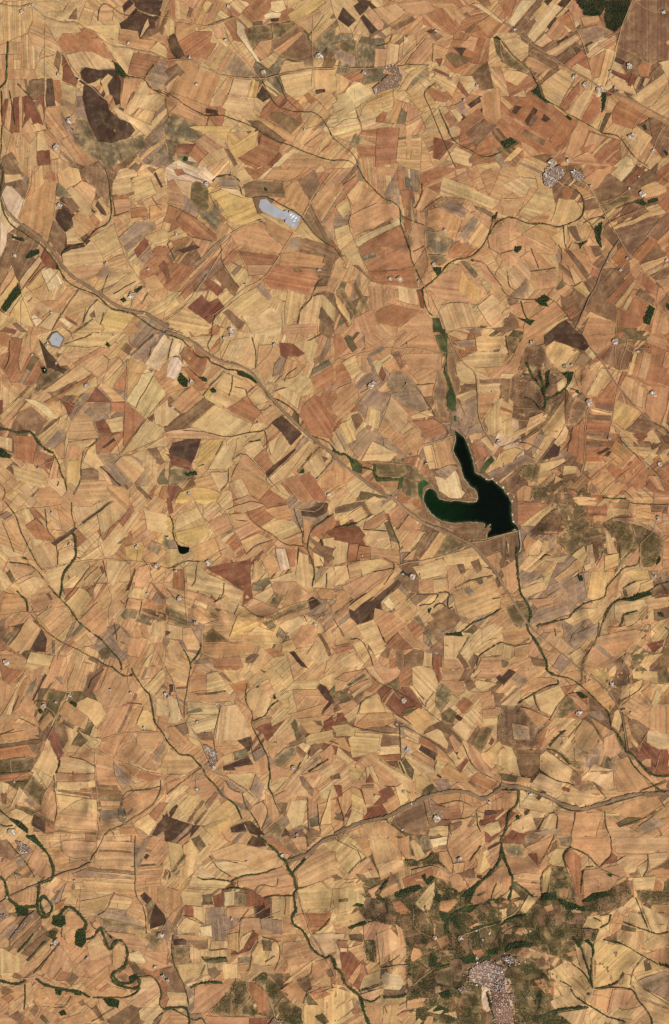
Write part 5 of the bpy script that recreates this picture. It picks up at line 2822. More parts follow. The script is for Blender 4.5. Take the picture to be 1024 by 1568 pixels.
# ------------------------------------------------------------------ reading the survey
fields, lines, farms, villages, scrub, sparse = [], [], [], [], [], []
GR = {}; OR = {}
def pts(tok, tx, ty):
    return [(tx + float(a.split(',')[0]) / 4.0, ty + float(a.split(',')[1]) / 4.0) for a in tok]
def round_off(p):                # natural covers have no sharp corners; corners on a sheet edge stay
    if abs(sum(a[0] * b[1] - b[0] * a[1] for a, b in zip(p, p[1:] + p[:1]))) < 1800: return p
    q = []
    for a, b in zip(p, p[1:] + p[:1]):
        for t in (.25, .75): q.append((a[0] * (1 - t) + b[0] * t, a[1] * (1 - t) + b[1] * t))
    return q
tx = ty = 0
for ln in SURVEY.strip().splitlines():
    tk = ln.split()
    if not tk: continue
    k = tk[0]
    if k == 'T': tx, ty = int(tk[1]) * 256, int(tk[2]) * 256
    elif k == 'G' and not tk[1][0].isdigit():
        for j, row in enumerate(tk[1:]):
            for i, ch in enumerate(row): GR[(tx // 32 + i, ty // 32 + j)] = ch
    elif k == 'O':
        for j, row in enumerate(tk[1:]):
            for i, ch in enumerate(row): OR[(tx // 64 + i, ty // 64 + j)] = int(ch)
    elif k in 'SP':
        w = float(tk[2]); w = 2.5 + (w - 2.5) * .27 if (k == 'S' and w > 2.5) else w * .8 if k == 'S' else w
        lines.append((k, tk[1], w, pts(tk[3:], tx, ty)))
    elif k in 'HK': lines.append((k, '', 0.0, pts(tk[1:], tx, ty)))
    elif k == 'X':
        scrub.append(pts(tk[1:], tx, ty)); fields.append(('k', scrub[-1]))
    elif k == 'Y': sparse.append(pts(tk[1:], tx, ty))
    elif k == 'V': villages.append((tk[1], pts(tk[2:], tx, ty)))
    elif k == '@': farms.append((pts(tk[1:2], tx, ty)[0], int(tk[2])))
    elif k == 'U': pass
    else: fields.append((k, round_off(pts(tk[1:], tx, ty)) if k in 'mvGlW' else pts(tk[1:], tx, ty)))
RES = [(695.2,657.2),(701.4,661.9),(710,669.7),(716.3,680.6),(720.9,694.7),(724.8,708.8),(726.4,721.3),(730.3,725.9),(736.6,727.5),
       (744.4,734.5),(749,735.6),(753.8,733.8),(761.6,741.6),(769.4,747.8),(774,756),(778.8,760.3),(783.4,772.8),(782.7,785.3),(785,799.4),
       (790,803),(794.4,808.8),(791.3,811.9),(787.3,810.3),(780.3,817.3),(744.4,825.2),(747,814),(750.6,803.3),(745,808),(741.3,810.3),(742,801),
       (731,799.6),(722.5,799.4),(711.6,799),(702.2,801),(689,800),(675.6,797.8),(666.3,791.6),(660,785.3),(653,776),(648,766),
       (648.5,757),(654,750),(660,748),(667.8,752.5),(671,763.4),(675.6,765),(686.6,768),(697.5,765.8),(711.6,768.9),(728.8,769.7),
       (731.9,761.9),(730.3,751),(722.5,746.3),(714.7,738.4),(708.4,729),(706.9,718),(702.2,705.6),(694.4,693),(693.6,686.9),
       (697.5,674.4),(697.5,668),(695.2,661.9)]

# ------------------------------------------------------------------ numeric helpers
_tab = RNG.random((256, 256))
def vnoise(x, y):
    xi = np.floor(x).astype(int); yi = np.floor(y).astype(int); fx = x - xi; fy = y - yi
    fx = fx * fx * (3 - 2 * fx); fy = fy * fy * (3 - 2 * fy)
    a = _tab[xi % 256, yi % 256]; b = _tab[(xi + 1) % 256, yi % 256]
    c = _tab[xi % 256, (yi + 1) % 256]; d = _tab[(xi + 1) % 256, (yi + 1) % 256]
    return (a + (b - a) * fx) + ((c + (d - c) * fx) - (a + (b - a) * fx)) * fy
def segdist(px, py, poly, close=False, best=None):
    n = len(poly)
    if best is None: best = np.full(px.shape, 1e9)
    for i in range(n if close else n - 1):
        ax, ay = poly[i]; bx, by = poly[(i + 1) % n]
        dx, dy = bx - ax, by - ay; L = dx * dx + dy * dy + 1e-9
        t = np.clip(((px - ax) * dx + (py - ay) * dy) / L, 0, 1)
        np.minimum(best, np.hypot(px - ax - t * dx, py - ay - t * dy), out=best)
    return best
def inside(px, py, poly):
    r = np.zeros(px.shape, bool); n = len(poly)
    for i in range(n):
        ax, ay = poly[i]; bx, by = poly[(i + 1) % n]
        if ay == by: continue
        c = ((ay > py) != (by > py)) & (px < (bx - ax) * (py - ay) / (by - ay) + ax)
        r ^= c
    return r
def warp(p):
    """small wander of every boundary, so that nothing on the ground is ruler straight"""
    p = np.asarray(p, float)
    x, y = p[:, 0] / 19.0, p[:, 1] / 19.0
    w = np.stack([vnoise(x + 5, y + 90) - .5, vnoise(x + 70, y + 31) - .5], 1) * 2.4
    w += np.stack([vnoise(x * 4 + 15, y * 4) - .5, vnoise(x * 4 + 7, y * 4 + 131) - .5], 1) * 0.9
    return p + w
def densify(poly, step, close=True):
    out = []; n = len(poly)
    for i in range(n if close else n - 1):
        a = poly[i]; b = poly[(i + 1) % n]; L = math.hypot(b[0] - a[0], b[1] - a[1]); k = max(1, int(math.ceil(L / step)))
        for j in range(k): out.append((a[0] + (b[0] - a[0]) * j / k, a[1] + (b[1] - a[1]) * j / k))
    if not close: out.append(poly[-1])
    return out
def smooth(poly, it=2):
    p = list(poly)
    for _ in range(it):
        q = [p[0]]
        for a, b in zip(p[:-1], p[1:]):
            q.append((a[0] * .75 + b[0] * .25, a[1] * .75 + b[1] * .25)); q.append((a[0] * .25 + b[0] * .75, a[1] * .25 + b[1] * .75))
        q.append(p[-1]); p = q
    return p
def smooth_closed(p, it=1):
    for _ in range(it):
        q = []
        for i in range(len(p)):
            a, b = p[i], p[(i + 1) % len(p)]
            q.append((a[0] * .75 + b[0] * .25, a[1] * .75 + b[1] * .25)); q.append((a[0] * .25 + b[0] * .75, a[1] * .25 + b[1] * .75))
        p = q
    return p
RES = [tuple(q_) for q_ in np.array(densify(smooth_closed(RES), 2.0))]
_r = np.array(RES); RES = [tuple(q_) for q_ in _r + 1.7 * (np.stack([vnoise(_r[:, 0] / 3.3, _r[:, 1] / 3.3), vnoise(_r[:, 0] / 3.3 + 60, _r[:, 1] / 3.3)], 1) - .5)]

# ------------------------------------------------------------------ relief of the plain
HS = 5.0; HX0, HY0 = -260.0, -260.0; NX, NY = 310, 418
gx, gy = np.meshgrid(HX0 + HS * np.arange(NX), HY0 + HS * np.arange(NY), indexing='ij')
H = np.zeros_like(gx)
for lam, amp in ((260, 46), (110, 28), (52, 17), (26, 7), (13, 1.6)):
    H += amp * (vnoise(gx / lam + lam, gy / lam + 3.7 * lam) - .5)
HILL = [(850, 1460, 260, 190), (860, 780, 110, 90), (960, 1000, 110, 110), (840, 600, 90, 90), (470, 1500, 110, 80), (180, 200, 90, 60), (870, 1160, 110, 90), (620, 1440, 130, 130), (130, 1230, 110, 110), (300, 950, 160, 60), (640, 360, 90, 70)]
hm = np.zeros_like(gx)
for hx, hy, rx, ry in HILL: hm = np.maximum(hm, np.exp(-((gx - hx) / rx) ** 2 - ((gy - hy) / ry) ** 2))
hm = .7 + 3.4 * hm
for lam, amp in ((64, 44), (33, 27), (19, 11)):
    rid_ = 1 - np.abs(2 * vnoise(gx / lam + 33.3 + lam, gy / lam + 7.7) - 1)
    H += hm * amp * (rid_ - .5)
dS = np.full(gx.shape, 1e9)
for k, nm, w, p in lines:
    if k == 'S' and len(p) > 3: segdist(gx, gy, p, best=dS)
H += 24.0 * (1 - np.exp(-(dS / 15.0) ** 1.3))
dR = segdist(gx, gy, RES, True); inR = inside(gx, gy, RES)
LEVEL = 0.0
blend = np.clip((dR - 6) / 45.0, 0, 1); blend = blend * blend * (3 - 2 * blend); blend[inR] = 0
H = LEVEL + (H - LEVEL) * blend
H -= np.where(inR, 9 + np.minimum(dR * 1.2, 14), 9 * np.clip(1 - dR / 6.0, 0, 1))
def hs(x, y):
    u = np.clip((np.asarray(x) - HX0) / HS, 0, NX - 1.001); v = np.clip((np.asarray(y) - HY0) / HS, 0, NY - 1.001)
    i = u.astype(int); j = v.astype(int); fu = u - i; fv = v - j
    return (H[i, j] * (1 - fu) + H[i + 1, j] * fu) * (1 - fv) + (H[i, j + 1] * (1 - fu) + H[i + 1, j + 1] * fu) * fv
ZS = 4.2                         # spacing of the covers laid over the plain
def W3(p, dz):
    p = np.asarray(p, float); dz = dz * ZS
    return np.stack([(p[:, 0] - 512) * M, (784 - p[:, 1]) * M, hs(p[:, 0], p[:, 1]) + dz], 1)

# ------------------------------------------------------------------ mesh helpers
def mk_mesh(name, V, F, mats, attrs=None, smooth_shade=False, matidx=None):
    V = np.asarray(V, np.float32); F = np.asarray(F, np.int32)
    me = bpy.data.meshes.new(name)
    me.vertices.add(len(V)); me.vertices.foreach_set('co', V.ravel())
    n, k = F.shape
    me.loops.add(n * k); me.loops.foreach_set('vertex_index', F.ravel())
    me.polygons.add(n); me.polygons.foreach_set('loop_start', np.arange(0, n * k, k, dtype=np.int32))
    if matidx is not None: me.polygons.foreach_set('material_index', np.asarray(matidx, np.int32))
    me.update(calc_edges=True)
    me.polygons.foreach_set('use_smooth', np.full(n, smooth_shade))
    for m in mats: me.materials.append(m)
    for an, (ty_, arr) in (attrs or {}).items():
        a = me.attributes.new(an, ty_, 'POINT'); arr = np.asarray(arr, np.float32)
        a.data.foreach_set('color' if ty_ == 'FLOAT_COLOR' else 'vector', arr.ravel())
    return me
def add(name, me, parent=None, **props):
    o = bpy.data.objects.new(name, me); COL.objects.link(o)
    if parent is not None: o.parent = parent
    for k, v in props.items(): o[k] = v
    return o
def drape(poly, step=6.0):
    """triangulate an outline with inner points so that it follows the relief"""
    b = densify(poly, step)
    b = np.array(b)
    for ax_ in (0, 1):                     # sheet edges of the survey are not field edges: let them wander
        on = (b[:, ax_] % 256 == 0) & (b[:, ax_] > 0) & (b[:, ax_] < 1500)
        b[on, ax_] += 11 * (vnoise(b[on, 1 - ax_] / 8.0, b[on, ax_] + sum(map(sum, poly)) % 50) - .5)
    b = [tuple(q) for q in warp(b)]
    xs = [q[0] for q in b]; ys = [q[1] for q in b]
    inn = []
    if max(xs) - min(xs) > step * 1.5 and max(ys) - min(ys) > step * 1.5:
        ax, ay = np.meshgrid(np.arange(min(xs) + step * .6, max(xs), step), np.arange(min(ys) + step * .6, max(ys), step))
        ax = ax.ravel(); ay = ay.ravel()
        if len(ax):
            ok = inside(ax, ay, b) & (segdist(ax, ay, b, True) > 1.5)
            inn = list(zip(ax[ok], ay[ok]))
    vs = [Vector(q) for q in b] + [Vector(q) for q in inn]
    r = delaunay_2d_cdt(vs, [], [list(range(len(b)))], 1, 1e-4)
    v = np.array([(q.x, q.y) for q in r[0]]); f = np.array([q for q in r[2] if len(q) == 3], int)
    if len(f) == 0: return v, f
    a, bb, c = v[f[:, 0]], v[f[:, 1]], v[f[:, 2]]
    s = (bb[:, 0] - a[:, 0]) * (c[:, 1] - a[:, 1]) - (bb[:, 1] - a[:, 1]) * (c[:, 0] - a[:, 0])
    f[s > 0] = f[s > 0][:, ::-1]           # map y runs down
    return v, f
def ribbon(poly, width, dz, wob=0.25, sm=2):
    p = smooth(poly, sm) if len(poly) > 2 else list(poly)
    p = warp(densify(p, 4.0, False))
    d = np.gradient(p, axis=0); d /= (np.hypot(d[:, 0], d[:, 1])[:, None] + 1e-9)
    nrm = np.stack([-d[:, 1], d[:, 0]], 1)
    wv = width * (1 + wob * (2 * vnoise(p[:, 0] / 3.1, p[:, 1] / 3.1 + 40) - 1))
    L = p + nrm * (wv / 2)[:, None]; R = p - nrm * (wv / 2)[:, None]
    v = np.concatenate([L, p, R]); n = len(p)
    f = []
    for i in range(n - 1):
        f += [(i, i + 1, n + i + 1), (i, n + i + 1, n + i), (n + i, n + i + 1, 2 * n + i + 1), (n + i, 2 * n + i + 1, 2 * n + i)]
    f = np.array(f)
    a, b, c = v[f[:, 0]], v[f[:, 1]], v[f[:, 2]]
    s = (b[:, 0] - a[:, 0]) * (c[:, 1] - a[:, 1]) - (b[:, 1] - a[:, 1]) * (c[:, 0] - a[:, 0])
    f[s > 0] = f[s > 0][:, ::-1]
    return W3(v, dz), f

# ------------------------------------------------------------------ materials
class NT:
    def __init__(s, name, rough=0.9, spec=0.15):
        s.m = bpy.data.materials.new(name); s.m.use_nodes = True; s.t = s.m.node_tree
        s.b = s.t.nodes['Principled BSDF']; s.b.inputs['Roughness'].default_value = rough
        s.b.inputs['Specular IOR Level'].default_value = spec
    def n(s, ty, **kw):
        o = s.t.nodes.new(ty)
        for k, v in kw.items(): setattr(o, k, v)
        return o
    def l(s, a, b): s.t.links.new(a, b)
    def attr(s, name): return s.n('ShaderNodeAttribute', attribute_name=name)
    def pos(s): return s.n('ShaderNodeNewGeometry').outputs['Position']
    def noise(s, vec, scale, detail=4, rough=.55, dist=0.0):
        o = s.n('ShaderNodeTexNoise'); s.l(vec, o.inputs['Vector'])
        o.inputs['Scale'].default_value = scale; o.inputs['Detail'].default_value = detail
        o.inputs['Roughness'].default_value = rough; o.inputs['Distortion'].default_value = dist
        return o.outputs['Fac']
    def math(s, op, a, b=None, clamp=False):
        o = s.n('ShaderNodeMath', operation=op, use_clamp=clamp)
        for i, v in enumerate((a, b)):
            if v is None: continue
            if isinstance(v, (int, float)): o.inputs[i].default_value = v
            else: s.l(v, o.inputs[i])
        return o.outputs[0]
    def rng(s, v, a, b, c, d):
        o = s.n('ShaderNodeMapRange'); s.l(v, o.inputs[0])
        for i, q in enumerate((a, b, c, d)): o.inputs[i + 1].default_value = q
        return o.outputs[0]
    def mix(s, fac, a, b, bt='MIX'):
        o = s.n('ShaderNodeMix', data_type='RGBA', blend_type=bt)
        for sock, v in ((o.inputs['Factor'], fac), (o.inputs['A'], a), (o.inputs['B'], b)):
            if isinstance(v, (int, float)): sock.default_value = v
            elif isinstance(v, (tuple, list, np.ndarray)): sock.default_value = (*[float(q) for q in v[:3]], 1)
            else: s.l(v, sock)
        return o.outputs['Result']
    def scale(s, col, f):
        o = s.n('ShaderNodeVectorMath', operation='SCALE'); s.l(col, o.inputs[0])
        if isinstance(f, (int, float)): o.inputs['Scale'].default_value = f
        else: s.l(f, o.inputs['Scale'])
        return o.outputs[0]
    def out(s, col): s.l(col, s.b.inputs['Base Color']); return s.m

def field_material(name, furrowed=True):
    a = NT(name, .95, .08)
    P = a.pos()
    if furrowed:
        at = a.attr('tone'); col = at.outputs['Color']; mot = at.outputs['Alpha']; fv = a.attr('furrow').outputs['Vector']
    n1 = a.noise(P, 1 / 420, 3, .5); n2 = a.noise(P, 1 / 90, 5, .65, .8); n3 = a.noise(P, 1 / 28, 4, .7)
    s = a.math('ADD', a.rng(n1, .25, .75, -.13, .13), a.rng(n2, .25, .75, -.22, .22))
    s = a.math('ADD', s, a.rng(n3, .2, .8, -.2, .2))
    if furrowed:
        sep = a.n('ShaderNodeSeparateXYZ'); a.l(fv, sep.inputs[0])
        cmb = a.n('ShaderNodeCombineXYZ')
        a.l(a.math('MULTIPLY', sep.outputs[0], 1 / 800), cmb.inputs[0]); a.l(a.math('MULTIPLY', sep.outputs[1], 1 / 34), cmb.inputs[1])
        st = a.noise(cmb.outputs[0], 1.0, 5, .65)
        s = a.math('ADD', s, a.rng(st, .25, .75, -.2, .2))
        w = a.n('ShaderNodeTexWhiteNoise', noise_dimensions='1D'); a.l(a.math('FLOOR', sep.outputs[2]), w.inputs['W'])
        s = a.math('ADD', s, a.rng(w.outputs['Value'], 0, 1, -.13, .13))
        wc = a.n('ShaderNodeSeparateColor'); a.l(w.outputs['Color'], wc.inputs[0])
        col = a.mix(a.rng(wc.outputs[1], .5, 1, 0, .8), col, a.mix(1.0, col, (.90, .80, .76), 'MULTIPLY'))
        col = a.mix(a.rng(wc.outputs[2], .5, 1, 0, .8), col, a.mix(1.0, col, (1.10, 1.14, 1.14), 'MULTIPLY'))
    else:
        vor = a.n('ShaderNodeTexVoronoi', feature='F1'); a.l(P, vor.inputs['Vector']); vor.inputs['Scale'].default_value = 1 / 260
        rgb = a.n('ShaderNodeSeparateColor'); a.l(vor.outputs['Color'], rgb.inputs[0])
        col = a.mix(rgb.outputs[0], LINP['r'], LINP['t']); col = a.mix(a.rng(rgb.outputs[1], .8, .86, 0, 1), col, LINP['b'])
    # redder and yellower earth
    hue = a.noise(P, 1 / 300, 6, .65, 1.0)
    col = a.mix(a.rng(hue, .45, .70, 0, .7), col, a.mix(1.0, col, (.99, .90, .83), 'MULTIPLY'))
    col = a.mix(a.rng(hue, .52, .28, 0, .6), col, a.mix(1.0, col, (1.03, 1.05, 1.02), 'MULTIPLY'))
    if furrowed:
        # patchy cover: dry straw showing through dark grazing and burnt ground
        pt = a.noise(P, 1 / 150, 6, .66, .35)
        col = a.mix(a.math('MULTIPLY', a.rng(pt, .47, .66, 0, 1), mot), col, LINP['s'])
        pd = a.noise(P, 1 / 210, 6, .66, .35)
        col = a.mix(a.math('MULTIPLY', a.rng(pd, .46, .34, 0, .8), mot), col, LINP['B'])
    # grey moist soil lying in the dips
    gs = a.noise(P, 1 / 330, 6, .66, .5)
    col = a.mix(a.rng(gs, .54, .70, 0, .5), col, a.mix(1.0, col, (.66, .69, .72), 'MULTIPLY'))
    col = a.scale(col, a.math('ADD', s, 1.0))
    return a.out(col)
M_FIELD = field_material('field_soil'); M_GROUND = field_material('plain_soil', False)
def plain(name, rgb, var=.15, sc_=1 / 40, rough=.9, spec=.15, rgb2=None):
    a = NT(name, rough, spec); P = a.pos(); n = a.noise(P, sc_, 4, .6)
    c = a.mix(a.rng(n, .3, .7, 0, 1), lin(rgb), lin(rgb2) if rgb2 else lin(rgb))
    c = a.scale(c, a.rng(a.noise(P, sc_ * 3.1, 3, .6), .25, .75, 1 - var, 1 + var))
    return a.out(c)
M_ROAD = plain('road_asphalt', (160, 132, 106), .10); M_LANE = plain('gravel_lane', (205, 174, 128), .12, rgb2=(184, 146, 104))
M_VERGE = plain('dry_verge', (122, 96, 68), .18, 1 / 60, rgb2=(150, 116, 82)); M_TRACK = plain('dirt_track', (206, 172, 124), .14, rgb2=(168, 124, 86))
M_MARGIN = plain('weedy_margin', (132, 96, 64), .25, 1 / 60, rgb2=(98, 74, 48))
M_DITCH = plain('ditch_earth', (112, 84, 56), .2, 1 / 50, rgb2=(94, 78, 48))
M_BANK = plain('river_bank', (104, 88, 54), .22, 1 / 60, rgb2=(76, 74, 42))
M_SHORE = plain('reservoir_mud', (142, 104, 74), .16, 1 / 60, rgb2=(120, 92, 64)); M_SAND = plain('pale_shore', (190, 164, 128), .2, 1 / 40, rgb2=(128, 104, 76))
M_ROCK = plain('pale_rock', (222, 206, 172), .14, 1 / 15); M_CONC = plain('concrete', (186, 172, 150), .1, 1 / 12)
M_DAM = plain('dam_earth', (136, 104, 72), .18, 1 / 40, rgb2=(112, 92, 60))
M_YARD = plain('industrial_gravel', (182, 178, 176), .07, 1 / 90, rgb2=(168, 166, 168)); M_TOWNG = plain('town_ground', (152, 116, 92), .22, 1 / 40, rgb2=(116, 94, 68))
M_FARMY = plain('farm_yard', (190, 160, 124), .15, 1 / 20, rgb2=(150, 118, 88))
def water_mat(name, col=None):
    a = NT(name, .25, .12); P = a.pos(); a.b.inputs['IOR'].default_value = 1.33
    c = a.attr('tone').outputs['Color'] if col is None else a.mix(0.0, lin(col), lin(col))
    c = a.scale(c, a.rng(a.noise(P, 1 / 160, 5, .6, .5), .25, .75, .75, 1.3))
    bmp = a.n('ShaderNodeBump'); bmp.inputs['Strength'].default_value = .05; bmp.inputs['Distance'].default_value = 1.0
    a.l(a.noise(P, 1 / 12, 3), bmp.inputs['Height']); a.l(bmp.outputs[0], a.b.inputs['Normal'])
    return a.out(c)
M_WATER = water_mat('dark_water'); M_POND = water_mat('pond_water', (10, 20, 10))
def tone_mat(name, var=.2, sc_=1 / 14, rough=.8):
    a = NT(name, rough, .2); c = a.attr('tone').outputs['Color']
    return a.out(a.scale(c, a.rng(a.noise(a.pos(), sc_, 3, .6), .25, .75, 1 - var, 1 + var)))
M_LEAF = tone_mat('foliage', .25); M_ROOF = tone_mat('roof_tiles', .1, 1 / 6)
M_BARK = plain('bark', (84, 68, 52), .2, 1 / 2); M_WALL = plain('whitewash', (214, 200, 180), .08, 1 / 6)

# ------------------------------------------------------------------ labels from the place in the photograph
VW = ['along the top', 'in the upper part', 'above the middle', 'below the middle', 'in the lower part', 'along the bottom']
HW = ['far left', 'left of centre', 'right of centre', 'far right']
ORD = ['leftmost', 'second from left', 'third from left', 'fourth from left', 'fifth from left', 'sixth from left', 'seventh from left', 'eighth from left',
       'ninth from left', 'tenth from left', 'eleventh from left', 'twelfth from left', 'thirteenth from left', 'fourteenth from left', 'fifteenth from left']
_pending = {}
def place_label(o, what, xy):
    r = (min(5, max(0, int(xy[1] // 262))), min(3, max(0, int(xy[0] // 256))))
    _pending.setdefault((what, r), []).append((xy[0], xy[1], o))
def flush_labels():
    for (what, r), lst in _pending.items():
        lst.sort(key=lambda q: (q[0], q[1]))
        for i, (x, y, o) in enumerate(lst):
            o['label'] = ('%s, %s %s' % (what, VW[r[0]], HW[r[1]])) if len(lst) == 1 else '%s, %s of those %s %s' % (what, ORD[min(i, 14)], VW[r[0]], HW[r[1]])

# ------------------------------------------------------------------ the ground sheet
inner = W3(np.stack([gx.ravel(), gy.ravel()], 1), 0.0); idx = np.arange(NX * NY).reshape(NX, NY)
q = np.stack([idx[:-1, :-1], idx[:-1, 1:], idx[1:, 1:], idx[1:, :-1]], -1).reshape(-1, 4)
ring = np.concatenate([idx[:, 0], idx[-1, 1:], idx[::-1, -1][1:], idx[0, ::-1][1:-1]])
ov = inner[ring].copy(); ctr = np.array([0, 0]); ov[:, :2] *= 12.0; ov[:, 2] = -30
o0 = len(inner); n = len(ring)
qo = np.array([(ring[i], o0 + i, o0 + (i + 1) % n, ring[(i + 1) % n]) for i in range(n)])
V = np.concatenate([inner, ov]); F = np.concatenate([q, qo])
e1 = V[F[:, 1]] - V[F[:, 0]]; e2 = V[F[:, 2]] - V[F[:, 1]]; s = e1[:, 0] * e2[:, 1] - e1[:, 1] * e2[:, 0]
F[s < 0] = F[s < 0][:, ::-1]
ground = add('ground', mk_mesh('ground', V, F, [M_GROUND], smooth_shade=True), kind='structure')

# ------------------------------------------------------------------ fields: the surveyed ones
RSC = 2.0; RX0 = -140.0; RW, RH = int((1024 + 280) / RSC), int((1568 + 280) / RSC)
layer = np.zeros((RW, RH), int); owner = np.full((RW, RH), -1)
def rast(poly):
    xs = [p[0] for p in poly]; ys = [p[1] for p in poly]
    i0 = max(0, int((min(xs) - RX0) / RSC)); i1 = min(RW, int((max(xs) - RX0) / RSC) + 2)
    j0 = max(0, int((min(ys) - RX0) / RSC)); j1 = min(RH, int((max(ys) - RX0) / RSC) + 2)
    if i1 <= i0 or j1 <= j0: return None
    X, Y = np.meshgrid(RX0 + RSC * (np.arange(i0, i1) + .5), RX0 + RSC * (np.arange(j0, j1) + .5), indexing='ij')
    return (slice(i0, i1), slice(j0, j1)), inside(X, Y, poly)
def area(p): return abs(sum(p[i][0] * p[(i + 1) % len(p)][1] - p[(i + 1) % len(p)][0] * p[i][1] for i in range(len(p)))) / 2
def longdir(p, od):
    b = (0, 1, 0)
    for i in range(len(p)):
        dx, dy = p[(i + 1) % len(p)][0] - p[i][0], p[(i + 1) % len(p)][1] - p[i][1]; L = math.hypot(dx, dy)
        sc_ = L * (.35 + abs(dx * od[0] + dy * od[1]) / (L + 1e-9))      # furrows run along the edge nearest the district's grain
        if sc_ > b[0]: b = (sc_, dx / L, dy / L)
    return b[1], b[2]
def furrow(v, d, rid, wid):
    u = v[:, 0] * d[0] + v[:, 1] * d[1]; w = -v[:, 0] * d[1] + v[:, 1] * d[0]
    return np.stack([u * M + rid * 977, w * M + rid * 1313, w * M / wid + rid * 57], 1)
def tint(ch, j=.05, at=(512, 784)):
    c = LINP[ch].copy()
    red = max(0.0, min(1.0, (at[0] - 640) / 240)) * max(0.0, min(1.0, (1000 - at[1]) / 300))       # redder earth in the north-east
    c = c * (1 - red * np.array([.05, .10, .11])); return np.clip(c * (1 + random.gauss(0, j)) * np.array([1 + random.gauss(0, .02), 1, 1 + random.gauss(0, .05)]), .004, .8)
F_LIST = []
order = sorted(range(len(fields)), key=lambda i: -area(fields[i][1]))     # small ones are laid over large ones
for i in order:
    ch, p = fields[i]; r = rast(p)
    if r is None: continue
    sl, m = r
    ly = (layer[sl][m].max() if m.any() else 0) + 1
    layer[sl][m] = ly; owner[sl][m] = i
    F_LIST.append((i, ch, p, ly))
vis = np.bincount(owner[owner >= 0].ravel(), minlength=len(fields)) * RSC * RSC
rank = sorted([f[0] for f in F_LIST], key=lambda i: -vis[i]); BIG = set(rank[:300])
LBL = dict(B='dark brown ploughed or burnt field', R='dark red ploughed field', D='dark green irrigated field', c='pale cream stubble field',
           p='pale pinkish bare field', r='reddish brown tilled field', G='grey green mottled field', l='olive brown rough grazing', k='olive brown scrub ground', b='brown fallow field', g='grey brown fallow field')
PV, PF, PT, PU = [], [], [], []; pbase = 0
def patch_add(v, f, dz, col, fu, mo=.12, tone=None):
    global pbase
    PV.append(W3(v, dz)); PF.append(f + pbase); PT.append(np.tile(np.append(col, mo), (len(v), 1)) if tone is None else tone); PU.append(fu); pbase += len(v)
edges_ = {}
for i, ch, p, ly in F_LIST:
    for a, b in zip(p, p[1:] + p[:1]):
        for ax_ in (0, 1):
            if a[ax_] == b[ax_] and a[ax_] % 256 == 0 and a[ax_] > 0:
                edges_.setdefault((ax_, a[ax_]), []).append((min(a[1 - ax_], b[1 - ax_]), max(a[1 - ax_], b[1 - ax_]), i))
root = {f[0]: f[0] for f in F_LIST}
def find(i):
    while root[i] != i: i = root[i]
    return i
lum = {k: sum(v) for k, v in PAL.items()}
for key, lst in edges_.items():
    for a in lst:
        for b in lst:
            if a[2] < b[2]:
                ovl = min(a[1], b[1]) - max(a[0], b[0])
                if ovl > .45 * min(a[1] - a[0], b[1] - b[0]) and abs(lum[fields[a[2]][0]] - lum[fields[b[2]][0]]) < 75: root[find(b[2])] = find(a[2])
shared = {}
woods = []
for i, ch, p, ly in F_LIST:
    v, f = drape(p)
    if len(f) == 0: continue
    k_ = OR.get((min(15, max(0, int(p[0][0] // 64))), min(24, max(0, int(p[0][1] // 64)))), 2); od = (math.cos(-k_ * math.pi / 8), math.sin(-k_ * math.pi / 8))
    d = longdir(p, od); rid = random.randint(1, 500); wid = random.choice((24, 32, 42, 60, 90))
    g_ = find(i)
    if g_ in shared: col, d, rid, wid = shared[g_]
    else:
        col = tint(ch, .05, p[0]); shared[g_] = (col, d, rid, wid)
    fu = furrow(v, d, rid, wid); dz = 1.2 + .7 * ly
    soft = (ch in 'Glgk' or (ch in 'bm' and len(p) > 6)) and area(p) > 350
    tone = np.tile(np.append(col, MOT.get(ch, .12)), (len(v), 1))
    if soft:
        bd = segdist(v[:, 0], v[:, 1], [tuple(q_) for q_ in warp(densify(p, 6.0))], True) < 1.0
        tone[bd, :3] = tone[bd, :3] * .6 + LINP['t'] * .4; tone[bd, 3] = min(1.0, MOT.get(ch, .12) * 1.6)
    if ch == 'W' or (ch == 'D' and area(p) < 700): woods.append((ch, p))
    if i in BIG:
        me = mk_mesh('field', W3(v, dz), f, [M_FIELD], {'tone': ('FLOAT_COLOR', tone), 'furrow': ('FLOAT_VECTOR', fu)}, True)
        o = add('field', me, ground)
        if ch in LBL: o['label'] = LBL[ch]
    else: patch_add(v, f, dz, col, fu, MOT.get(ch, .12), tone)

# ------------------------------------------------------------------ fields: strips between and around them
SP = 50.0; gi = range(-4, int(1024 / SP) + 5); gj = range(-4, int(1568 / SP) + 5)
seed = {(i, j): ((i + .5 + random.uniform(-.34, .34)) * SP, (j + .5 + random.uniform(-.34, .34)) * SP) for i in gi for j in gj}
def clip(poly, nx, ny, c):
    out = []
    for a, b in zip(poly, poly[1:] + poly[:1]):
        da = a[0] * nx + a[1] * ny - c; db = b[0] * nx + b[1] * ny - c
        if da <= 0: out.append(a)
        if (da < 0 < db) or (db < 0 < da):
            t = da / (da - db); out.append((a[0] + (b[0] - a[0]) * t, a[1] + (b[1] - a[1]) * t))
    return out
def split(poly, ang, depth=0):
    A = area(poly)
    if A < random.uniform(110, 460) or depth > 5: return [poly]
    nx, ny = -math.sin(ang), math.cos(ang)
    if random.random() < .10: nx, ny = math.cos(ang), math.sin(ang)
    pr = [p[0] * nx + p[1] * ny for p in poly]; lo, hi = min(pr), max(pr)
    if hi - lo < 6: return [poly]
    c = lo + (hi - lo) * random.uniform(.3, .7)
    a = clip(poly, nx, ny, c); b = clip(poly, -nx, -ny, -c); out = []
    for q in (a, b):
        if len(q) > 2: out += split(q, ang + random.gauss(0, .05), depth + 1)
    return out
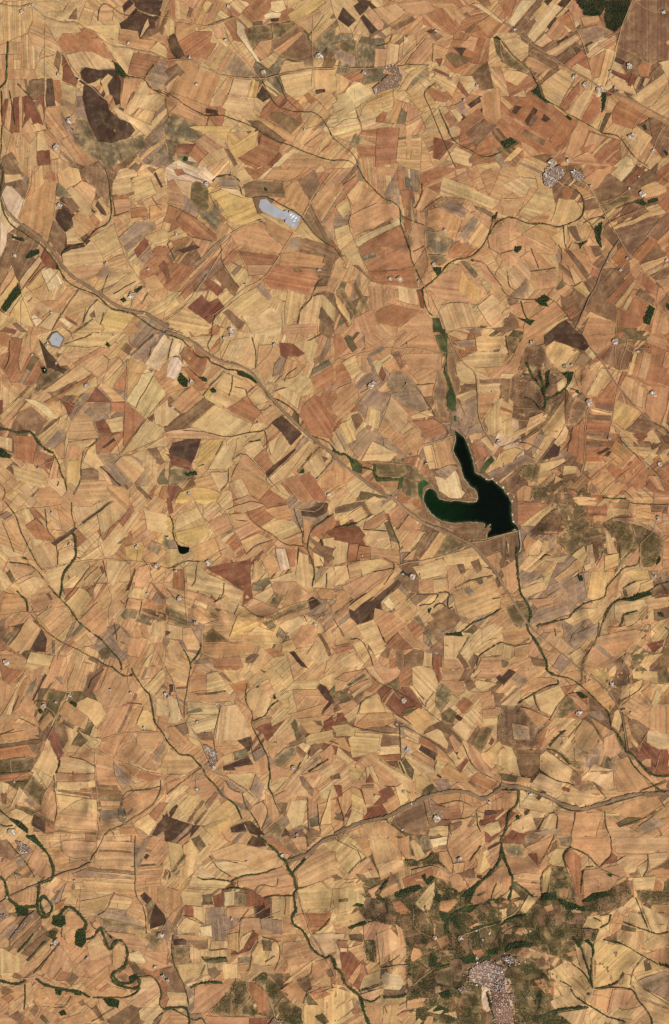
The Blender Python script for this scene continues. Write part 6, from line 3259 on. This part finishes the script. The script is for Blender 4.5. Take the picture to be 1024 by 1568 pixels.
def letter(x, y):
    return GR.get((min(31, max(0, int(x // 32))), min(48, max(0, int(y // 32)))), 't')
for (i, j), s0 in seed.items():
    if i in (gi[0], gi[-1]) or j in (gj[0], gj[-1]): continue
    poly = [(s0[0] - 110, s0[1] - 110), (s0[0] + 110, s0[1] - 110), (s0[0] + 110, s0[1] + 110), (s0[0] - 110, s0[1] + 110)]
    for di in (-2, -1, 0, 1, 2):
        for dj in (-2, -1, 0, 1, 2):
            t = seed.get((i + di, j + dj))
            if t is None or (di, dj) == (0, 0): continue
            nx, ny = t[0] - s0[0], t[1] - s0[1]
            poly = clip(poly, nx, ny, (t[0] ** 2 + t[1] ** 2 - s0[0] ** 2 - s0[1] ** 2) / 2)
            if len(poly) < 3: break
    if len(poly) < 3: continue
    k = OR.get((min(15, max(0, int(s0[0] // 64))), min(24, max(0, int(s0[1] // 64)))), 2)
    ang = -k * math.pi / 8 + random.gauss(0, .05)
    bch = letter(s0[0], s0[1])
    for cell in split(poly, ang):
        cx = sum(p[0] for p in cell) / len(cell); cy = sum(p[1] for p in cell) / len(cell)
        r = rast(cell)
        if r is not None and r[1].any() and (owner[r[0]][r[1]] >= 0).mean() > .97: continue
        ins = .35 / max(3.0, math.sqrt(area(cell)) / 2)
        cell = [(p[0] + (cx - p[0]) * ins, p[1] + (cy - p[1]) * ins) for p in cell]
        v, f = drape(cell, 8.0)
        if len(f) == 0: continue
        ch = letter(cx + random.gauss(0, 8), cy + random.gauss(0, 8))
        if random.random() < .72: ch = bch
        if ch in 'DWn': ch = 'b'
        if random.random() < .05: ch = random.choice('ssttoorg')
        patch_add(v, f, 1.0, tint(ch, .045, (cx, cy)), furrow(v, (math.cos(ang), math.sin(ang)), random.randint(1, 500), random.choice((24, 32, 42, 60))), MOT.get(ch, .12))
add('field_patchwork', mk_mesh('field_patchwork', np.concatenate(PV), np.concatenate(PF), [M_FIELD],
    {'tone': ('FLOAT_COLOR', np.concatenate(PT)), 'furrow': ('FLOAT_VECTOR', np.concatenate(PU))}, True), ground, kind='stuff', label='patchwork of small tan and brown field parcels')
mb = {0: [], 1: []}
for i, ch, p, ly in F_LIST:
    if ch in 'WDnkm' or area(p) < 60: continue
    for a, b in zip(p, p[1:] + p[:1]):
        if (a[0] == b[0] and a[0] % 256 == 0) or (a[1] == b[1] and a[1] % 256 == 0): continue
        if math.hypot(b[0] - a[0], b[1] - a[1]) > 7 and random.random() < .38:
            mb[int(random.random() < .42)].append(ribbon([a, b], random.uniform(.3, .65), 1.7 + .7 * ly + .3, .6))
for k_, mt, lb in ((0, M_MARGIN, 'thin brown weedy margins between the field parcels'), (1, M_TRACK, 'thin pale dirt strips between the field parcels')):
    V, F, b_ = [], [], 0
    for v, f in mb[k_]: V.append(v); F.append(f + b_); b_ += len(v)
    add('field_margin', mk_mesh('field_margin', np.concatenate(V), np.concatenate(F), [mt], smooth_shade=True), ground, kind='stuff', label=lb)
print('fields', len(F_LIST), 'time', time.time() - T0)

# ------------------------------------------------------------------ trees
def ico():
    t = (1 + 5 ** .5) / 2
    v = np.array([(-1, t, 0), (1, t, 0), (-1, -t, 0), (1, -t, 0), (0, -1, t), (0, 1, t), (0, -1, -t), (0, 1, -t), (t, 0, -1), (t, 0, 1), (-t, 0, -1), (-t, 0, 1)]) / math.hypot(1, t)
    f = np.array([(0, 11, 5), (0, 5, 1), (0, 1, 7), (0, 7, 10), (0, 10, 11), (1, 5, 9), (5, 11, 4), (11, 10, 2), (10, 7, 6), (7, 1, 8), (3, 9, 4), (3, 4, 2), (3, 2, 6), (3, 6, 8), (3, 8, 9), (4, 9, 5), (2, 4, 11), (6, 2, 10), (8, 6, 7), (9, 8, 1)])
    return v, f
IV, IF = ico()
TV = np.array([(math.cos(a) * .1, math.sin(a) * .1, z) for z in (0, .6) for a in (0, 2.09, 4.19)])
TF = np.array([(0, 1, 4), (0, 4, 3), (1, 2, 5), (1, 5, 4), (2, 0, 3), (2, 3, 5)])
def trees_mesh(name, P, r0=4.0, r1=8.5, tones=((44, 64, 30), (80, 90, 46)), dry=0.0):
    P = np.asarray(P, float); N = len(P)
    R = RNG.uniform(r0, r1, N); ht = R * RNG.uniform(.8, 1.15, N)
    base = W3(P, 3.6)
    jit = 1 + .32 * (RNG.random((N, 12, 1)) - .5) * 2
    C = IV[None] * jit * np.stack([R, R, ht * .8], 1)[:, None, :]
    C[:, :, 2] += (ht * 1.15)[:, None]; C += base[:, None, :]
    T = TV[None] * np.stack([R, R, ht * 1.2], 1)[:, None, :]; T = T + base[:, None, :]; 
    V = np.concatenate([C.reshape(-1, 3), T.reshape(-1, 3)])
    f1 = (IF[None] + (np.arange(N) * 12)[:, None, None]).reshape(-1, 3); f2 = (TF[None] + (np.arange(N) * 6)[:, None, None] + N * 12).reshape(-1, 3)
    mi = np.concatenate([np.zeros(len(f1), int), np.ones(len(f2), int)])
    a, b = lin(tones[0]), lin(tones[1]); k = RNG.random((N, 1)) ** 1.3
    cc = a[None] * (1 - k) + b[None] * k
    if dry > 0:
        dm = RNG.random(N) < dry; cc[dm] = lin((108, 90, 54)) * RNG.uniform(.7, 1.1, (dm.sum(), 1))
    tone = np.ones((len(V), 4)); tone[:N * 12, :3] = np.repeat(cc, 12, 0); tone[N * 12:, :3] = .08
    return mk_mesh(name, V, np.concatenate([f1, f2]), [M_LEAF, M_BARK], {'tone': ('FLOAT_COLOR', tone)}, False, mi)
def along(poly, width, dens):
    p = warp(densify(smooth(poly) if len(poly) > 2 else poly, 2.0, False)); out = []
    for a, b in zip(p[:-1], p[1:]):
        L = math.hypot(*(b - a)); k = L * width * dens; m = int(k) + (random.random() < k - int(k))
        tx_, ty_ = (b - a) / (L + 1e-9)
        gap = vnoise(np.array([a[0] / 8.0]), np.array([a[1] / 8.0]))[0]
        wl = width * (.3 + 1.4 * vnoise(np.array([a[0] / 4.0 + 50]), np.array([a[1] / 4.0]))[0])
        if gap < .56 - .07 * width: m = int(m * .22 + random.random() * .5)
        for _ in range(m):
            t = random.random(); o = random.gauss(0, .30) * wl
            out.append((a[0] + (b[0] - a[0]) * t - ty_ * o, a[1] + (b[1] - a[1]) * t + tx_ * o))
    return out
def in_poly(poly, dens):
    xs = [p[0] for p in poly]; ys = [p[1] for p in poly]; N = int((max(xs) - min(xs)) * (max(ys) - min(ys)) * dens)
    X = RNG.uniform(min(xs), max(xs), N); Y = RNG.uniform(min(ys), max(ys), N); ok = inside(X, Y, poly)
    return list(zip(X[ok], Y[ok]))

# ------------------------------------------------------------------ streams, roads, tracks, ditches
groups = {}
for k, nm, w, p in lines:
    if k in 'SP': groups.setdefault((k, nm), []).append((w, p))
def join(parts):
    V, F, b = [], [], 0
    for v, f in parts: V.append(v); F.append(f + b); b += len(v)
    return np.concatenate(V), np.concatenate(F)
plen = lambda p: sum(math.hypot(b[0] - a[0], b[1] - a[1]) for a, b in zip(p[:-1], p[1:]))
ntree = 0
for (k, nm), segs in groups.items():
    if k == 'S':
        v, f = join([ribbon(p, w * (1.0 if w < 2.3 else 1.12) + .3, 4.6 + .02 * i, .8) for i, (w, p) in enumerate(segs)])
        add('stream_bank', mk_mesh('stream_bank', v, f, [M_BANK], smooth_shade=True), kind='structure')
        T = []
        for w, p in segs: T += along(p, w * (.72 if w < 2.3 else 1.0) + .1, 1.1 if w < 1.7 else 1.35)
        if not T: continue
        o = add('tree_belt', trees_mesh('tree_belt', T), kind='stuff', category='trees', group='tree belts along streams'); ntree += len(T)
        big = max(w for w, p in segs); ln_ = sum(plen(p) for w, p in segs)
        what = ('wide dark green ' if big >= 3 else 'dark green ' if big > 1.5 else 'thin dark ') + ('winding tree belt' if ln_ > 90 else 'tree line')
        allp = [q_ for w, p in segs for q_ in p]; place_label(o, what, allp[len(allp) // 2])
    else:
        big = max(w for w, p in segs)
        v, f = join([ribbon(p, max(.75, w * .5), 6.2, .08) for w, p in segs])
        r = add('road', mk_mesh('road', v, f, [M_ROAD if big >= 1.3 else M_LANE], smooth_shade=True), kind='structure')
        if big >= 1.1:
            v, f = join([ribbon(p, w * (2.7 if w >= 1.8 else 1.6), 5.4, .45) for w, p in segs])
            add('verge', mk_mesh('verge', v, f, [M_VERGE], smooth_shade=True), r)
net = np.array([q_ for k, nm, w, p in lines if k in 'PK' for q_ in densify(p, 3.0, False)])
for (fx, fy), n_ in farms:                                  # every farm has its lane
    d_ = np.hypot(net[:, 0] - fx, net[:, 1] - fy); b_ = net[d_.argmin()]
    if 3 < d_.min() < 60:
        mid = ((fx + b_[0]) / 2 + (b_[1] - fy) * .12, (fy + b_[1]) / 2 - (b_[0] - fx) * .12)
        lines.append(('K', '', 0.0, [(fx, fy), mid, tuple(b_)]))
for k, nm, w, p in lines:
    if k == 'K':
        v, f = ribbon(p, .62, 5.0, .3, 1); add('farm_track', mk_mesh('farm_track', v, f, [M_TRACK], smooth_shade=True), kind='structure')
hb = []
for k, nm, w, p in lines:
    if k == 'H':
        v, f = ribbon(p, .95, 5.2, .4, 1); add('ditch', mk_mesh('ditch', v, f, [M_DITCH], smooth_shade=True), kind='structure'); hb += along(p, 1.0, .5)
add('ditch_bushes', trees_mesh('ditch_bushes', hb, 2.5, 5.0, ((58, 60, 34), (90, 80, 46)), .3), kind='stuff', category='bushes', label='scattered dark bushes growing along the thin ditches between fields')

# ------------------------------------------------------------------ copses, scrub
for ch, p in woods:
    T = in_poly(p, .85 if ch == 'W' else .6)
    if len(T) < 3: continue
    o = add('copse', trees_mesh('copse', warp(T)), kind='stuff', category='trees', group='copses and small woods'); ntree += len(T)
    place_label(o, 'dense dark green copse' if area(p) > 60 else 'small dark green copse', (sum(q_[0] for q_ in p) / len(p), sum(q_[1] for q_ in p) / len(p)))
for ch, p in fields:
    if ch == 'D' and area(p) >= 700:
        T = in_poly(p, .5); o = add('pine_plantation', trees_mesh('pine_plantation', warp(T), 3.5, 7, ((40, 50, 28), (78, 76, 44))), kind='stuff', category='wood'); ntree += len(T)
        place_label(o, 'large block of dark green woodland', (sum(q_[0] for q_ in p) / len(p), sum(q_[1] for q_ in p) / len(p)))
for sp_, p in [(0, q_) for q_ in scrub] + [(1, q_) for q_ in sparse]:
    T = [q_ for q_ in in_poly(p, .7) if vnoise(np.array([q_[0] / 9.0]), np.array([q_[1] / 9.0]))[0] > .42]
    T = [q_ for q_ in T if random.random() < (.35 if sp_ else .9)]
    def cover(q_):
        i_, j_ = int((q_[0] - RX0) / RSC), int((q_[1] - RX0) / RSC); w_ = owner[i_, j_] if 0 <= i_ < RW and 0 <= j_ < RH else -1
        return fields[w_][0] if w_ >= 0 else 'k'
    T = [q_ for q_ in T if cover(q_) not in 'cspytor' or random.random() < .1]
    if len(T) < 3: continue
    o = add('scrubland', trees_mesh('scrubland', T, 2.2, 5.0, ((66, 80, 40), (100, 98, 56)), .2), kind='stuff', category='scrub', group='olive scrub with scattered bushes'); ntree += len(T)
    T = [] if sp_ else [q_ for q_ in in_poly(p, .85) if vnoise(np.array([q_[0] / 13.0 + 40]), np.array([q_[1] / 13.0]))[0] > .62]
    T = [q_ for q_ in T if cover(q_) not in 'cspytor']
    if len(T) > 3:
        o2 = add('thicket', trees_mesh('thicket', warp(T), 2.5, 5.5, ((56, 74, 36), (92, 94, 54)), .08), kind='stuff', category='trees', group='green thickets in the scrub'); ntree += len(T)
        place_label(o2, 'dark green thickets inside the scrub', (sum(q_[0] for q_ in p) / len(p), sum(q_[1] for q_ in p) / len(p)))
    place_label(o, 'olive brown scrub dotted with bushes', (sum(q_[0] for q_ in p) / len(p), sum(q_[1] for q_ in p) / len(p)))
print('trees', ntree, 'time', time.time() - T0)

# ------------------------------------------------------------------ reservoir, shore, dam
rp = densify(RES, 2.0); ax, ay = np.meshgrid(np.arange(640, 800, 3.0), np.arange(650, 832, 3.0)); ax = ax.ravel(); ay = ay.ravel()
ok = inside(ax, ay, rp) & (segdist(ax, ay, rp, True) > .9)
wv = [Vector(q_) for q_ in rp] + [Vector(q_) for q_ in zip(ax[ok], ay[ok])]; r = delaunay_2d_cdt(wv, [], [list(range(len(rp)))], 1, 1e-4)
v2 = np.array([(q_.x, q_.y) for q_ in r[0]]); f2 = np.array(r[2]); a, b, c = v2[f2[:, 0]], v2[f2[:, 1]], v2[f2[:, 2]]
s = (b[:, 0] - a[:, 0]) * (c[:, 1] - a[:, 1]) - (b[:, 1] - a[:, 1]) * (c[:, 0] - a[:, 0]); f2[s > 0] = f2[s > 0][:, ::-1]
WL = LEVEL - 1.0
wp = np.stack([(v2[:, 0] - 512) * M, (784 - v2[:, 1]) * M, np.full(len(v2), WL)], 1)
dsh = segdist(v2[:, 0], v2[:, 1], RES, True)                # silt and weed colour the shallows
silt = np.clip(1 - dsh / (1.2 + 3.5 * vnoise(v2[:, 0] / 9.0, v2[:, 1] / 9.0 + 12)), 0, 1)[:, None]
west = np.clip((735 - v2[:, 0]) / 60, 0, 1)[:, None] * np.clip((v2[:, 1] - 735) / 20, 0, 1)[:, None]
wt = lin((9, 15, 8)) * (1 - west) + lin((15, 36, 14)) * west; wt = wt * (1 - silt) + lin((52, 62, 36)) * silt
add('reservoir_water', mk_mesh('reservoir_water', wp, f2, [M_WATER], {'tone': ('FLOAT_COLOR', np.concatenate([wt, np.ones((len(wt), 1))], 1))}), kind='structure')
def shore(name, outl, w0, w1, z0, z1, mat, parent=None, seedo=0.0):
    p = np.array(densify(outl, 2.0)); n_ = len(p)
    d = np.roll(p, -1, 0) - np.roll(p, 1, 0); d /= np.hypot(d[:, 0], d[:, 1])[:, None] + 1e-9
    nr = np.stack([d[:, 1], -d[:, 0]], 1)
    t = p + nr * .3
    if inside(t[:, 0], t[:, 1], outl).mean() > .5: nr = -nr
    wob = .25 + 1.5 * vnoise(p[:, 0] / 5.0 + seedo, p[:, 1] / 5.0)
    A = p + nr * w0; B = p + nr * (w1 * wob)[:, None]
    fa = np.stack([(A[:, 0] - 512) * M, (784 - A[:, 1]) * M, np.full(n_, z0)], 1); fb = np.stack([(B[:, 0] - 512) * M, (784 - B[:, 1]) * M, np.full(n_, z1)], 1)
    V = np.concatenate([fa, fb]); i = np.arange(n_); j = (i + 1) % n_
    F = np.stack([i, j, n_ + j, n_ + i], 1)
    e = np.cross(V[F[:, 1]] - V[F[:, 0]], V[F[:, 2]] - V[F[:, 0]])[:, 2]; F[e < 0] = F[e < 0][:, ::-1]
    return add(name, mk_mesh(name, V, F, [mat]), parent, **({} if parent else {'kind': 'structure'}))
sh = shore('reservoir_shore', RES, -.4, 5.2, WL - .6, 6.6, M_SHORE)
shore('sand_rim', RES, -.1, 1.15, WL + .25, 5.2, M_SAND, sh, 9.0)
for (px, py, sz) in ((744.6,733.8,2.2),(753.8,732.8,2.4),(760,739,2),(769.8,746.2,2.6),(777.6,755.6,2.4),(783.8,767.5,2.2),(784.5,788,2.2),(785.8,798.6,2.4),(716.8,680.6,1.6),(714.6,670.4,1.5),(750.2,803.6,1.6),(788,811,1.6)):
    ang = np.linspace(0, 2 * math.pi, 9)[:-1]; rr = sz * RNG.uniform(.5, 1.0, 8)
    top = [(px + math.cos(a_) * r_ * .7, py + math.sin(a_) * r_ * .7) for a_, r_ in zip(ang, rr)]; low = [(px + math.cos(a_) * r_, py + math.sin(a_) * r_) for a_, r_ in zip(ang, rr)]
    V = [((x - 512) * M, (784 - y) * M, 8.6 + random.uniform(-.4, .4)) for x, y in top] + [((x - 512) * M, (784 - y) * M, WL - 1) for x, y in low] + [((px - 512) * M, (784 - py) * M, 9.4)]
    F = []
    for i in range(8):
        j = (i + 1) % 8; F += [(i, 8 + i, j), (j, 8 + i, 8 + j), (16, i, j)]
    add('rock', mk_mesh('rock', V, F, [M_ROCK]), sh)
# the dam: an earth bank with a road along the crest
DA, DB = np.array([731.0, 828.5]), np.array([797.5, 811.5])
dd = (DB - DA) / np.hypot(*(DB - DA)); dn = np.array([-dd[1], dd[0]])     # dn points down the picture (south)
if dn[1] < 0: dn = -dn
def wp3(q_, z): return ((q_[0] - 512) * M, (784 - q_[1]) * M, z)
def prism(name, A, B, prof, mat, parent, nseg=14):
    V, F = [], []
    k = len(prof)
    for i in range(nseg + 1):
        c_ = A + (B - A) * i / nseg
        for off, z in prof: V.append(wp3(c_ + dn * (off + .15 * math.sin(i * 1.7)), z))
    for i in range(nseg):
        for j in range(k - 1):
            F.append((i * k + j, i * k + j + 1, (i + 1) * k + j + 1, (i + 1) * k + j))
    V = np.array(V); F = np.array(F); e = np.cross(V[F[:, 1]] - V[F[:, 0]], V[F[:, 2]] - V[F[:, 0]])[:, 2]; F[e < 0] = F[e < 0][:, ::-1]
    return add(name, mk_mesh(name, V, F, [mat]), parent)
dam = add('dam', None, None, label='long low earth dam closing the dark reservoir at its lower edge', category='dam')
prism('embankment', DA, DB, [(-2.2, -8), (-.6, 10), (.6, 10), (4.8, -9)], M_DAM, dam)
prism('crest_road', DA, DB, [(-.42, 10.4), (.42, 10.4)], M_LANE, dam)
prism('upstream_riprap', DA + dd * 12, DB, [(-1.5, 2), (-.75, 10.6)], M_SHORE, dam)
v, f = ribbon([(795.5, 811), (796.5, 818), (796.8, 828), (797.4, 838), (795, 846)], 1.5, 7.5, .3); add('spillway', mk_mesh('spillway', v, f, [M_CONC]), dam)

# ------------------------------------------------------------------ buildings
def house_arrays(cx, cy, z, L, Wd, h, rh, ang):
    ca, sa = math.cos(ang), math.sin(ang); l, w = L / 2, Wd / 2
    b = [(-l, -w, -3), (l, -w, -3), (l, w, -3), (-l, w, -3), (-l, -w, h), (l, -w, h), (l, w, h), (-l, w, h), (-l, 0, h + rh), (l, 0, h + rh)]
    e = .6
    r = [(-l - e, -w - e, h - .3), (l + e, -w - e, h - .3), (l + e, 0, h + rh + .25), (-l - e, 0, h + rh + .25), (l + e, w + e, h - .3), (-l - e, w + e, h - .3)]
    V = [(cx + x * ca - y * sa, cy + x * sa + y * ca, z + zz) for x, y, zz in b + r]
    F = [(0, 1, 5), (0, 5, 4), (1, 2, 6), (1, 6, 5), (2, 3, 7), (2, 7, 6), (3, 0, 4), (3, 4, 7), (4, 8, 7), (5, 6, 9)]
    G = [(10, 11, 12), (10, 12, 13), (13, 12, 14), (13, 14, 15)]
    return V, F + G, [0] * len(F) + [1] * len(G)
ROOFS = [(230, 223, 212), (218, 206, 191), (214, 190, 172), (196, 158, 136), (178, 138, 116), (160, 150, 142), (204, 198, 192)]
def building(name, cx, cy, L, Wd, h, rh, ang, roof, parent, own_roof=False):
    z = hs(np.array([cx]), np.array([cy]))[0] + 6.8 * ZS
    V, F, mi = house_arrays((cx - 512) * M, (784 - cy) * M, z, L, Wd, h, rh, ang)
    t = np.tile(np.append(lin(roof), 1), (len(V), 1))
    if own_roof:
        o = add(name, mk_mesh(name, V[:10], F[:10], [M_WALL]), parent)
        add('roof', mk_mesh('roof', V[10:], [tuple(k_ - 10 for k_ in t_) for t_ in F[10:]], [M_ROOF], {'tone': ('FLOAT_COLOR', t[10:])}), o)
        return o
    return add(name, mk_mesh(name, V, F, [M_WALL, M_ROOF], {'tone': ('FLOAT_COLOR', t)}, False, mi), parent)
def blob(cx, cy, r, dz, mat, name, parent):
    a_ = np.linspace(0, 2 * math.pi, 10)[:-1]
    p = [(cx + math.cos(t) * r * random.uniform(.6, 1.1), cy + math.sin(t) * r * random.uniform(.6, 1.1)) for t in a_]
    v, f = drape(p, 4.0); return add(name, mk_mesh(name, W3(v, dz), f, [mat]), parent)
for (fx, fy), n_ in farms:
    fm = add('farmstead', None, None, category='farm', group='farmsteads among the fields')
    R = max(1.2, n_ * .78)
    if n_ >= 2: blob(fx, fy, R * 1.15, 6.6, M_FARMY, 'yard', fm)
    base = random.uniform(0, math.pi)
    bright = n_ >= 4 or random.random() < .5
    for q_ in range(1 + int(n_ * 1.5)):
        a_ = random.uniform(0, 6.28); rr = R * math.sqrt(random.random()) * .85 if n_ > 1 else .3
        big = random.random() < .55
        L = random.uniform(16, 34) if big else random.uniform(9, 15); Wd = random.uniform(9, 15) if big else random.uniform(7, 10)
        if n_ >= 6 and q_ < 2: L, Wd = random.uniform(34, 52), random.uniform(18, 26)
        roof = random.choice(ROOFS[:3] if bright and random.random() < .6 else ROOFS)
        building('barn' if big else 'house', fx + math.cos(a_) * rr, fy + math.sin(a_) * rr, L, Wd, random.uniform(4, 6.5), random.uniform(1.2, 2.6), base + random.choice((0, 1.57)) + random.gauss(0, .06), roof, fm, n_ >= 4)
    if n_ >= 3 and random.random() < .75:
        T = [(fx + random.gauss(0, R * .75), fy + random.gauss(0, R * .75)) for _ in range(n_ * 3)]
        add('garden_trees', trees_mesh('garden_trees', T, 2.5, 5.0, ((52, 58, 32), (84, 78, 46))), fm, kind='stuff')
    place_label(fm, ('large farmyard with barns' if n_ >= 6 else 'farmstead with pale roofs' if n_ >= 4 else 'small farmstead' if n_ >= 2 else 'lone pale farm building'), (fx, fy))
VL = dict(nvillage='hamlet of brownish roofs near the top centre', nevillage='round compact village of white and pink roofs at upper right', nevillageb='small satellite block of houses east of the round white village',
          swvillage='white roofed village beside the left stream bend, lower left', svillage='small red and white village at the bottom edge left of centre', swtown='white roofed hamlet above the river meanders at lower left',
          swtownb='strip of white buildings by the road at far lower left', swtownc='white sheds at the left edge near the meanders', swtownd='diagonal row of houses between strip fields and the river meanders',
          town='large pinkish town at lower right, its main quarter', townsouth='pink southern quarter of the lower right town running to the edge', townwest='small western outskirts of the pink lower right town',
          towneast='white eastern outskirts of the pink lower right town', townstrip='narrow pink strip of town at the bottom edge, lower right', townbit='tiny pink cluster beside the narrow town strip')
for nm, p in villages:
    town = nm.startswith('town') or nm == 'svillage'
    v, f = drape(p, 5.0)
    vg = add('village', None, None, label=VL[nm], category='village')
    add('street_ground', mk_mesh('street_ground', W3(v, 6.4), f, [M_TOWNG]), vg)
    xs = [q_[0] for q_ in p]; ys = [q_[1] for q_ in p]; an = {'nevillage': .5, 'swtownd': .8}.get(nm, random.uniform(0, 1.5)); ca, sa = math.cos(an), math.sin(an)
    VV, FF, MM, TT, bse = [], [], [], [], 0
    st = 1.75 if town or nm.startswith('nev') else 2.3
    mx, my = (min(xs) + max(xs)) / 2, (min(ys) + max(ys)) / 2; rad = max(max(xs) - min(xs), max(ys) - min(ys))
    nn = int(rad / st) + 6
    for i in range(-nn, nn + 1):
        for j in range(-nn, nn + 1):
            if j % 4 == 0 and random.random() < .8: continue
            x = mx + (i * ca - j * sa) * st + random.gauss(0, .3); y = my + (i * sa + j * ca) * st + random.gauss(0, .3)
            jx, jy = (random.gauss(0, 3.2), random.gauss(0, 3.2)) if town else (random.gauss(0, .8), random.gauss(0, .8))
            if not inside(np.array([x + jx]), np.array([y + jy]), p)[0] or random.random() < (.12 if nm != 'swtownd' else .5): continue
            L, Wd = random.uniform(9, 19), random.uniform(7, 12)
            if random.random() < .06: L, Wd = random.uniform(24, 36), random.uniform(13, 18)
            z = hs(np.array([x]), np.array([y]))[0] + 6.6 * ZS
            a_, b_, c_ = house_arrays((x - 512) * M, (784 - y) * M, z, L, Wd, random.uniform(4, 8), random.uniform(1.2, 2.4), -an + random.choice((0, 1.57)) + random.gauss(0, .1))
            if nm in ('town', 'townwest', 'towneast') and random.random() < .55: town_pale = True
            else: town_pale = False
            rc = random.choice([(216, 198, 186), (204, 180, 168), (232, 224, 216), (190, 170, 160)]) if town_pale else random.choice([(200, 148, 124), (184, 132, 110), (166, 118, 98), (208, 172, 152), (230, 214, 200), (150, 112, 94), (190, 142, 120), (176, 128, 108)] if town else ([(230, 220, 208), (212, 198, 186), (196, 174, 160), (176, 150, 138), (156, 142, 134)] if nm != 'nvillage' else [(190, 150, 124), (160, 124, 100), (214, 190, 170)]))
            VV += a_; FF += [tuple(k_ + bse for k_ in t_) for t_ in b_]; MM += c_; TT += [np.append(lin(rc), 1)] * len(a_); bse += len(a_)
    if VV: add('houses', mk_mesh('houses', VV, FF, [M_WALL, M_ROOF], {'tone': ('FLOAT_COLOR', np.array(TT))}, False, MM), vg, kind='stuff')
    T = in_poly(p, .16 if town else .06)
    if len(T) > 2: add('street_trees', trees_mesh('street_trees', T, 2.5, 5.0), vg, kind='stuff')

# ------------------------------------------------------------------ pale industrial yard in the upper middle, grey yard at the left
def tile(txy, tok): return [(txy[0] * 256 + float(a.split(',')[0]) / 4, txy[1] * 256 + float(a.split(',')[1]) / 4) for a in tok.split()]
yd = add('industrial_yard', None, None, label='pale lavender grey yard with white sheds at its right end, upper middle', category='yard')
pl = tile((1, 1), '562,245 575,205 612,200 640,232 690,252 718,268 738,262 745,285 725,322 690,318 650,308 590,275'); v, f = drape(pl, 4); add('surface', mk_mesh('surface', W3(v, 7.2), f, [M_YARD]), yd)
pl = tile((1, 1), '750,268 790,290 815,302 800,352 780,376 722,340 728,322'); v, f = drape(pl, 4); add('shed_apron', mk_mesh('shed_apron', W3(v, 7.4), f, [M_YARD]), yd)
pl = tile((1, 1), '530,190 610,188 660,215 640,230 612,202 575,206 560,245 590,285 560,290 545,250'); v, f = drape(pl, 4); add('bank', mk_mesh('bank', W3(v, 6.8), f, [M_SHORE]), yd)
for (a_, b_, L, Wd) in ((757, 292, 40, 22), (772, 302, 46, 24), (788, 312, 40, 22), (760, 312, 30, 18), (778, 330, 36, 16), (770, 355, 28, 14), (800, 325, 26, 16)):
    building('shed', 256 + a_ / 4, 256 + b_ / 4, L, Wd, 6, 2, .6, (244, 244, 246) if L > 35 else (222, 210, 206), yd, True)
gyd = add('storage_yard', None, None, label='square pale grey yard with rounded corners at the left, above brown strips', category='yard')
pl = tile((0, 2), '300,32 322,-4 352,-12 392,22 366,74 322,60'); v, f = drape(pl, 4); add('surface', mk_mesh('surface', W3(v, 7.2), f, [M_YARD]), gyd)
pl = tile((0, 2), '290,32 322,-14 362,-16 402,20 370,86 318,70'); v, f = drape(pl, 4); add('border', mk_mesh('border', W3(v, 6.6), f, [M_VERGE]), gyd)
building('shed', 86.5, 519.5, 14, 10, 4, 1.5, .5, (120, 120, 120), gyd)
for txy, tok, lb in (((1, 3), '78,318 62,268 92,282 134,282 130,308 102,322', 'small black pond with a green rim among tan fields, left of centre'),
                     ((0, 2), '262,212 274,204 286,212 284,230 268,232', 'tiny round pond ringed by dark trees at far left')):
    pl = tile(txy, tok); v, f = drape(pl, 4); z = hs(v[:, 0], v[:, 1]).max() + 7 * ZS
    q3 = W3(v, 0); q3[:, 2] = z; pd = add('pond', None, None, label=lb, category='pond'); add('water', mk_mesh('water', q3, f, [M_POND]), pd)
    add('rim_trees', trees_mesh('rim_trees', along(pl + pl[:1], .9, 1.6), 2.5, 4.5), pd)
building('shed', 68.7, 566.8, 16, 12, 4, 1.5, .6, (244, 240, 232), gyd)

flush_labels()
print('done', time.time() - T0)
